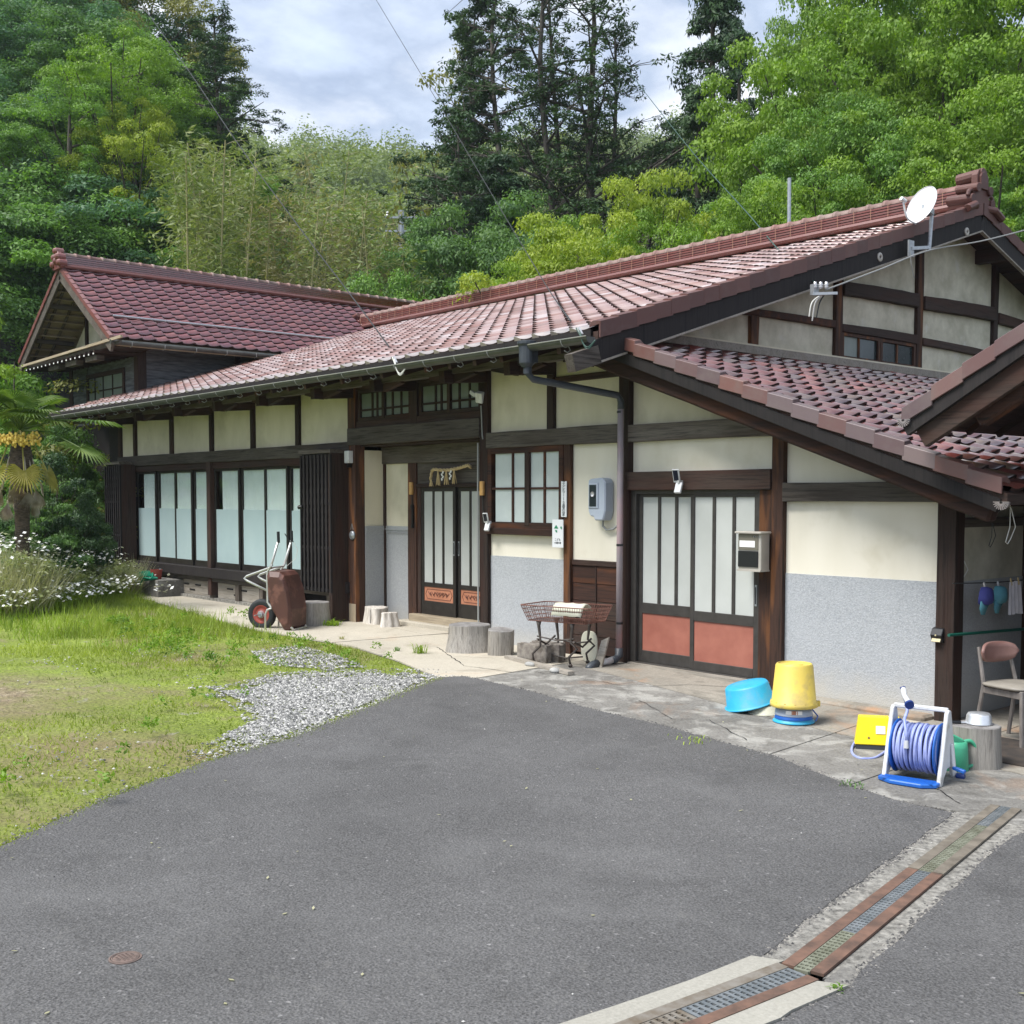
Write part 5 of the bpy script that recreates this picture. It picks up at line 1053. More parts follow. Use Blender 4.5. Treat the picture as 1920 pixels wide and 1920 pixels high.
def quads_obj(name, P, T, B, mat_name, parent=None, kind=None, tri=False):
    """P centre-base, T long axis, B half width vector -> leaf-shaped quads"""
    n = len(P); V = np.empty((n, 4, 3)); V[:, 0] = P; V[:, 1] = P + T * 0.5 + B; V[:, 2] = P + T; V[:, 3] = P + T * 0.5 - B
    me = bpy.data.meshes.new(name); me.vertices.add(n * 4); me.vertices.foreach_set('co', V.reshape(-1).astype(np.float32))
    me.loops.add(n * 4); me.loops.foreach_set('vertex_index', np.arange(n * 4, dtype=np.int32)); me.polygons.add(n)
    me.polygons.foreach_set('loop_start', np.arange(0, n * 4, 4, dtype=np.int32)); me.polygons.foreach_set('loop_total', np.full(n, 4, dtype=np.int32))
    me.update(); me.materials.append(MATS[mat_name])
    o = bpy.data.objects.new(name, me); link(o, parent)
    if kind: o['kind'] = kind
    return o
def unit(v): return v / np.maximum(np.linalg.norm(v, axis=-1, keepdims=True), 1e-9)
def leaf_cloud(C, Rr, n_per, size, droop=0.3, shell=0.5, up=0.35, aspect=0.42, rng=RNG):
    C = np.asarray(C, float); Rr = np.asarray(Rr, float); k = len(C)
    if np.isscalar(n_per): n_per = np.full(k, n_per, int)
    idx = np.repeat(np.arange(k), n_per); n = len(idx)
    d = unit(rng.normal(size=(n, 3))); d[:, 2] = np.where(d[:, 2] < -0.35, -d[:, 2], d[:, 2]); rad = shell + (1 - shell) * rng.random(n) ** 0.6; rad *= rng.uniform(0.8, 1.12, n)
    P = C[idx] + d * Rr[idx] * rad[:, None]
    nrm = unit(d * 0.7 + np.array([0, 0, up]) + rng.normal(size=(n, 3)) * 0.45)
    T = unit(np.cross(nrm, rng.normal(size=(n, 3)))); T[:, 2] -= droop; T = unit(T)
    B = unit(np.cross(T, nrm)); s = size * rng.uniform(0.6, 1.35, n)
    return P, T * s[:, None], B * (s * aspect * 0.5)[:, None]
def limbs(mb, base, tips, r0, rng, bend=0.25, n=6):
    for tp in tips:
        tp = np.array(tp); L = np.linalg.norm(tp[:2] - base[:2]); z0 = max(base[2], tp[2] - L * rng.uniform(0.5, 1.0) - 0.3); z0 = min(z0, tp[2])
        a = np.array([base[0] * 1.0, base[1] * 1.0, z0]); mid = a * 0.5 + tp * 0.5 + rng.normal(size=3) * bend * 0.4 + np.array([0, 0, -0.1 * L])
        r = r0 * (0.22 + 0.05 * L); mb.tube([a, mid, tp], [r, r * 0.65, r * 0.25], 5, cap=False)
def broadleaf(seed, H=10, R=4.2, zb=3.0, k=60, n_per=330, size=0.3, flat=0.75, cr=0.27, droop=0.3, leaf='leaf_mid', bark='bark', name='broadleaf_tree', top=0.8, r0=0.2, n_limb=16, up=0.35, aspect=0.42):
    rng = np.random.default_rng(seed); C = []
    while len(C) < k:
        p = rng.uniform(-1, 1, 3); q = np.linalg.norm(p)
        if q > 1 or (q < 0.45 and rng.random() < 0.7): continue
        z = zb + (p[2] + 1) / 2 * (H - zb); w_ = 1 - 0.35 * max(0, p[2]) ** 2; a = math.atan2(p[1], p[0]); lob = 1 + 0.22 * math.sin(3 * a + seed) + 0.12 * math.sin(5 * a + 2 * seed)
        C.append((p[0] * R * w_ * lob, p[1] * R * w_ * lob, z))
    C = np.array(C); rr = R * cr * rng.uniform(0.65, 1.3, k); Rr = np.stack([rr, rr, rr * flat], -1)
    e = bpy.data.objects.new(name, None); link(e)
    mb = MB(); mb.smooth = True; zt_ = H * 0.8; pts = [(0, 0, -1.5), (0.05, 0.02, zb * 0.5), (0.1 * math.sin(seed), 0.1, zb + (H - zb) * 0.35), (0.2 * math.sin(seed * 2), 0.2 * math.cos(seed), zt_)]
    mb.tube(pts, [r0 * 1.25, r0, r0 * 0.7, r0 * 0.2], 8, cap=False); sel = C[rng.choice(k, min(k, n_limb), replace=False)]; limbs(mb, np.array([0.05, 0.05, zb * 0.6]), sel, r0, rng)
    mb.build('trunk', bark, e)
    P, T, B = leaf_cloud(C, Rr, n_per, size, droop=droop, rng=rng, up=up, aspect=aspect); quads_obj('crown', P, T, B, leaf, e); e['_H'] = H; e['_R'] = R
    return e
def pine(seed, H=16, zb=5.0, spread=2.8, levels=26, leaf='leaf_conifer', size=0.125, n_per=150, lean_=0.3, name='conifer_tree', fork=False, bark='bark', dens=1.0, side=0.0, r0=0.17):
    rng = np.random.default_rng(seed); e = bpy.data.objects.new(name, None); link(e); mb = MB(); mb.smooth = True
    sx = rng.normal() * lean_; sy = rng.normal() * lean_
    tp = lambda z: np.array([sx * (z / H) ** 1.5 + 0.12 * math.sin(z * 0.7 + seed), sy * (z / H) ** 1.5 + 0.1 * math.cos(z * 0.6 + seed), z])
    zs = np.linspace(-1.5, H, 12); mb.tube([tp(max(z, 0)) + np.array([0, 0, min(z, 0)]) for z in zs], [r0 * (1.1 - 0.95 * i / 11) + 0.012 for i in range(12)], 8, cap=False)
    C = []; Rr = []; NP = []
    for i in range(int(levels * dens)):
        z = zb + (H - zb) * (i + rng.random()) / (levels * dens); u = (z - zb) / (H - zb); L = spread * (1 - 0.75 * u ** 1.4) * rng.uniform(0.55, 1.15); a = rng.uniform(0, 2 * math.pi)
        if side and rng.random() < abs(side): a = 0.5 * rng.normal() + (0 if side > 0 else math.pi)
        d = np.array([math.cos(a), math.sin(a), 0]); p0 = tp(z); cu_ = rng.uniform(0.1, 0.75); p1 = p0 + d * L * 0.5 + np.array([0, 0, cu_ * 0.55 * L]); p2 = p0 + d * L + np.array([0, 0, cu_ * L + rng.normal() * 0.15])
        mb.tube([p0, p1, p2], [0.018 + 0.016 * L, 0.016 + 0.008 * L, 0.01], 5, cap=False)
        for q in range(5 + int(L * 3.2)):
            f = rng.uniform(0.35, 1.08); c = p0 + (p2 - p0) * f + rng.normal(size=3) * np.array([0.42, 0.42, 0.26]) * (0.5 + L * 0.3); b0 = p0 + (p2 - p0) * max(0.2, f - 0.25) + np.array([0, 0, 0.06])
            mb.tube([b0, c], [0.014, 0.006], 4, cap=False); r = rng.uniform(0.16, 0.36) * (0.7 + 0.1 * L); C.append(c); Rr.append((r, r, r * 0.6)); NP.append(int(n_per * (r / 0.3) ** 2))
    mb.build('trunk', bark, e); P, T, B = leaf_cloud(C, Rr, np.array(NP), size, droop=0.25, shell=0.25, rng=rng, up=0.4, aspect=0.35); quads_obj('crown', P, T, B, leaf, e); e['_H'] = H; e['_R'] = spread
    return e
def cedar(seed, H=14, R=2.6, leaf='leaf_conifer', size=0.2, n_per=130, name='cedar_tree', k=130):
    rng = np.random.default_rng(seed); e = bpy.data.objects.new(name, None); link(e); mb = MB(); mb.smooth = True
    mb.tube([(0, 0, -1.5), (0, 0, H * 0.5), (0.05, 0, H)], [0.24, 0.15, 0.03], 8, cap=False); C = []; Rr = []
    for i in range(k):
        u = rng.random() ** 0.8; z = 1.2 + (H - 1.2) * u; rad = R * (1 - u) ** 0.75 * rng.uniform(0.5, 1.08) + 0.12; a = rng.uniform(0, 6.28); C.append((rad * math.cos(a), rad * math.sin(a), z - rad * 0.12)); r = rng.uniform(0.35, 0.75) * (1.1 - 0.55 * u); Rr.append((r, r, r * 0.55))
        if i % 4 == 0: mb.tube([(0, 0, z - 0.1), C[-1]], [0.04, 0.012], 4, cap=False)
    mb.build('trunk', 'bark', e); P, T, B = leaf_cloud(C, Rr, n_per, size, droop=0.7, shell=0.3, rng=rng, aspect=0.3); quads_obj('crown', P, T, B, leaf, e); e['_H'] = H; e['_R'] = R
    return e
def bamboo(seed, H=11, leaf='leaf_bamboo', n=900, name='bamboo', size=0.22):
    rng = np.random.default_rng(seed); e = bpy.data.objects.new(name, None); link(e); mb = MB(); mb.smooth = True
    a = rng.uniform(0, 6.28); bend = rng.uniform(0.4, 1.3); f = lambda z: np.array([math.cos(a) * bend * (z / H) ** 2.5, math.sin(a) * bend * (z / H) ** 2.5, z - 0.25 * bend * (z / H) ** 4])
    zz = np.linspace(-0.5, H, 14); mb.tube([f(z) if z > 0 else np.array([0, 0, z]) for z in zz], [0.045 * (1 - 0.8 * i / 13) + 0.006 for i in range(14)], 6, cap=False)
    P = []; 
    for i in range(46):
        z = H * (0.16 + 0.84 * (i + rng.random()) / 46); L = rng.uniform(0.5, 1.35) * (1.15 - 0.55 * z / H); b = rng.uniform(0, 6.28); p0 = f(z); p1 = p0 + np.array([math.cos(b) * L, math.sin(b) * L, L * rng.uniform(0.15, 0.6)])
        mb.tube([p0, (p0 + p1) / 2 + np.array([0, 0, 0.06]), p1], [0.009, 0.006, 0.003], 3, cap=False); m_ = n // 46
        t = rng.uniform(0.25, 1.1, m_)[:, None]; P.append(p0 + (p1 - p0) * t + rng.normal(size=(m_, 3)) * 0.14)
    mb.build('culm', 'culm', e); P = np.concatenate(P); m_ = len(P); T = unit(rng.normal(size=(m_, 3)) * np.array([1, 1, 0.5]) + np.array([0, 0, -0.45])); B = unit(np.cross(T, rng.normal(size=(m_, 3)))); s = size * rng.uniform(0.6, 1.3, m_)
    quads_obj('crown', P, T * s[:, None], B * (s * 0.11)[:, None], leaf, e); e['_H'] = H; e['_R'] = 1.2
    return e
_used = set()
def place(proto, px, py_top, dist, label, cat, group=None, width=None, leaf=None, rz=None, name=None):
    if proto.name in _used: o = copy_tree(proto)
    else: o = proto; _used.add(proto.name)
    q = at(px, py_top, dist); z0 = float(terr(q.x, q.y)) - 0.3; H = proto['_H']; s = (q.z - z0) / H
    w_ = (width / (2 * proto['_R'])) if width else s
    if group and 'left' in group and 'hill' in group and s < 0.8 * w_: s = 0.8 * w_; z0 = q.z - s * H      # keeps its proportions, rooted lower on the slope
    o.location = (q.x, q.y, z0); o.scale = (w_, w_, s); o.rotation_euler = (0, 0, random.uniform(0, 6.28) if rz is None else rz)
    if name: o.name = name
    props(o, label, cat, group)
    if leaf:
        for c in o.children:
            if c.name.startswith('crown'):
                c.material_slots[0].link = 'OBJECT'; c.material_slots[0].material = MATS[leaf]
    return o
# prototypes
b1 = broadleaf(1, 11, 4.4, 1.0, 115, 520, 0.155, cr=0.20); b2 = broadleaf(2, 11, 4.2, 1.0, 115, 520, 0.155, flat=0.5, cr=0.21); b3 = broadleaf(3, 12, 4.0, 1.2, 115, 500, 0.15, cr=0.20)
lay1 = broadleaf(4, 9, 4.2, 2.2, 90, 420, 0.125, flat=0.55, cr=0.18, droop=0.35, leaf='leaf_bright', up=0.5, n_limb=26); lay2 = broadleaf(5, 9, 4.0, 2.0, 90, 420, 0.125, flat=0.5, cr=0.18, droop=0.35, leaf='leaf_bright', up=0.5, n_limb=26)
r1 = broadleaf(6, 13, 4.6, 1.6, 230, 460, 0.10, flat=0.6, cr=0.14, droop=0.75, leaf='leaf_bright', n_limb=30, aspect=0.5); r2 = broadleaf(7, 12, 4.4, 1.4, 230, 460, 0.10, flat=0.55, cr=0.14, droop=0.75, leaf='leaf_bright', n_limb=30, aspect=0.5)
m1 = broadleaf(8, 7.5, 3.2, 1.4, 150, 380, 0.09, flat=0.5, cr=0.155, droop=0.55, leaf='leaf_lime', n_limb=30, r0=0.14, aspect=0.4); m2 = broadleaf(9, 7.5, 3.3, 1.2, 150, 380, 0.09, flat=0.5, cr=0.155, droop=0.55, leaf='leaf_lime', n_limb=30, r0=0.14, aspect=0.4)
c1 = cedar(10, 14, 2.7, k=190, n_per=170, size=0.15); c2 = cedar(11, 13, 2.4, k=170, n_per=160, size=0.15)
p1 = pine(12, 19, 3.0, 3.4, 62, side=-0.5, r0=0.17); p2 = pine(13, 19, 8, 2.8, 32, r0=0.16, n_per=62); p3 = pine(15, 18, 8.5, 3.4, 28, side=0.45, r0=0.2, n_per=62); p4 = pine(17, 15, 2, 2.8, 60, r0=0.12, n_per=110)
bb = [bamboo(20 + i, 11, 'leaf_bamboo' if i % 2 == 0 else 'leaf_bamboo_dry', 1500) for i in range(4)]

# --- hill on the left
HG = 'trees covering the hill on the left'
back = [(-70, -120, 64, b1, 'leaf_blue', 'bluish dark tree'), (0, -150, 62, b3, 'leaf_dark', ''), (70, -130, 60, b2, 'leaf_blue', ''), (150, -110, 62, b1, 'leaf_dark', ''), (215, -100, 60, b3, 'leaf_blue', ''), (275, -50, 58, b2, 'leaf_olive', ''), (-20, -20, 54, b2, 'leaf_blue', ''), (60, 10, 53, b1, 'leaf_dark', ''), (130, -10, 55, b3, 'leaf_blue', ''), (200, 30, 54, b1, 'leaf_dark', ''), (230, 60, 52, b2, 'leaf_mid', ''), (275, 80, 52, b3, 'leaf_mid', ''), (-10, 150, 48, b3, 'leaf_blue', ''), (55, 190, 47, b1, 'leaf_dark', ''), (320, 235, 49, b2, 'leaf_mid', ''), (280, 185, 48, b1, 'leaf_mid', ''), (20, 290, 44, b2, 'leaf_dark', ''), (100, 300, 44, b3, 'leaf_blue', ''), (180, 300, 44, b1, 'leaf_dark', ''), (250, 290, 44, b2, 'leaf_blue', ''), (315, 300, 45, b1, 'leaf_dark', ''), (-30, 350, 42, b1, 'leaf_dark', ''), (60, 365, 41.5, b2, 'leaf_mid', ''), (140, 380, 41.5, b3, 'leaf_dark', ''), (225, 370, 42, b1, 'leaf_dark', ''), (300, 385, 43, b2, 'leaf_mid', '')]
desc = {'leaf_blue': 'bluish dark green broadleaf tree', 'leaf_dark': 'dark green broadleaf tree', 'leaf_mid': 'fresh green broadleaf tree', 'leaf_olive': 'yellowish olive broadleaf tree'}
rows = {}; ordn = ['leftmost', 'second from left', 'third from left', 'fourth from left', 'fifth from left', 'sixth from left', 'seventh from left']
for i, (px, py, d, pr, lf, _) in enumerate(back):
    if d < 48 and lf == 'leaf_dark' and i % 2 == 0: lf = 'leaf_mid'
    rn = 'top row' if d >= 58 else ('second row' if d >= 52 else ('third row' if d >= 47 else ('fourth row' if d >= 43.5 else 'lowest row'))); k = rows.get(rn, 0); rows[rn] = k + 1
    place(pr, px, py, d, '%s, %s in the %s of the left hill' % (desc[lf], ordn[k], rn), 'tree', HG, width=random.uniform(7.5, 9.5), leaf=lf)
place(lay1, 225, 70, 44.5, 'bright yellow-green layered tree standing out in the middle of the left hill', 'tree', HG, width=6.6)
place(lay2, 130, 130, 43.5, 'fresh layered tree left of the brightest one on the left hill', 'tree', HG, width=5.6, leaf='leaf_mid')
place(lay1, 250, 190, 42, 'small glowing lime layered tree low in the left hill woods', 'tree', HG, width=4.6, leaf='leaf_lime')
place(lay2, 300, 195, 46, 'spreading fresh green tree at the right flank of the left hill', 'tree', HG, width=5.5)
place(lay2, 325, 245, 45, 'fresh green tree just behind the bamboo on the left hill', 'tree', HG, width=6)
place(p4, 405, 22, 46, 'dark airy evergreen against the sky at the right end of the left hill', 'tree', None, width=6.2, leaf='leaf_conifer')
place(c2, 400, 90, 53, 'dark evergreen close behind the airy one on the skyline', 'tree', None, width=5)
# --- bamboo grove
BG = 'bamboo grove behind the left house'
spots = []
for i in range(40):
    px = 345 + (i * 7.5 if i < 18 else 135 + (i - 18) * 14.5) + random.uniform(-8, 8); prof = 245 + abs(px - 400) * 0.5 if px < 470 else (262 if 604 < px < 640 else 335 + max(0, px - 650) * 0.9)
    spots.append((px, prof + random.uniform(0, 70), random.uniform(33, 40)))
spots.sort(); NB = len(spots); cnt_ = {True: 0, False: 0}
for i, (px, py, d) in enumerate(spots):
    dry = 480 < px < 800 and i % 3 != 0
    pr = bb[(1 if i % 2 else 3) if dry else (0 if i % 2 else 2)]
    place(pr, px, py, d, 'straw-coloured feathery bamboo in the grove behind the left roof ridge' if dry else 'greenish feathery bamboo in the grove behind the left roof ridge', 'bamboo', BG, width=2.6)
# --- evergreens and pines in the middle
place(p1, 925, -60, 41, 'tall dense dark conifer, leftmost and fullest of the tall group above the roof', 'tree', 'tall conifers behind the house', width=8.6, rz=0.5)
place(p2, 1035, -90, 40, 'tall straight conifer with bare lower trunk, second of the tall group', 'tree', 'tall conifers behind the house', width=6.8)
place(p3, 1130, -70, 39, 'tall conifer with thick grey trunk and long branches reaching right', 'tree', 'tall conifers behind the house', width=9.0, rz=-0.55)
place(p2, 1085, -60, 41, 'thin tall conifer between the two thick trunked ones', 'tree', 'tall conifers behind the house', width=6.0)
place(p1, 880, 30, 43, 'dark full conifer forming the left edge of the tall group', 'tree', 'tall conifers behind the house', width=5.6)
place(p3, 1165, 60, 40, 'leaning tall conifer right of the thick trunk', 'tree', 'tall conifers behind the house', width=6.0)
place(p4, 880, 235, 35, 'low dark evergreen spreading left below the tall conifers', 'tree', None, width=4.6)
place(c1, 940, 300, 36, 'bushy dark evergreen under the tall conifers', 'tree', None, width=6.5)
place(b1, 870, 375, 34, 'rounded dark green tree right of the bamboo grove', 'tree', None, width=6.0, leaf='leaf_dark')
place(b2, 980, 380, 33, 'dark green tree behind the lime maple at roof height', 'tree', None, width=6.0, leaf='leaf_dark')
place(b3, 800, 430, 34, 'low dark green tree at the end of the bamboo grove', 'tree', None, width=4.5, leaf='leaf_dark')
place(b1, 740, 500, 32, 'low green bush mass beyond the left roof ridge', 'tree', None, width=4.5, leaf='leaf_mid')
# pale loose tree left of the conifers: sparse light leaves
lo = broadleaf(30, 14, 3.2, 4.0, 34, 60, 0.2, flat=0.5, cr=0.22, leaf='leaf_olive', n_limb=34, r0=0.12, bark='bark_pale')
place(lo, 862, 75, 44, 'pale thin-leaved tree reaching left out of the tall conifers', 'tree', None, width=6)
# bare snag with dead limbs
sn = thing('dead_tree', (0, 0, 0), 'leafless dead tree with forked grey limbs against the sky', 'tree'); mb = MB(); mb.smooth = True
mb.tube([(0, 0, -1), (0.1, 0, 6), (0.0, 0, 8.2)], [0.16, 0.13, 0.10], 7, cap=False)
rs = np.random.default_rng(5)
for k in range(9):
    z = 7 + k * 0.32; s = -1 if k % 2 else 1; mb.tube([(0, 0, z), (s * 0.35, 0.1, z + 0.7), (s * (0.45 + rs.random() * 0.5), 0.2 * rs.normal(), z + 2.2 + rs.random())], [0.07, 0.05, 0.012], 5, cap=False)
    mb.tube([(s * 0.35, 0.1, z + 0.7), (s * 0.9, 0.1, z + 1.1), (s * 1.0, 0.2, z + 1.7)], [0.035, 0.02, 0.008], 4, cap=False)
mb.build('trunk', 'bark', sn); q = at(1195, 330, 38); sn.location = (q.x, q.y, float(terr(q.x, q.y)) - 0.3); sn.scale = (1, 1, 1.0); sn.rotation_euler = (0, 0, YAW)
# --- lime maples just over the ridge
place(m1, 1210, 310, 27.5, 'brightest yellow-green maple, highest of those above the ridge', 'tree', 'maples behind the ridge', width=5.4)
place(m2, 1075, 405, 26, 'yellow-green maple low over the middle of the ridge', 'tree', 'maples behind the ridge', width=6.4)
place(m1, 990, 475, 26, 'small lime maple at the left, just touching the ridge line', 'tree', 'maples behind the ridge', width=3.6, leaf='leaf_bright')
place(m2, 1290, 370, 26.5, 'fresh green maple between the lime one and the big right-hand trees', 'tree', 'maples behind the ridge', width=5.6, leaf='leaf_bright')
place(m1, 1130, 390, 30, 'green maple behind the two yellow-green ones', 'tree', 'maples behind the ridge', width=5.5, leaf='leaf_bright')
# --- big trees on the right
RG = 'large leafy trees on the right'
place(c1, 1340, -60, 39, 'dark drooping cedar against the sky left of the big green trees', 'tree', None, width=6.6)
place(c2, 1310, 170, 37, 'shorter dark conifer at the foot of the drooping cedar', 'tree', None, width=4.6)
place(c2, 1385, 60, 37, 'dark conifer half hidden by the big green trees', 'tree', None, width=4.4)
for (px, py, d, pr, wd, lf, lb) in ((1545, -60, 33, r1, 5.6, 'leaf_bright', 'tall bright green tree, leftmost of the big leafy ones on the right'), (1475, 160, 31, r2, 4.2, 'leaf_bright', 'leafy green tree below the leftmost tall one on the right'), (1640, -160, 33, r2, 9.0, 'leaf_bright', 'tall leafy tree behind the satellite dish, top out of frame'), (1790, -180, 31, r1, 9, 'leaf_bright', 'tall leafy tree right of the satellite dish, top out of frame'), (1930, -150, 30, r2, 8.5, 'leaf_bright', 'tall leafy tree cut by the right edge of the photo'), (1560, 190, 28.5, r1, 6.5, 'leaf_mid', 'darker green tree behind the metal pole on the roof'), (1700, 210, 28, r2, 6.5, 'leaf_mid', 'mid green tree low behind the dish'), (1860, 160, 27, r1, 7, 'leaf_bright', 'bright tree close behind the gable ornament'), (1400, 330, 28, r2, 4.8, 'leaf_bright', 'low green tree at the ridge right of the maples'), (1500, 300, 27, m2, 6.0, 'leaf_bright', 'small leafy tree beside the metal pole'), (1960, 330, 26, r2, 6, 'leaf_mid', 'dark leafy tree low at the right edge'), (1680, -40, 42, b1, 9, 'leaf_dark', 'shaded tree filling the gap behind the big leafy trees'), (1780, -20, 42, b2, 12, 'leaf_dark', 'second shaded tree at the back of the right-hand wood'), (1540, 120, 42, b3, 6, 'leaf_dark', 'shaded tree at the back between cedar and leafy trees'), (1900, 60, 40, b1, 11, 'leaf_dark', 'shaded tree at the back near the right edge')):
    place(pr, px, py, d, lb, 'tree', RG, width=wd, leaf=lf)
# --- far wooded hill: reads as one mass
rng = np.random.default_rng(44); C = []; Rr = []; NP = []
tries = 0
while len(C) < 1700 and tries < 60000:
    tries += 1; px = rng.uniform(240, 1420); d = 115 + 210 * rng.random() ** 1.1; q = at(px, 900, d); 
    z = float(terr(q.x, q.y)); R0 = rng.uniform(1.7, 3.4) * (1 + d / 400); C.append((q.x, q.y, z + R0 * 0.9)); con = rng.random() < 0.35; Rr.append((R0 * (0.7 if con else 1), R0 * (0.7 if con else 1), R0 * (1.7 if con else 0.95))); NP.append(int(130 + 90 * (R0 / 3) ** 2))
P, T, B = leaf_cloud(C, Rr, np.array(NP), 0.62, droop=0.2, shell=0.6, rng=rng, aspect=0.6)
quads_obj('far_forest', P, T, B, 'leaf_far', None, 'stuff')
ff_ = bpy.data.objects['far_forest']; props(ff_, 'distant hillside woods seen as one hazy green mass under the sky', 'forest')
# undergrowth along the foot of the left hill and behind the house
C = []; Rr = []
for i in range(300):
    px = rng.uniform(-420, 330) if i < 130 else rng.uniform(640, 1400); d = rng.uniform(40.2, 43) if i < 130 else rng.uniform(26, 44); q = at(px, 900, d); r_ = rng.uniform(0.8, 1.5); C.append((q.x, q.y, float(terr(q.x, q.y)) + r_ * 0.4)); Rr.append((r_, r_, r_ * 0.7))
P, T, B = leaf_cloud(C, Rr, 190, 0.24, droop=0.3, rng=rng); o = quads_obj('undergrowth', P, T, B, 'leaf_dark', None, 'stuff')

# --- shrubs in the left garden
SG = 'garden shrubs left of the house'
s1 = broadleaf(50, 3.4, 1.5, 0.2, 60, 330, 0.085, flat=0.5, cr=0.22, leaf='leaf_dark', name='garden_shrub', r0=0.06, n_limb=20, droop=0.2); s2 = broadleaf(51, 3.4, 1.6, 0.3, 46, 330, 0.085, flat=0.28, cr=0.28, leaf='leaf_mid', name='garden_shrub', r0=0.06, n_limb=20, up=0.8, droop=0.1)
for (px, py, d, pr, wd, lf, lb) in ((112, 850, 21.3, s1, 1.7, 'leaf_conifer', 'tallest dark evergreen shrub right of the palm trunk, near the shutter box'), (152, 925, 21.5, s1, 1.1, 'leaf_conifer', 'small dark shrub below the eave corner beside the shutter box'), (70, 905, 20.8, s1, 1.8, 'leaf_dark', 'dark shrub behind the palm trunk'), (15, 930, 20.3, s2, 2.0, 'leaf_dark', 'low layered dark shrub at the left edge under the palm'), (95, 700, 26, s2, 4.2, 'leaf_olive', 'yellowish layered maple between the palm and the tall house'), (30, 760, 25, s2, 3.5, 'leaf_mid', 'green shrub behind the palm crown'), (5, 565, 26, s2, 2.6, 'leaf_bright', 'bright feathery tree at the left edge beside the gable'), (110, 790, 24.8, s1, 2.3, 'leaf_dark', 'shaded shrub under the end of the long eave'), (-20, 680, 27, s1, 3.6, 'leaf_mid', 'tall green shrub cut by the left edge'), (175, 960, 23.5, s1, 1.2, 'leaf_conifer', 'dark shrub in the gap behind the eave post')):
    place(pr, px, py, d, lb, 'shrub', SG, width=wd, leaf=lf)

# --- windmill palm
pb = at(45, 1110, 19.3); palm = thing('fan_palm', (pb.x, pb.y, 0), 'fan palm with drooping dead fronds and yellow flower clusters at the left edge', 'palm')
mb = MB(); mb.smooth = True; mb.tube([(pb.x + 0.01 * math.sin(k), pb.y, 0.24 * k) for k in range(12)], [0.09, 0.10, 0.095, 0.10, 0.10, 0.105, 0.11, 0.12, 0.14, 0.16, 0.17, 0.11], 12); mb.build('trunk', 'palm_trunk', palm)
def frond(az, el, Lp, Rf, m, droop, hang=False):
    top = Vector((pb.x, pb.y, 2.78 if not hang else 2.55)); d = Vector((math.cos(az) * math.cos(el), math.sin(az) * math.cos(el), math.sin(el))); sd_ = Vector((-math.sin(az), math.cos(az), 0))
    tip = top + d * Lp + Vector((0, 0, -droop * Lp * 0.3)); mb = MB(); mb.tube([top, top + d * Lp * 0.5 + Vector((0, 0, 0.04)), tip], [0.018, 0.013, 0.01], 5, cap=False)
    d2 = (d + Vector((0, 0, -droop))).normalized(); up_ = d2.cross(sd_).normalized(); nseg = 26
    for i in range(nseg):
        a = (i / (nseg - 1) - 0.5) * (4.4 if not hang else 1.3); L = Rf * (0.72 + 0.28 * math.cos(a * 0.6)) * random.uniform(0.92, 1.05)
        dd = (d2 * math.cos(a) + sd_ * math.sin(a)); e1 = tip + dd * L * 0.62 + up_ * 0.02; e2 = tip + dd * L + Vector((0, 0, -L * (0.13 if not hang else 0.05)))
        wv = dd.cross(up_).normalized() * Rf * (0.045 if not hang else 0.016)
        mb.add([tip, e1 + wv, e2, e1 - wv, e1 + up_ * -0.018], [(0, 1, 4), (1, 2, 4), (0, 4, 3), (4, 2, 3)])
    mb.build('frond', m, palm)
V_toward = lambda a: -(_Fh.x * math.cos(a) + _Fh.y * math.sin(a))
for k in range(17):
    frond(k * 2.399, R_(random.choice([75, 60, 48, 38, 28, 15]) if V_toward(k * 2.399) < 0.2 else random.choice([70, 55, 45])), random.uniform(0.38, 0.72), random.uniform(0.34, 0.44), 'palm_leaf', random.uniform(0.3, 0.9))
for k in range(3): frond(YAW - 1.57 + k * 1.1 - 0.6, R_(-50), 0.62, 0.36, 'palm_yellow', 0.9)
for k in range(11): frond(k * 0.57, R_(random.uniform(-70, -45)), random.uniform(0.35, 0.6), random.uniform(0.26, 0.36), 'palm_dead', 2.2, hang=True)
frond(math.atan2(_R.y, _R.x), R_(12), 1.15, 0.5, 'palm_leaf', 0.3); frond(math.atan2(_R.y, _R.x) - 0.3, R_(-8), 1.1, 0.5, 'palm_leaf', 0.4)
for k in range(8):
    c = Vector((pb.x, pb.y, 2.62 + 0.05 * math.sin(3 * k))) - _Fh * (0.30 - 0.03 * abs(k - 3.5)) + _R * (k - 3.5) * 0.085; mb = MB()
    for q in range(26): r_ = random.uniform(0.018, 0.032); v = Vector((random.gauss(0, 0.05), random.gauss(0, 0.05), random.gauss(0, 0.04))); mb.lathe([(0, -r_), (r_ * 0.8, -r_ * 0.5), (r_ * 0.8, r_ * 0.5), (0, r_)], 5, c=c + v)
    mb.build('flower_cluster', 'palm_fruit', palm)['kind'] = 'stuff'

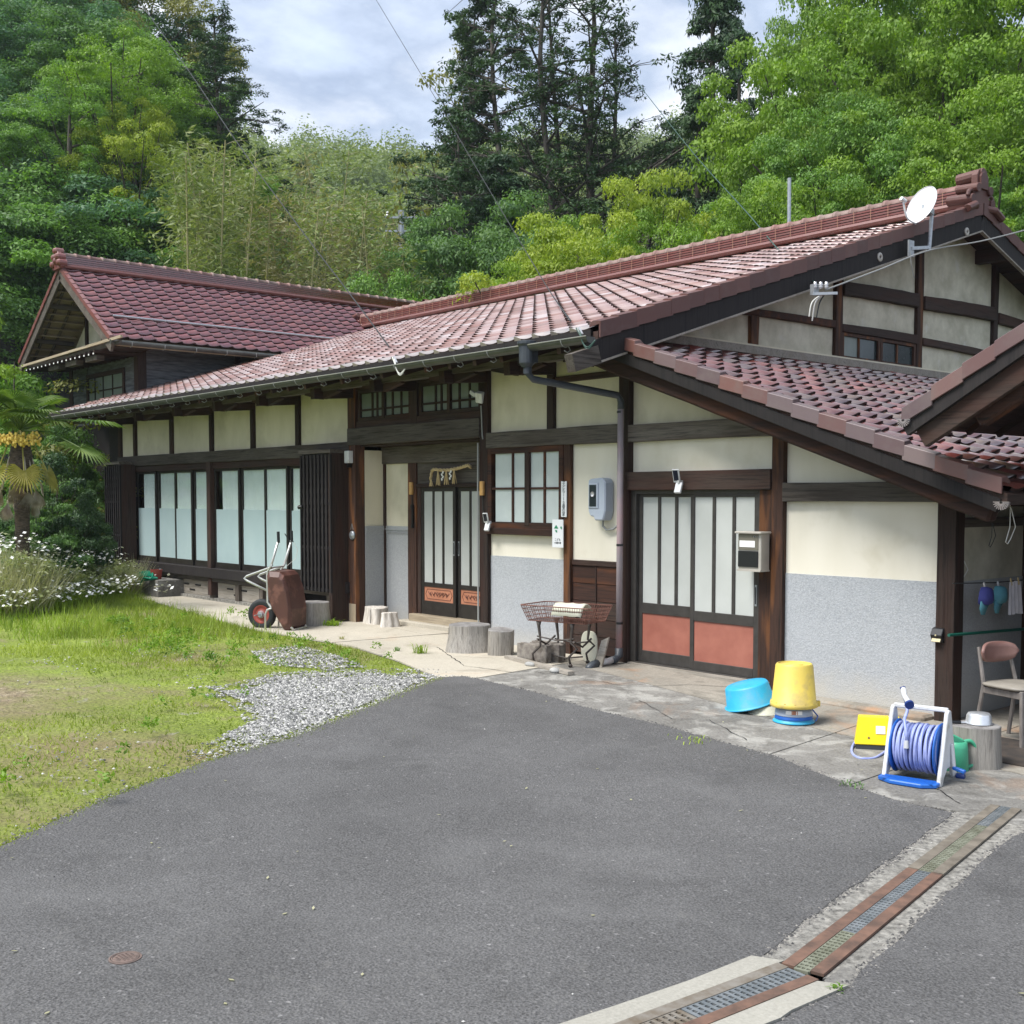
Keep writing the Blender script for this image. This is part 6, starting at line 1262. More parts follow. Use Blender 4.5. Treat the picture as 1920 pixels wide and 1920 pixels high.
# ================================================================ GRASS, FLOWERS, GRAVEL
def in_poly(x, y, poly):
    x = np.asarray(x); y = np.asarray(y); ins = np.zeros(x.shape, bool); n = len(poly); j = n - 1
    for i in range(n):
        xi, yi = poly[i][0], poly[i][1]; xj, yj = poly[j][0], poly[j][1]
        c = ((yi > y) != (yj > y)) & (x < (xj - xi) * (y - yi) / (yj - yi + 1e-12) + xi); ins ^= c; j = i
    return ins
grav_poly = [gp(*p) for p in ((372, 1292), (440, 1290), (520, 1268), (600, 1262), (700, 1262), (780, 1262), (822, 1271), (770, 1300), (700, 1325), (620, 1357), (560, 1382), (440, 1415), (372, 1402), (430, 1372), (480, 1352), (450, 1320))]
grav2 = [gp(*p) for p in ((470, 1222), (560, 1210), (640, 1232), (690, 1252), (600, 1255), (500, 1248))]
dirt_poly = [gp(*p) for p in ((-60, 1232), (90, 1232), (170, 1262), (190, 1320), (110, 1375), (-60, 1400))]

lp = [(far_l.x, far_l.y)] + [(p.x, p.y) for p in e_left] + [(p.x, p.y) for p in (gp(740, 1240), gp(660, 1214), gp(560, 1198), gp(480, 1184), gp(420, 1168), gp(330, 1142), gp(240, 1118))] + [(-23, 1), (-33, 0), (-33, -16)]
def scatter(n, poly, rng):
    xs = [p[0] for p in poly]; ys = [p[1] for p in poly]; x = rng.uniform(min(xs), max(xs), n); y = rng.uniform(min(ys), max(ys), n); k = in_poly(x, y, poly); return x[k], y[k]
rng = np.random.default_rng(9)
def blades(name, x, y, h, wd, mat_name, lean_=0.5, z0=None, label=None, cat=None):
    n = len(x); P = np.stack([x, y, np.vectorize(gh)(x) - 0.012 if z0 is None else z0], -1); T = np.stack([rng.normal(size=n) * lean_, rng.normal(size=n) * lean_, np.ones(n)], -1); T = unit(T) * h[:, None]; a = rng.uniform(0, 6.28, n); B = np.stack([np.cos(a), np.sin(a), np.zeros(n)], -1) * wd[:, None]
    V = np.empty((n, 3, 3)); V[:, 0] = P - B; V[:, 1] = P + B; V[:, 2] = P + T
    me = bpy.data.meshes.new(name); me.vertices.add(n * 3); me.vertices.foreach_set('co', V.reshape(-1).astype(np.float32)); me.loops.add(n * 3); me.loops.foreach_set('vertex_index', np.arange(n * 3, dtype=np.int32)); me.polygons.add(n); me.polygons.foreach_set('loop_start', np.arange(0, n * 3, 3, dtype=np.int32)); me.polygons.foreach_set('loop_total', np.full(n, 3, dtype=np.int32)); me.update(); me.materials.append(MATS[mat_name])
    o = link(bpy.data.objects.new(name, me)); o['kind'] = 'stuff'
    if label: props(o, label, cat)
    return o
x, y = scatter(640000, lp, rng); vis = (np.hypot(x, y + 8.8) < 24); x, y = x[vis], y[vis]
g_no = (in_poly(x, y, grav_poly) & (vnoise(x, y, 0.3, 77) > 0.22)) | (in_poly(x, y, dirt_poly) & (vnoise(x, y, 0.4, 78) > 0.35)); g2_ = in_poly(x, y, grav2)
dens = vnoise(x, y, 0.9, 1) * 0.6 + vnoise(x, y, 0.25, 2) * 0.4; near_ = sstep((-x - 9.5) / 4.5) * sstep((y + 6.2) / 2.5); keep = (rng.random(len(x)) < sstep((dens - 0.25) / 0.35) * (0.62 + 0.38 * near_)) & ~(g_no & (rng.random(len(x)) < 0.985)) & ~(g2_ & (rng.random(len(x)) < 0.8)); x, y = x[keep], y[keep]
tall = sstep((-x - 10.6) / 3.5) * sstep((y + 5.2) / 2.0) * (0.4 + 0.6 * vnoise(x, y, 0.7, 7)); h = (0.018 + 0.03 * vnoise(x, y, 0.4, 4) + 0.13 * tall) * rng.uniform(0.5, 1.4, len(x))
blades('grass', x, y, h, 0.0035 + 0.004 * rng.random(len(x)), 'grass_blade', 0.55)
x, y = scatter(90000, lp, rng); k = (x < -11) & (y > -5) & (rng.random(len(x)) < sstep((-x - 11) / 4)) ; x, y = x[k], y[k]; k = (vnoise(x, y, 0.6, 12) > 0.45) & (y > -4.4 + 0.5 * vnoise(x, y, 1, 3)); x, y = x[k], y[k]
blades('tall_grass', x, y, rng.uniform(0.10, 0.26, len(x)), 0.004 + 0.004 * rng.random(len(x)), 'grass_tall', 0.3)
# broad-leaved weeds
cx_, cy_ = [], []
for (a, b2, n_) in ((340, 1225, 26), (310, 1200, 20), (430, 1250, 14), (560, 1215, 10), (430, 1330, 4), (260, 1390, 2), (120, 1470, 2), (40, 1500, 3), (690, 1245, 6), (230, 1180, 20), (470, 1160, 8)):
    q = gp(a, b2); cx_ += list(q.x + rng.normal(size=n_) * 0.35); cy_ += list(q.y + rng.normal(size=n_) * 0.25)
C = np.stack([cx_, cy_, 0.05 + 0.06 * rng.random(len(cx_))], -1); P, T, B = leaf_cloud(C, np.full((len(C), 3), 0.07), 30, 0.038, droop=-0.3, shell=0.2, rng=rng, aspect=0.45); quads_obj('weeds', P, T, B, 'leaf_bright', None, 'stuff')
# moss-like clumps fringe along the asphalt
# flower bed: pale grass, green leaves and daisies
bed = [(-23.5, -6.2), (-16.6, -4.0), (-17.0, -2.6), (-18.6, -1.4), (-20.6, -0.7), (-24.5, -0.6)]
bed = [gp(-60, 1165), gp(90, 1150), gp(200, 1128), gp(262, 1118)]; bed = [(p.x, p.y) for p in bed] + [(-21.2, 0.0), (-24.5, -0.4), (-26, -3)]
x, y = scatter(60000, bed, rng); blades('garden_grass', x, y, rng.uniform(0.10, 0.36, len(x)) * (0.6 + 0.8 * vnoise(x, y, 0.8, 21)) * (1 + 0.6 * sstep((-y - 1.6) / 1.6)), 0.006 + 0.005 * rng.random(len(x)), 'grass_tall', 0.35)
x, y = scatter(42000, bed, rng); k = vnoise(x, y, 1.1, 31) > 0.42; x, y = x[k], y[k]; blades('dry_garden_grass', x, y, rng.uniform(0.35, 0.85, len(x)) * (1 + 0.45 * sstep((-y - 1.8) / 1.4)), 0.007 + 0.004 * rng.random(len(x)), 'grass_dry', 0.5)
x, y = scatter(9000, bed, rng); k = vnoise(x, y, 0.7, 41) > 0.36; x, y = x[k], y[k]; n = len(x); z = rng.uniform(0.18, 0.85, n) * (1 + 0.45 * sstep((-y - 1.8) / 1.4)); hx_, hy_ = scatter(160, [(p[0], p[1]) for p in (gp(250, 1150), gp(330, 1160), gp(330, 1105), gp(250, 1100))], rng)
fx_, fy_ = scatter(2600, [(p_[0], p_[1]) for p_ in (gp(-40, 1172), gp(90, 1156), gp(265, 1126), gp(245, 1112), gp(90, 1128), gp(-40, 1138))], rng)
x = np.concatenate([x, hx_, fx_]); y = np.concatenate([y, hy_, fy_]); z = np.concatenate([z, rng.uniform(0.15, 0.4, len(hx_)), rng.uniform(0.18, 0.42, len(fx_))]); V = []; F = []
for i in range(len(x)):
    r_ = rng.uniform(0.022, 0.036); b0 = len(V); tx, ty = rng.normal(size=2) * 0.35
    for j in range(8): a = j * math.pi / 4; rr_ = r_ * (1 if j % 2 == 0 else 0.62); V.append((x[i] + rr_ * math.cos(a), y[i] + rr_ * math.sin(a), z[i] + rr_ * (tx * math.cos(a) + ty * math.sin(a))))
    F.append(list(range(b0, b0 + 8)))
    b0 = len(V); V += [(x[i] - 0.002, y[i], 0.05), (x[i] + 0.002, y[i], 0.05), (x[i], y[i], z[i] - 0.001)]
me = bpy.data.meshes.new('daisies'); me.from_pydata(V, [], F); me.materials.append(MATS['petal']); o = link(bpy.data.objects.new('daisies', me)); o['kind'] = 'stuff'; props(o, 'white daisies scattered through the garden bed at the left', 'flowers')
leaf_mat('leaf_bed', (0.120, 0.160, 0.060), (0.240, 0.280, 0.130), (0.400, 0.420, 0.270), scale=3)
C = np.stack([*scatter(2600, bed, rng)], -1); hh_ = rng.uniform(0.08, 0.5, len(C)) * (1 + 0.7 * sstep((-C[:, 1] - 1.8) / 1.4)); C = np.concatenate([C, hh_[:, None]], 1); P, T, B = leaf_cloud(C, np.full((len(C), 3), 0.12), 44, 0.07, rng=rng, aspect=0.3); quads_obj('bed_foliage', P, T, B, 'leaf_bed', None, 'stuff')
# gravel stones
def pebbles(name, x, y, s, mats, zz=0.0):
    n = len(x); base = np.array([(1, 0, 0), (-1, 0, 0), (0, 1, 0), (0, -1, 0), (0, 0, 0.8), (0, 0, -0.5)], float); fs = np.array([(0, 2, 4), (2, 1, 4), (1, 3, 4), (3, 0, 4), (2, 0, 5), (1, 2, 5), (3, 1, 5), (0, 3, 5)])
    a = rng.uniform(0, 6.28, n); ca, sa_ = np.cos(a), np.sin(a); V = base[None] * s[:, None, None] * rng.uniform(0.55, 1.3, (n, 6, 1)); X = V[..., 0] * ca[:, None] - V[..., 1] * sa_[:, None]; Y = V[..., 0] * sa_[:, None] + V[..., 1] * ca[:, None]
    W_ = np.stack([X + x[:, None], Y + y[:, None], V[..., 2] * 0.8 + np.vectorize(gh)(x)[:, None] + zz + s[:, None] * 0.3], -1); F_ = fs[None] + (np.arange(n) * 6)[:, None, None]
    me = bpy.data.meshes.new(name); me.from_pydata(W_.reshape(-1, 3).tolist(), [], F_.reshape(-1, 3).tolist()); me.materials.append(MATS[mats]); o = link(bpy.data.objects.new(name, me)); o['kind'] = 'stuff'; return o
m, t, b = new_mat('gravel_stone'); g = t.nodes.new('ShaderNodeNewGeometry'); t.links.new(ramp(t, g.outputs['Random Per Island'], [(0, (0.07, 0.07, 0.07)), (0.35, (0.19, 0.19, 0.185)), (0.7, (0.32, 0.315, 0.30)), (1, (0.56, 0.55, 0.52))]), b.inputs['Base Color']); b.inputs['Roughness'].default_value = 0.9
x, y = scatter(30000, [(p.x, p.y) for p in grav_poly], rng); gcx, gcy = np.mean([p[0] for p in grav_poly]), np.mean([p[1] for p in grav_poly]); grown = [(gcx + (p[0] - gcx) * 1.16, gcy + (p[1] - gcy) * 1.16) for p in grav_poly]
x, y = scatter(62000, grown, rng); ins = in_poly(x, y, grav_poly); ins2 = in_poly(x, y, [(gcx + (p[0] - gcx) * 0.82, gcy + (p[1] - gcy) * 0.82) for p in grav_poly]); no_a = ~in_poly(x, y, [(p.x, p.y) for p in asph])
pr_ = np.where(ins2, 0.85, np.where(ins, 0.5, 0.18)) * sstep((vnoise(x, y, 0.28, 8) * 0.6 + vnoise(x, y, 0.09, 9) * 0.4 + np.where(ins2, 0.35, 0) - 0.25) / 0.3); k = (rng.random(len(x)) < pr_) & no_a; x, y = x[k], y[k]; pebbles('gravel', x, y, rng.uniform(0.006, 0.018, len(x)), 'gravel_stone')
x, y = scatter(2500, [(p.x, p.y) for p in grav2], rng); pebbles('gravel', x, y, rng.uniform(0.008, 0.02, len(x)), 'gravel_stone')
x, y = scatter(26000, lp, rng); k = (vnoise(x, y, 0.5, 61) > 0.72) & (np.hypot(x, y + 8.8) < 16); x, y = x[k], y[k]; pebbles('loose_gravel', x, y, rng.uniform(0.006, 0.016, len(x)), 'gravel_stone')
x = rng.uniform(-8.5, -1.5, 160); y = rng.uniform(-8, -2.4, 160); pebbles('grit', x, y, rng.uniform(0.003, 0.007, 160), 'gravel_stone', 0.013)

# crumbling edge of the asphalt, blades leaning over it, litter
def along(pts, n, spread):
    P = [Vector(p[:2]) for p in pts]; seg = [(b - a).length for a, b in zip(P[:-1], P[1:])]; tot = sum(seg); out = []
    for _ in range(n):
        t = rng.random() * tot; i = 0
        while i < len(seg) - 1 and t > seg[i]: t -= seg[i]; i += 1
        q = P[i].lerp(P[i + 1], t / seg[i]); out.append((q.x + rng.normal() * spread, q.y + rng.normal() * spread))
    return np.array([o[0] for o in out]), np.array([o[1] for o in out])
m, t, b = new_mat('edge_stone'); g = t.nodes.new('ShaderNodeNewGeometry'); t.links.new(ramp(t, g.outputs['Random Per Island'], [(0, (0.04, 0.04, 0.04)), (0.6, (0.13, 0.125, 0.12)), (1, (0.30, 0.28, 0.25))]), b.inputs['Base Color']); b.inputs['Roughness'].default_value = 0.95
for pts, n_, sp in ((e_left, 2600, 0.03), (e_top, 2200, 0.025), (k_left, 2000, 0.018), (k_right, 1500, 0.018)):
    x, y = along(pts, n_, sp); pebbles('edge_grit', x, y, rng.uniform(0.003, 0.010, len(x)), 'edge_stone', 0.006)
x, y = along([far_l] + e_left, 9000, 0.035); blades('edge_grass', x, y, rng.uniform(0.02, 0.055, len(x)), 0.003 + 0.003 * rng.random(len(x)), 'grass_blade', 0.7)
x = rng.uniform(-8.8, -1.2, 90); y = rng.uniform(-8.2, -0.6, 90); P = np.stack([x, y, np.vectorize(gh)(x) + 0.018], -1); a = rng.uniform(0, 6.28, 90); T = np.stack([np.cos(a), np.sin(a), rng.uniform(-.1, .3, 90)], -1) * rng.uniform(0.015, 0.035, 90)[:, None]; B = np.stack([-np.sin(a), np.cos(a), np.zeros(90)], -1) * 0.007
quads_obj('fallen_leaves', P, T, B, 'grass_dry', None, 'stuff')

# ================================================================ THINGS
def V3(*a): return Vector(a)
def single(name, mb, m, label, cat, base, group=None, bevel=0.0):
    """a thing that is one mesh, its origin at its base"""
    me_o = thing('_b', base, 'x', 'x'); o = mb.build(name, m, me_o, bevel); o.parent = None; o.location = base; bpy.data.objects.remove(me_o); return props(o, label, cat, group)

# --- log stumps
def stump(loc, r, h, label, m='grey_log_Z', flare=1.12, tilt=(0, 0, 0), jits=0.05, cat='log stump', notch=False):
    t = thing('log_stump', loc, label, cat, 'sawn log stumps along the house front'); M = Euler(tilt).to_matrix(); sd_ = random.random() * 9
    jf = lambda a: 1 + jits * math.sin(3 * a + sd_) + jits * 0.6 * math.sin(7 * a + sd_ * 2) + jits * 0.3 * math.sin(17 * a)
    mb = MB(); mb.smooth = True; mb.lathe([(r * flare, -0.01), (r * (flare + 1) / 2, h * 0.35), (r * 1.0, h * 0.75), (r, h - 0.006)], 40, M=M, c=loc, jit=jf); mb.build('trunk_side', m, t)
    mb = MB(); mb.lathe([(r, h - 0.006), (r * 0.96, h), (r * 0.5, h + 0.002), (0.0, h)], 40, M=M, c=loc, jit=jf); mb.build('cut_top', 'log_top' if m != 'log_white' else 'log_white', t)
    for q in range(3): a = sd_ + q * 2.1; MB().obox(V3(*loc) + M @ V3(r * 1.02 * math.cos(a), r * 1.02 * math.sin(a), h * 0.5), (0.006, 0.004, h * 0.8), (0, 0, a + R_(90))).build('crack', 'dark_void', t)
    return t
def gz(p, z=0.0): return V3(p.x, p.y, p.z + z)
stump(gz(gp(586, 1172)), 0.225, 0.32, 'wide grey log stump beside the upright wheelbarrow')
q = onY(700, 1160, 0.05); stump(V3(q.x, 0.10, 0.006), 0.145, 0.23, 'pale weathered stump, larger of the two at the entry wall', 'log_white', 1.15, (0, 0.06, 0), 0.12)
q = onY(733, 1160, 0.05); stump(V3(q.x, 0.02, 0.006), 0.105, 0.19, 'smaller pale stump with root feet at the entry wall', 'log_white', 1.3, (0, -0.05, 0), 0.16)
stump(gz(gp(880, 1221)), 0.235, 0.31, 'broad grey log stump with flared foot below the framed window', flare=1.2)
stump(gz(gp(938, 1228)), 0.145, 0.29, 'narrower leaning stump touching the broad one', flare=1.0, tilt=(0.03, 0.08, 0))
st_ = gz(gp(1828, 1436)); stump(st_, 0.158, 0.29, 'dark weathered stump holding an upturned saucepan', flare=1.08)
# saucepan on the stump
pc = st_ + V3(0.0, 0.0, 0.29); pan = thing('saucepan', pc, 'small aluminium saucepan turned upside down on the log stump', 'saucepan')
mb = MB(); mb.smooth = True; c = pc + _R * 0.02; mb.lathe([(0.088, 0.004), (0.092, 0.006), (0.086, 0.012), (0.080, 0.062), (0.070, 0.078), (0.0, 0.080)], 28, c=c); mb.build('pan_body', 'aluminium', pan)
MB().tube([c - _R * 0.085 + V3(0, 0, 0.012), c - _R * 0.13 + V3(0, 0, 0.014)], 0.008, 6).build('handle_bracket', 'aluminium', pan); MB().tube([c - _R * 0.125 + V3(0, 0, 0.014), c - _R * 0.22 + V3(0, 0, 0.016)], 0.011, 8).build('handle', 'black_plastic', pan)

# --- wheelbarrow standing on its nose
wb0 = gp(491, 1178); wb = thing('wheelbarrow', wb0, 'brown wheelbarrow stood upright on its nose with handles in the air', 'wheelbarrow')
wu = V3(0.857, 0.515, 0); ww = V3(-0.515, 0.857, 0); S_ = (wb0 - CAM).length; ppm = 2150 / S_
def WP(px, py, w_): return wb0 + wu * ((px - 490 - (w_ * 0.5) * ppm) / (ppm * 0.87)) + ww * w_ + V3(0, 0, (1179 - py) / ppm)
for s_, w_ in ((-1, -0.19), (1, 0.19)):
    ox = -12 if s_ < 0 else 12; Q = lambda x, y: WP(x + 12 + ox, y, w_)
    mb = MB(); mb.smooth = True; mb.tube([Q(521, 1018), Q(508, 1062), Q(502, 1072), Q(501, 1080), Q(501, 1128), Q(506, 1136), Q(516, 1140), Q(540, 1170), Q(546, 1176)], 0.016, 8); mb.build('frame_tube', 'barrow_tube', wb)
    MB().tube([Q(521, 1001), Q(521.5, 1021)], 0.020, 8).build('grip', 'rubber', wb)
    mb = MB(); mb.smooth = True; mb.tube([Q(510, 1060), Q(506, 1066), Q(465, 1082), Q(460, 1086), Q(466, 1091), Q(500, 1107)], 0.016, 8); mb.build('leg', 'barrow_tube', wb)
    mb = MB(); mb.smooth = True; mb.tube([Q(512, 1137), Q(500, 1142), Q(497, 1150), Q(496, 1180)], 0.013, 8); mb.build('fork', 'barrow_tube', wb)
for (x, y) in ((501, 1095), (502, 1122), (546, 1176), (507, 1066)): MB().tube([WP(x, y, -0.19), WP(x + 24, y, 0.19)], 0.011, 6).build('cross_tube', 'barrow_tube', wb)
tp = [(522, 1072), (541, 1073), (548, 1080), (556, 1105), (561, 1140), (560, 1172), (556, 1177), (547, 1177), (526, 1140), (520, 1120), (518, 1080)]
P_ = [WP(x - 4, y, 0) for x, y in tp]; cc_ = sum(P_, V3(0, 0, 0)) / len(P_); mb = MB(); n = len(P_)
vs = []
for w_, k_ in ((-0.24, 0.80), (-0.20, 1.0), (0.20, 1.0), (0.24, 0.80)): vs += [cc_ + (p - cc_) * k_ + ww * w_ for p in P_]
mb.smooth = False; mb.add(vs, [(r * n + i, r * n + (i + 1) % n, (r + 1) * n + (i + 1) % n, (r + 1) * n + i) for r in range(3) for i in range(n)] + [tuple(range(n)), tuple(range(3 * n, 4 * n))]); mb.build('tray', 'barrow_tray', wb, 0.006)
ax_ = WP(491, 1153, 0); Mw = Matrix((wu, V3(0, 0, 1), ww)).transposed()
mb = MB(); mb.smooth = True; mb.lathe([(0.125, -0.035), (0.165, -0.045), (0.198, -0.03), (0.205, 0.0), (0.198, 0.03), (0.165, 0.045), (0.125, 0.035)], 32, M=Mw, c=ax_); mb.build('tyre', 'rubber', wb)
mb = MB(); mb.smooth = True; mb.lathe([(0.128, -0.03), (0.12, -0.036), (0.10, -0.02), (0.05, -0.018), (0.04, -0.04), (0.0, -0.04)], 28, M=Mw, c=ax_); mb.lathe([(0.128, 0.03), (0.10, 0.02), (0.0, 0.02)], 28, M=Mw, c=ax_); mb.build('rim', 'rim_red', wb)
MB().lathe([(0.035, -0.06), (0.035, -0.04), (0.05, -0.038)], 16, M=Mw, c=ax_, cap0=True).build('hub', 'galv', wb); MB().tube([ax_ - ww * 0.2, ax_ + ww * 0.2], 0.008, 6).build('axle', 'galv', wb)
mb = MB(); a = WP(536, 1003, 0.19); mb.tube([WP(533, 1006, .15), WP(541, 1020, .17), WP(549, 1021, .19)], 0.006, 5); mb.build('brake_lever', 'black_plastic', wb)
MB().tube([WP(549, 1022, .19), WP(556, 1036, .2), WP(552, 1052, .2), WP(530, 1070, .1)], 0.003, 4).build('brake_cable', 'wire_white', wb)

# --- hollow concrete blocks on edge
bq = gp(965, 1238); bx = V3(0.985, 0.17, 0).normalized(); by_ = V3(-0.17, 0.985, 0)
for k, (dx, dz, lb) in enumerate(((0.0, 0, 'weathered concrete block nearest the asphalt, on edge beside the iron stand'), (0.02, 0.004, 'middle one of three weathered concrete blocks standing on edge'), (-0.03, 0.01, 'concrete block nearest the pebbledash wall, on edge in the row of three'))):
    c = bq + bx * (0.25 + dx * 2 + k * 0.03) + by_ * (0.02 + k * 0.125) + V3(0, 0, 0.006); t = thing('concrete_block', c, lb, 'block', 'three concrete blocks on edge'); Mx = Matrix((bx, by_, V3(0, 0, 1))).transposed()
    L_, H_, D_ = 0.40, 0.19, 0.09; mb = MB()
    for z in (0.015, 0): pass
    mb.obox(c + V3(0, 0, H_ / 2) - by_ * (D_ / 2 - 0.014), (L_, 0.028, H_), Mx); mb.obox(c + V3(0, 0, H_ / 2) + by_ * (D_ / 2 - 0.014), (L_, 0.028, H_), Mx)
    for x in (-0.185, -0.062, 0.062, 0.185): mb.obox(c + bx * x + V3(0, 0, H_ / 2 - 0.001), (0.03, D_ - 0.056, H_ - 0.004), Mx)
    mb.build('block_shell', 'block', t, 0.005)
# --- iron stand with a rusty wire basket
sb = gp(1045, 1250); k_ = (sb - CAM).length / 2150.0; ubx = V3(0.97, 0.24, 0).normalized(); uby = V3(-0.24, 0.97, 0)
st = thing('iron_stand', sb, 'black cast-iron sewing-table base carrying the rusty wire basket', 'stand')
for sx in (-0.25, 0.20):
    for sy in (0.0, 0.34):
        b0 = sb + ubx * sx + uby * sy; tp_ = b0 + ubx * (0.02 if sx < 0 else -0.02) + V3(0, 0, 0.46)
        mb = MB(); mb.smooth = True; mb.tube([tp_, tp_ - V3(0, 0, 0.05), tp_ - V3(0, 0, 0.2) - ubx * 0.02 * (1 if sx > 0 else -1), b0 + V3(0, 0, 0.20) + ubx * 0.04, b0 + V3(0, 0, 0.11) - ubx * 0.06, b0 + V3(0, 0, 0.03) - ubx * 0.04], [0.03, 0.018, 0.012, 0.013, 0.012, 0.012], 7); mb.build('leg', 'mesh_iron', st)
        MB().lathe([(0.008, -0.03), (0.02, -0.01), (0.02, 0.01), (0.008, 0.03)], 10, M=Euler((R_(90), 0, 0.3)).to_matrix(), c=b0 - ubx * 0.04 + V3(0, 0, 0.022)).build('castor', 'mesh_iron', st)
    MB().tube([sb + ubx * sx + V3(0, 0, 0.27), sb + ubx * sx + uby * 0.17 + V3(0, 0, 0.20), sb + ubx * sx + uby * 0.34 + V3(0, 0, 0.27)], 0.012, 6).build('side_brace', 'mesh_iron', st)
for z, y in ((0.30, 0.0), (0.10, 0.17), (0.24, 0.34)): MB().tube([sb - ubx * 0.25 + uby * y + V3(0, 0, z), sb + ubx * 0.0 + uby * y + V3(0, 0, z - 0.03), sb + ubx * 0.2 + uby * y + V3(0, 0, z)], 0.009, 6).build('cross_bar', 'mesh_iron', st)
bk0 = sb + V3(0, 0, 0.46) + uby * 0.17; bk = thing('wire_basket', bk0, 'rusty wide wire basket set on the black iron stand', 'basket')
def rect(z, hx_, hy_, r_=0.03):
    P = []
    for cx, cy, a0 in ((1, 1, 0), (-1, 1, 90), (-1, -1, 180), (1, -1, 270)):
        for a in (0, 45, 90): t = R_(a0 + a); P.append(bk0 + ubx * (cx * (hx_ - r_) + r_ * math.cos(t)) + uby * (cy * (hy_ - r_) + r_ * math.sin(t)) + V3(0, 0, z))
    return P
mb = MB()
for z, hx_, hy_, rr_ in ((0.165, 0.42, 0.25, 0.006), (0.125, 0.405, 0.235, 0.003), (0.085, 0.39, 0.225, 0.003), (0.045, 0.375, 0.215, 0.003), (0.005, 0.355, 0.20, 0.004)): mb.tube(rect(z, hx_, hy_), rr_, 4, closed=True)
mb.build('rim_wires', 'rust_wire', bk)
mb = MB()
for i in range(29):
    f = -1 + 2 * i / 28
    for s in (-1, 1): mb.tube([bk0 + ubx * f * 0.40 + uby * s * 0.247 + V3(0, 0, 0.165), bk0 + ubx * f * 0.345 + uby * s * 0.20 + V3(0, 0, 0.0)], 0.0024, 4)
    mb.tube([bk0 + ubx * f * 0.345 - uby * 0.20, bk0 + ubx * f * 0.345 + uby * 0.20], 0.0022, 4)
for i in range(16):
    f = -1 + 2 * i / 15
    for s in (-1, 1): mb.tube([bk0 + ubx * s * 0.415 + uby * f * 0.24 + V3(0, 0, 0.165), bk0 + ubx * s * 0.35 + uby * f * 0.195], 0.0024, 4)
w_ = mb.build('wire_mesh', 'rust_wire', bk); w_['kind'] = 'stuff'
c = bk0 + ubx * 0.16 + uby * 0.02; mb = MB(); mb.smooth = True; vs = []
for i in range(9):
    for j in range(6): x = -0.19 + 0.36 * i / 8; y = -0.27 + 0.24 * j / 5; vs.append(c + ubx * x + uby * y + V3(0, 0, 0.13 + 0.075 * math.sin(math.pi * j / 5) - (0.05 if j == 0 else 0) + 0.004 * math.sin(i * 2)))
mb.add(vs, [(i * 6 + j, (i + 1) * 6 + j, (i + 1) * 6 + j + 1, i * 6 + j + 1) for i in range(8) for j in range(5)]); ob = single('plastic_cover', mb, 'cream_plastic', 'stained cream plastic cover folded over the rim of the wire basket', 'cover', c); ob.modifiers.new('t', 'SOLIDIFY').thickness = 0.008
c = sb + ubx * 0.13 + uby * 0.42 + V3(0, 0, 0.005); mb = MB()
mb.prism([c + ubx * (0.10 * (abs(math.cos(t)) ** 0.7) * (1 if math.cos(t) > 0 else -1)) + V3(0, 0, 0.17 + 0.165 * (abs(math.sin(t)) ** 0.7) * (1 if math.sin(t) > 0 else -1)) for t in np.linspace(0, 2 * math.pi, 28, endpoint=False)], -uby * 0.012, uby * 0.012)
single('wash_board', mb, 'cream_plastic', 'rounded cream board leaning against the wall behind the iron stand', 'board', c, bevel=0.004)
# plank, stones, leaning board
a, b2 = gp(951, 1236), gp(1071, 1268); mb = MB(); mb.beam(a + V3(0, 0, 0.025), b2 + V3(0, 0, 0.03), 0.075, 0.035); single('plank', mb, 'grey_board_X', 'short grey timber batten lying on the concrete before the blocks', 'plank', (a + b2) / 2)
for (px, py, r_, lb) in ((994, 1250, 0.062, 'smooth grey stone touching the middle of the batten'), (1041, 1262, 0.068, 'larger flat grey stone near the right end of the batten')):
    q = gp(px, py); mb = MB(); mb.smooth = True; mb.lathe([(0.0, 0.0), (r_ * 0.7, 0.004), (r_, r_ * 0.35), (r_ * 0.8, r_ * 0.65), (r_ * 0.4, r_ * 0.8), (0, r_ * 0.82)], 16, c=q, sx=1.1, sy=0.75, jit=lambda t: 1 + 0.06 * math.sin(2 * t + px)); single('stone', mb, 'stone', lb, 'stone', q)
a = gp(1120, 1252); mb = MB(); mb.prism([a - ubx * 0.045, a + ubx * 0.045, a + ubx * 0.05 + V3(0, 0.10, 0.31), a - ubx * 0.035 + V3(0, 0.10, 0.27)], V3(0, 0, 0), V3(0, 0.02, 0)); single('board', mb, 'grey_board_X', 'short pale board leaning beside the downpipe', 'board', a)

# --- meter box, signs, mailbox, lamps
c = V3(-8.665, 0.03, 1.54); mt = thing('electric_meter', c, 'grey electricity meter box on the cream wall beside the downpipe', 'meter')
mb = MB(); mb.prism([(-8.80, 0, 1.60), (-8.77, 0, 1.545), (-8.72, 0, 1.54), (-8.70, 0, 1.50), (-8.58, 0, 1.50), (-8.56, 0, 1.55), (-8.545, 0, 1.60), (-8.545, 0, 1.90), (-8.57, 0, 1.94), (-8.62, 0, 1.955), (-8.76, 0, 1.945), (-8.80, 0, 1.93)], V3(0, 0.03, 0), V3(0, -0.11, 0)); mb.build('meter_case', 'meter_grey', mt, 0.012)
mb = MB(); mb.box(-8.785, -8.64, -0.122, -0.108, 1.63, 1.90); mb.build('bezel', 'meter_grey', mt, 0.006); mb = MB(); mb.box(-8.765, -8.665, -0.126, -0.12, 1.65, 1.88); mb.build('meter_window', 'glass_dark', mt)
mb = MB(); mb.smooth = True; mb.lathe([(0.0, 0.0), (0.028, 0.0), (0.028, 0.01)], 16, M=Euler((R_(90), 0, 0)).to_matrix(), c=(-8.71, -0.127, 1.78)); mb.build('dial', 'ceramic', mt)
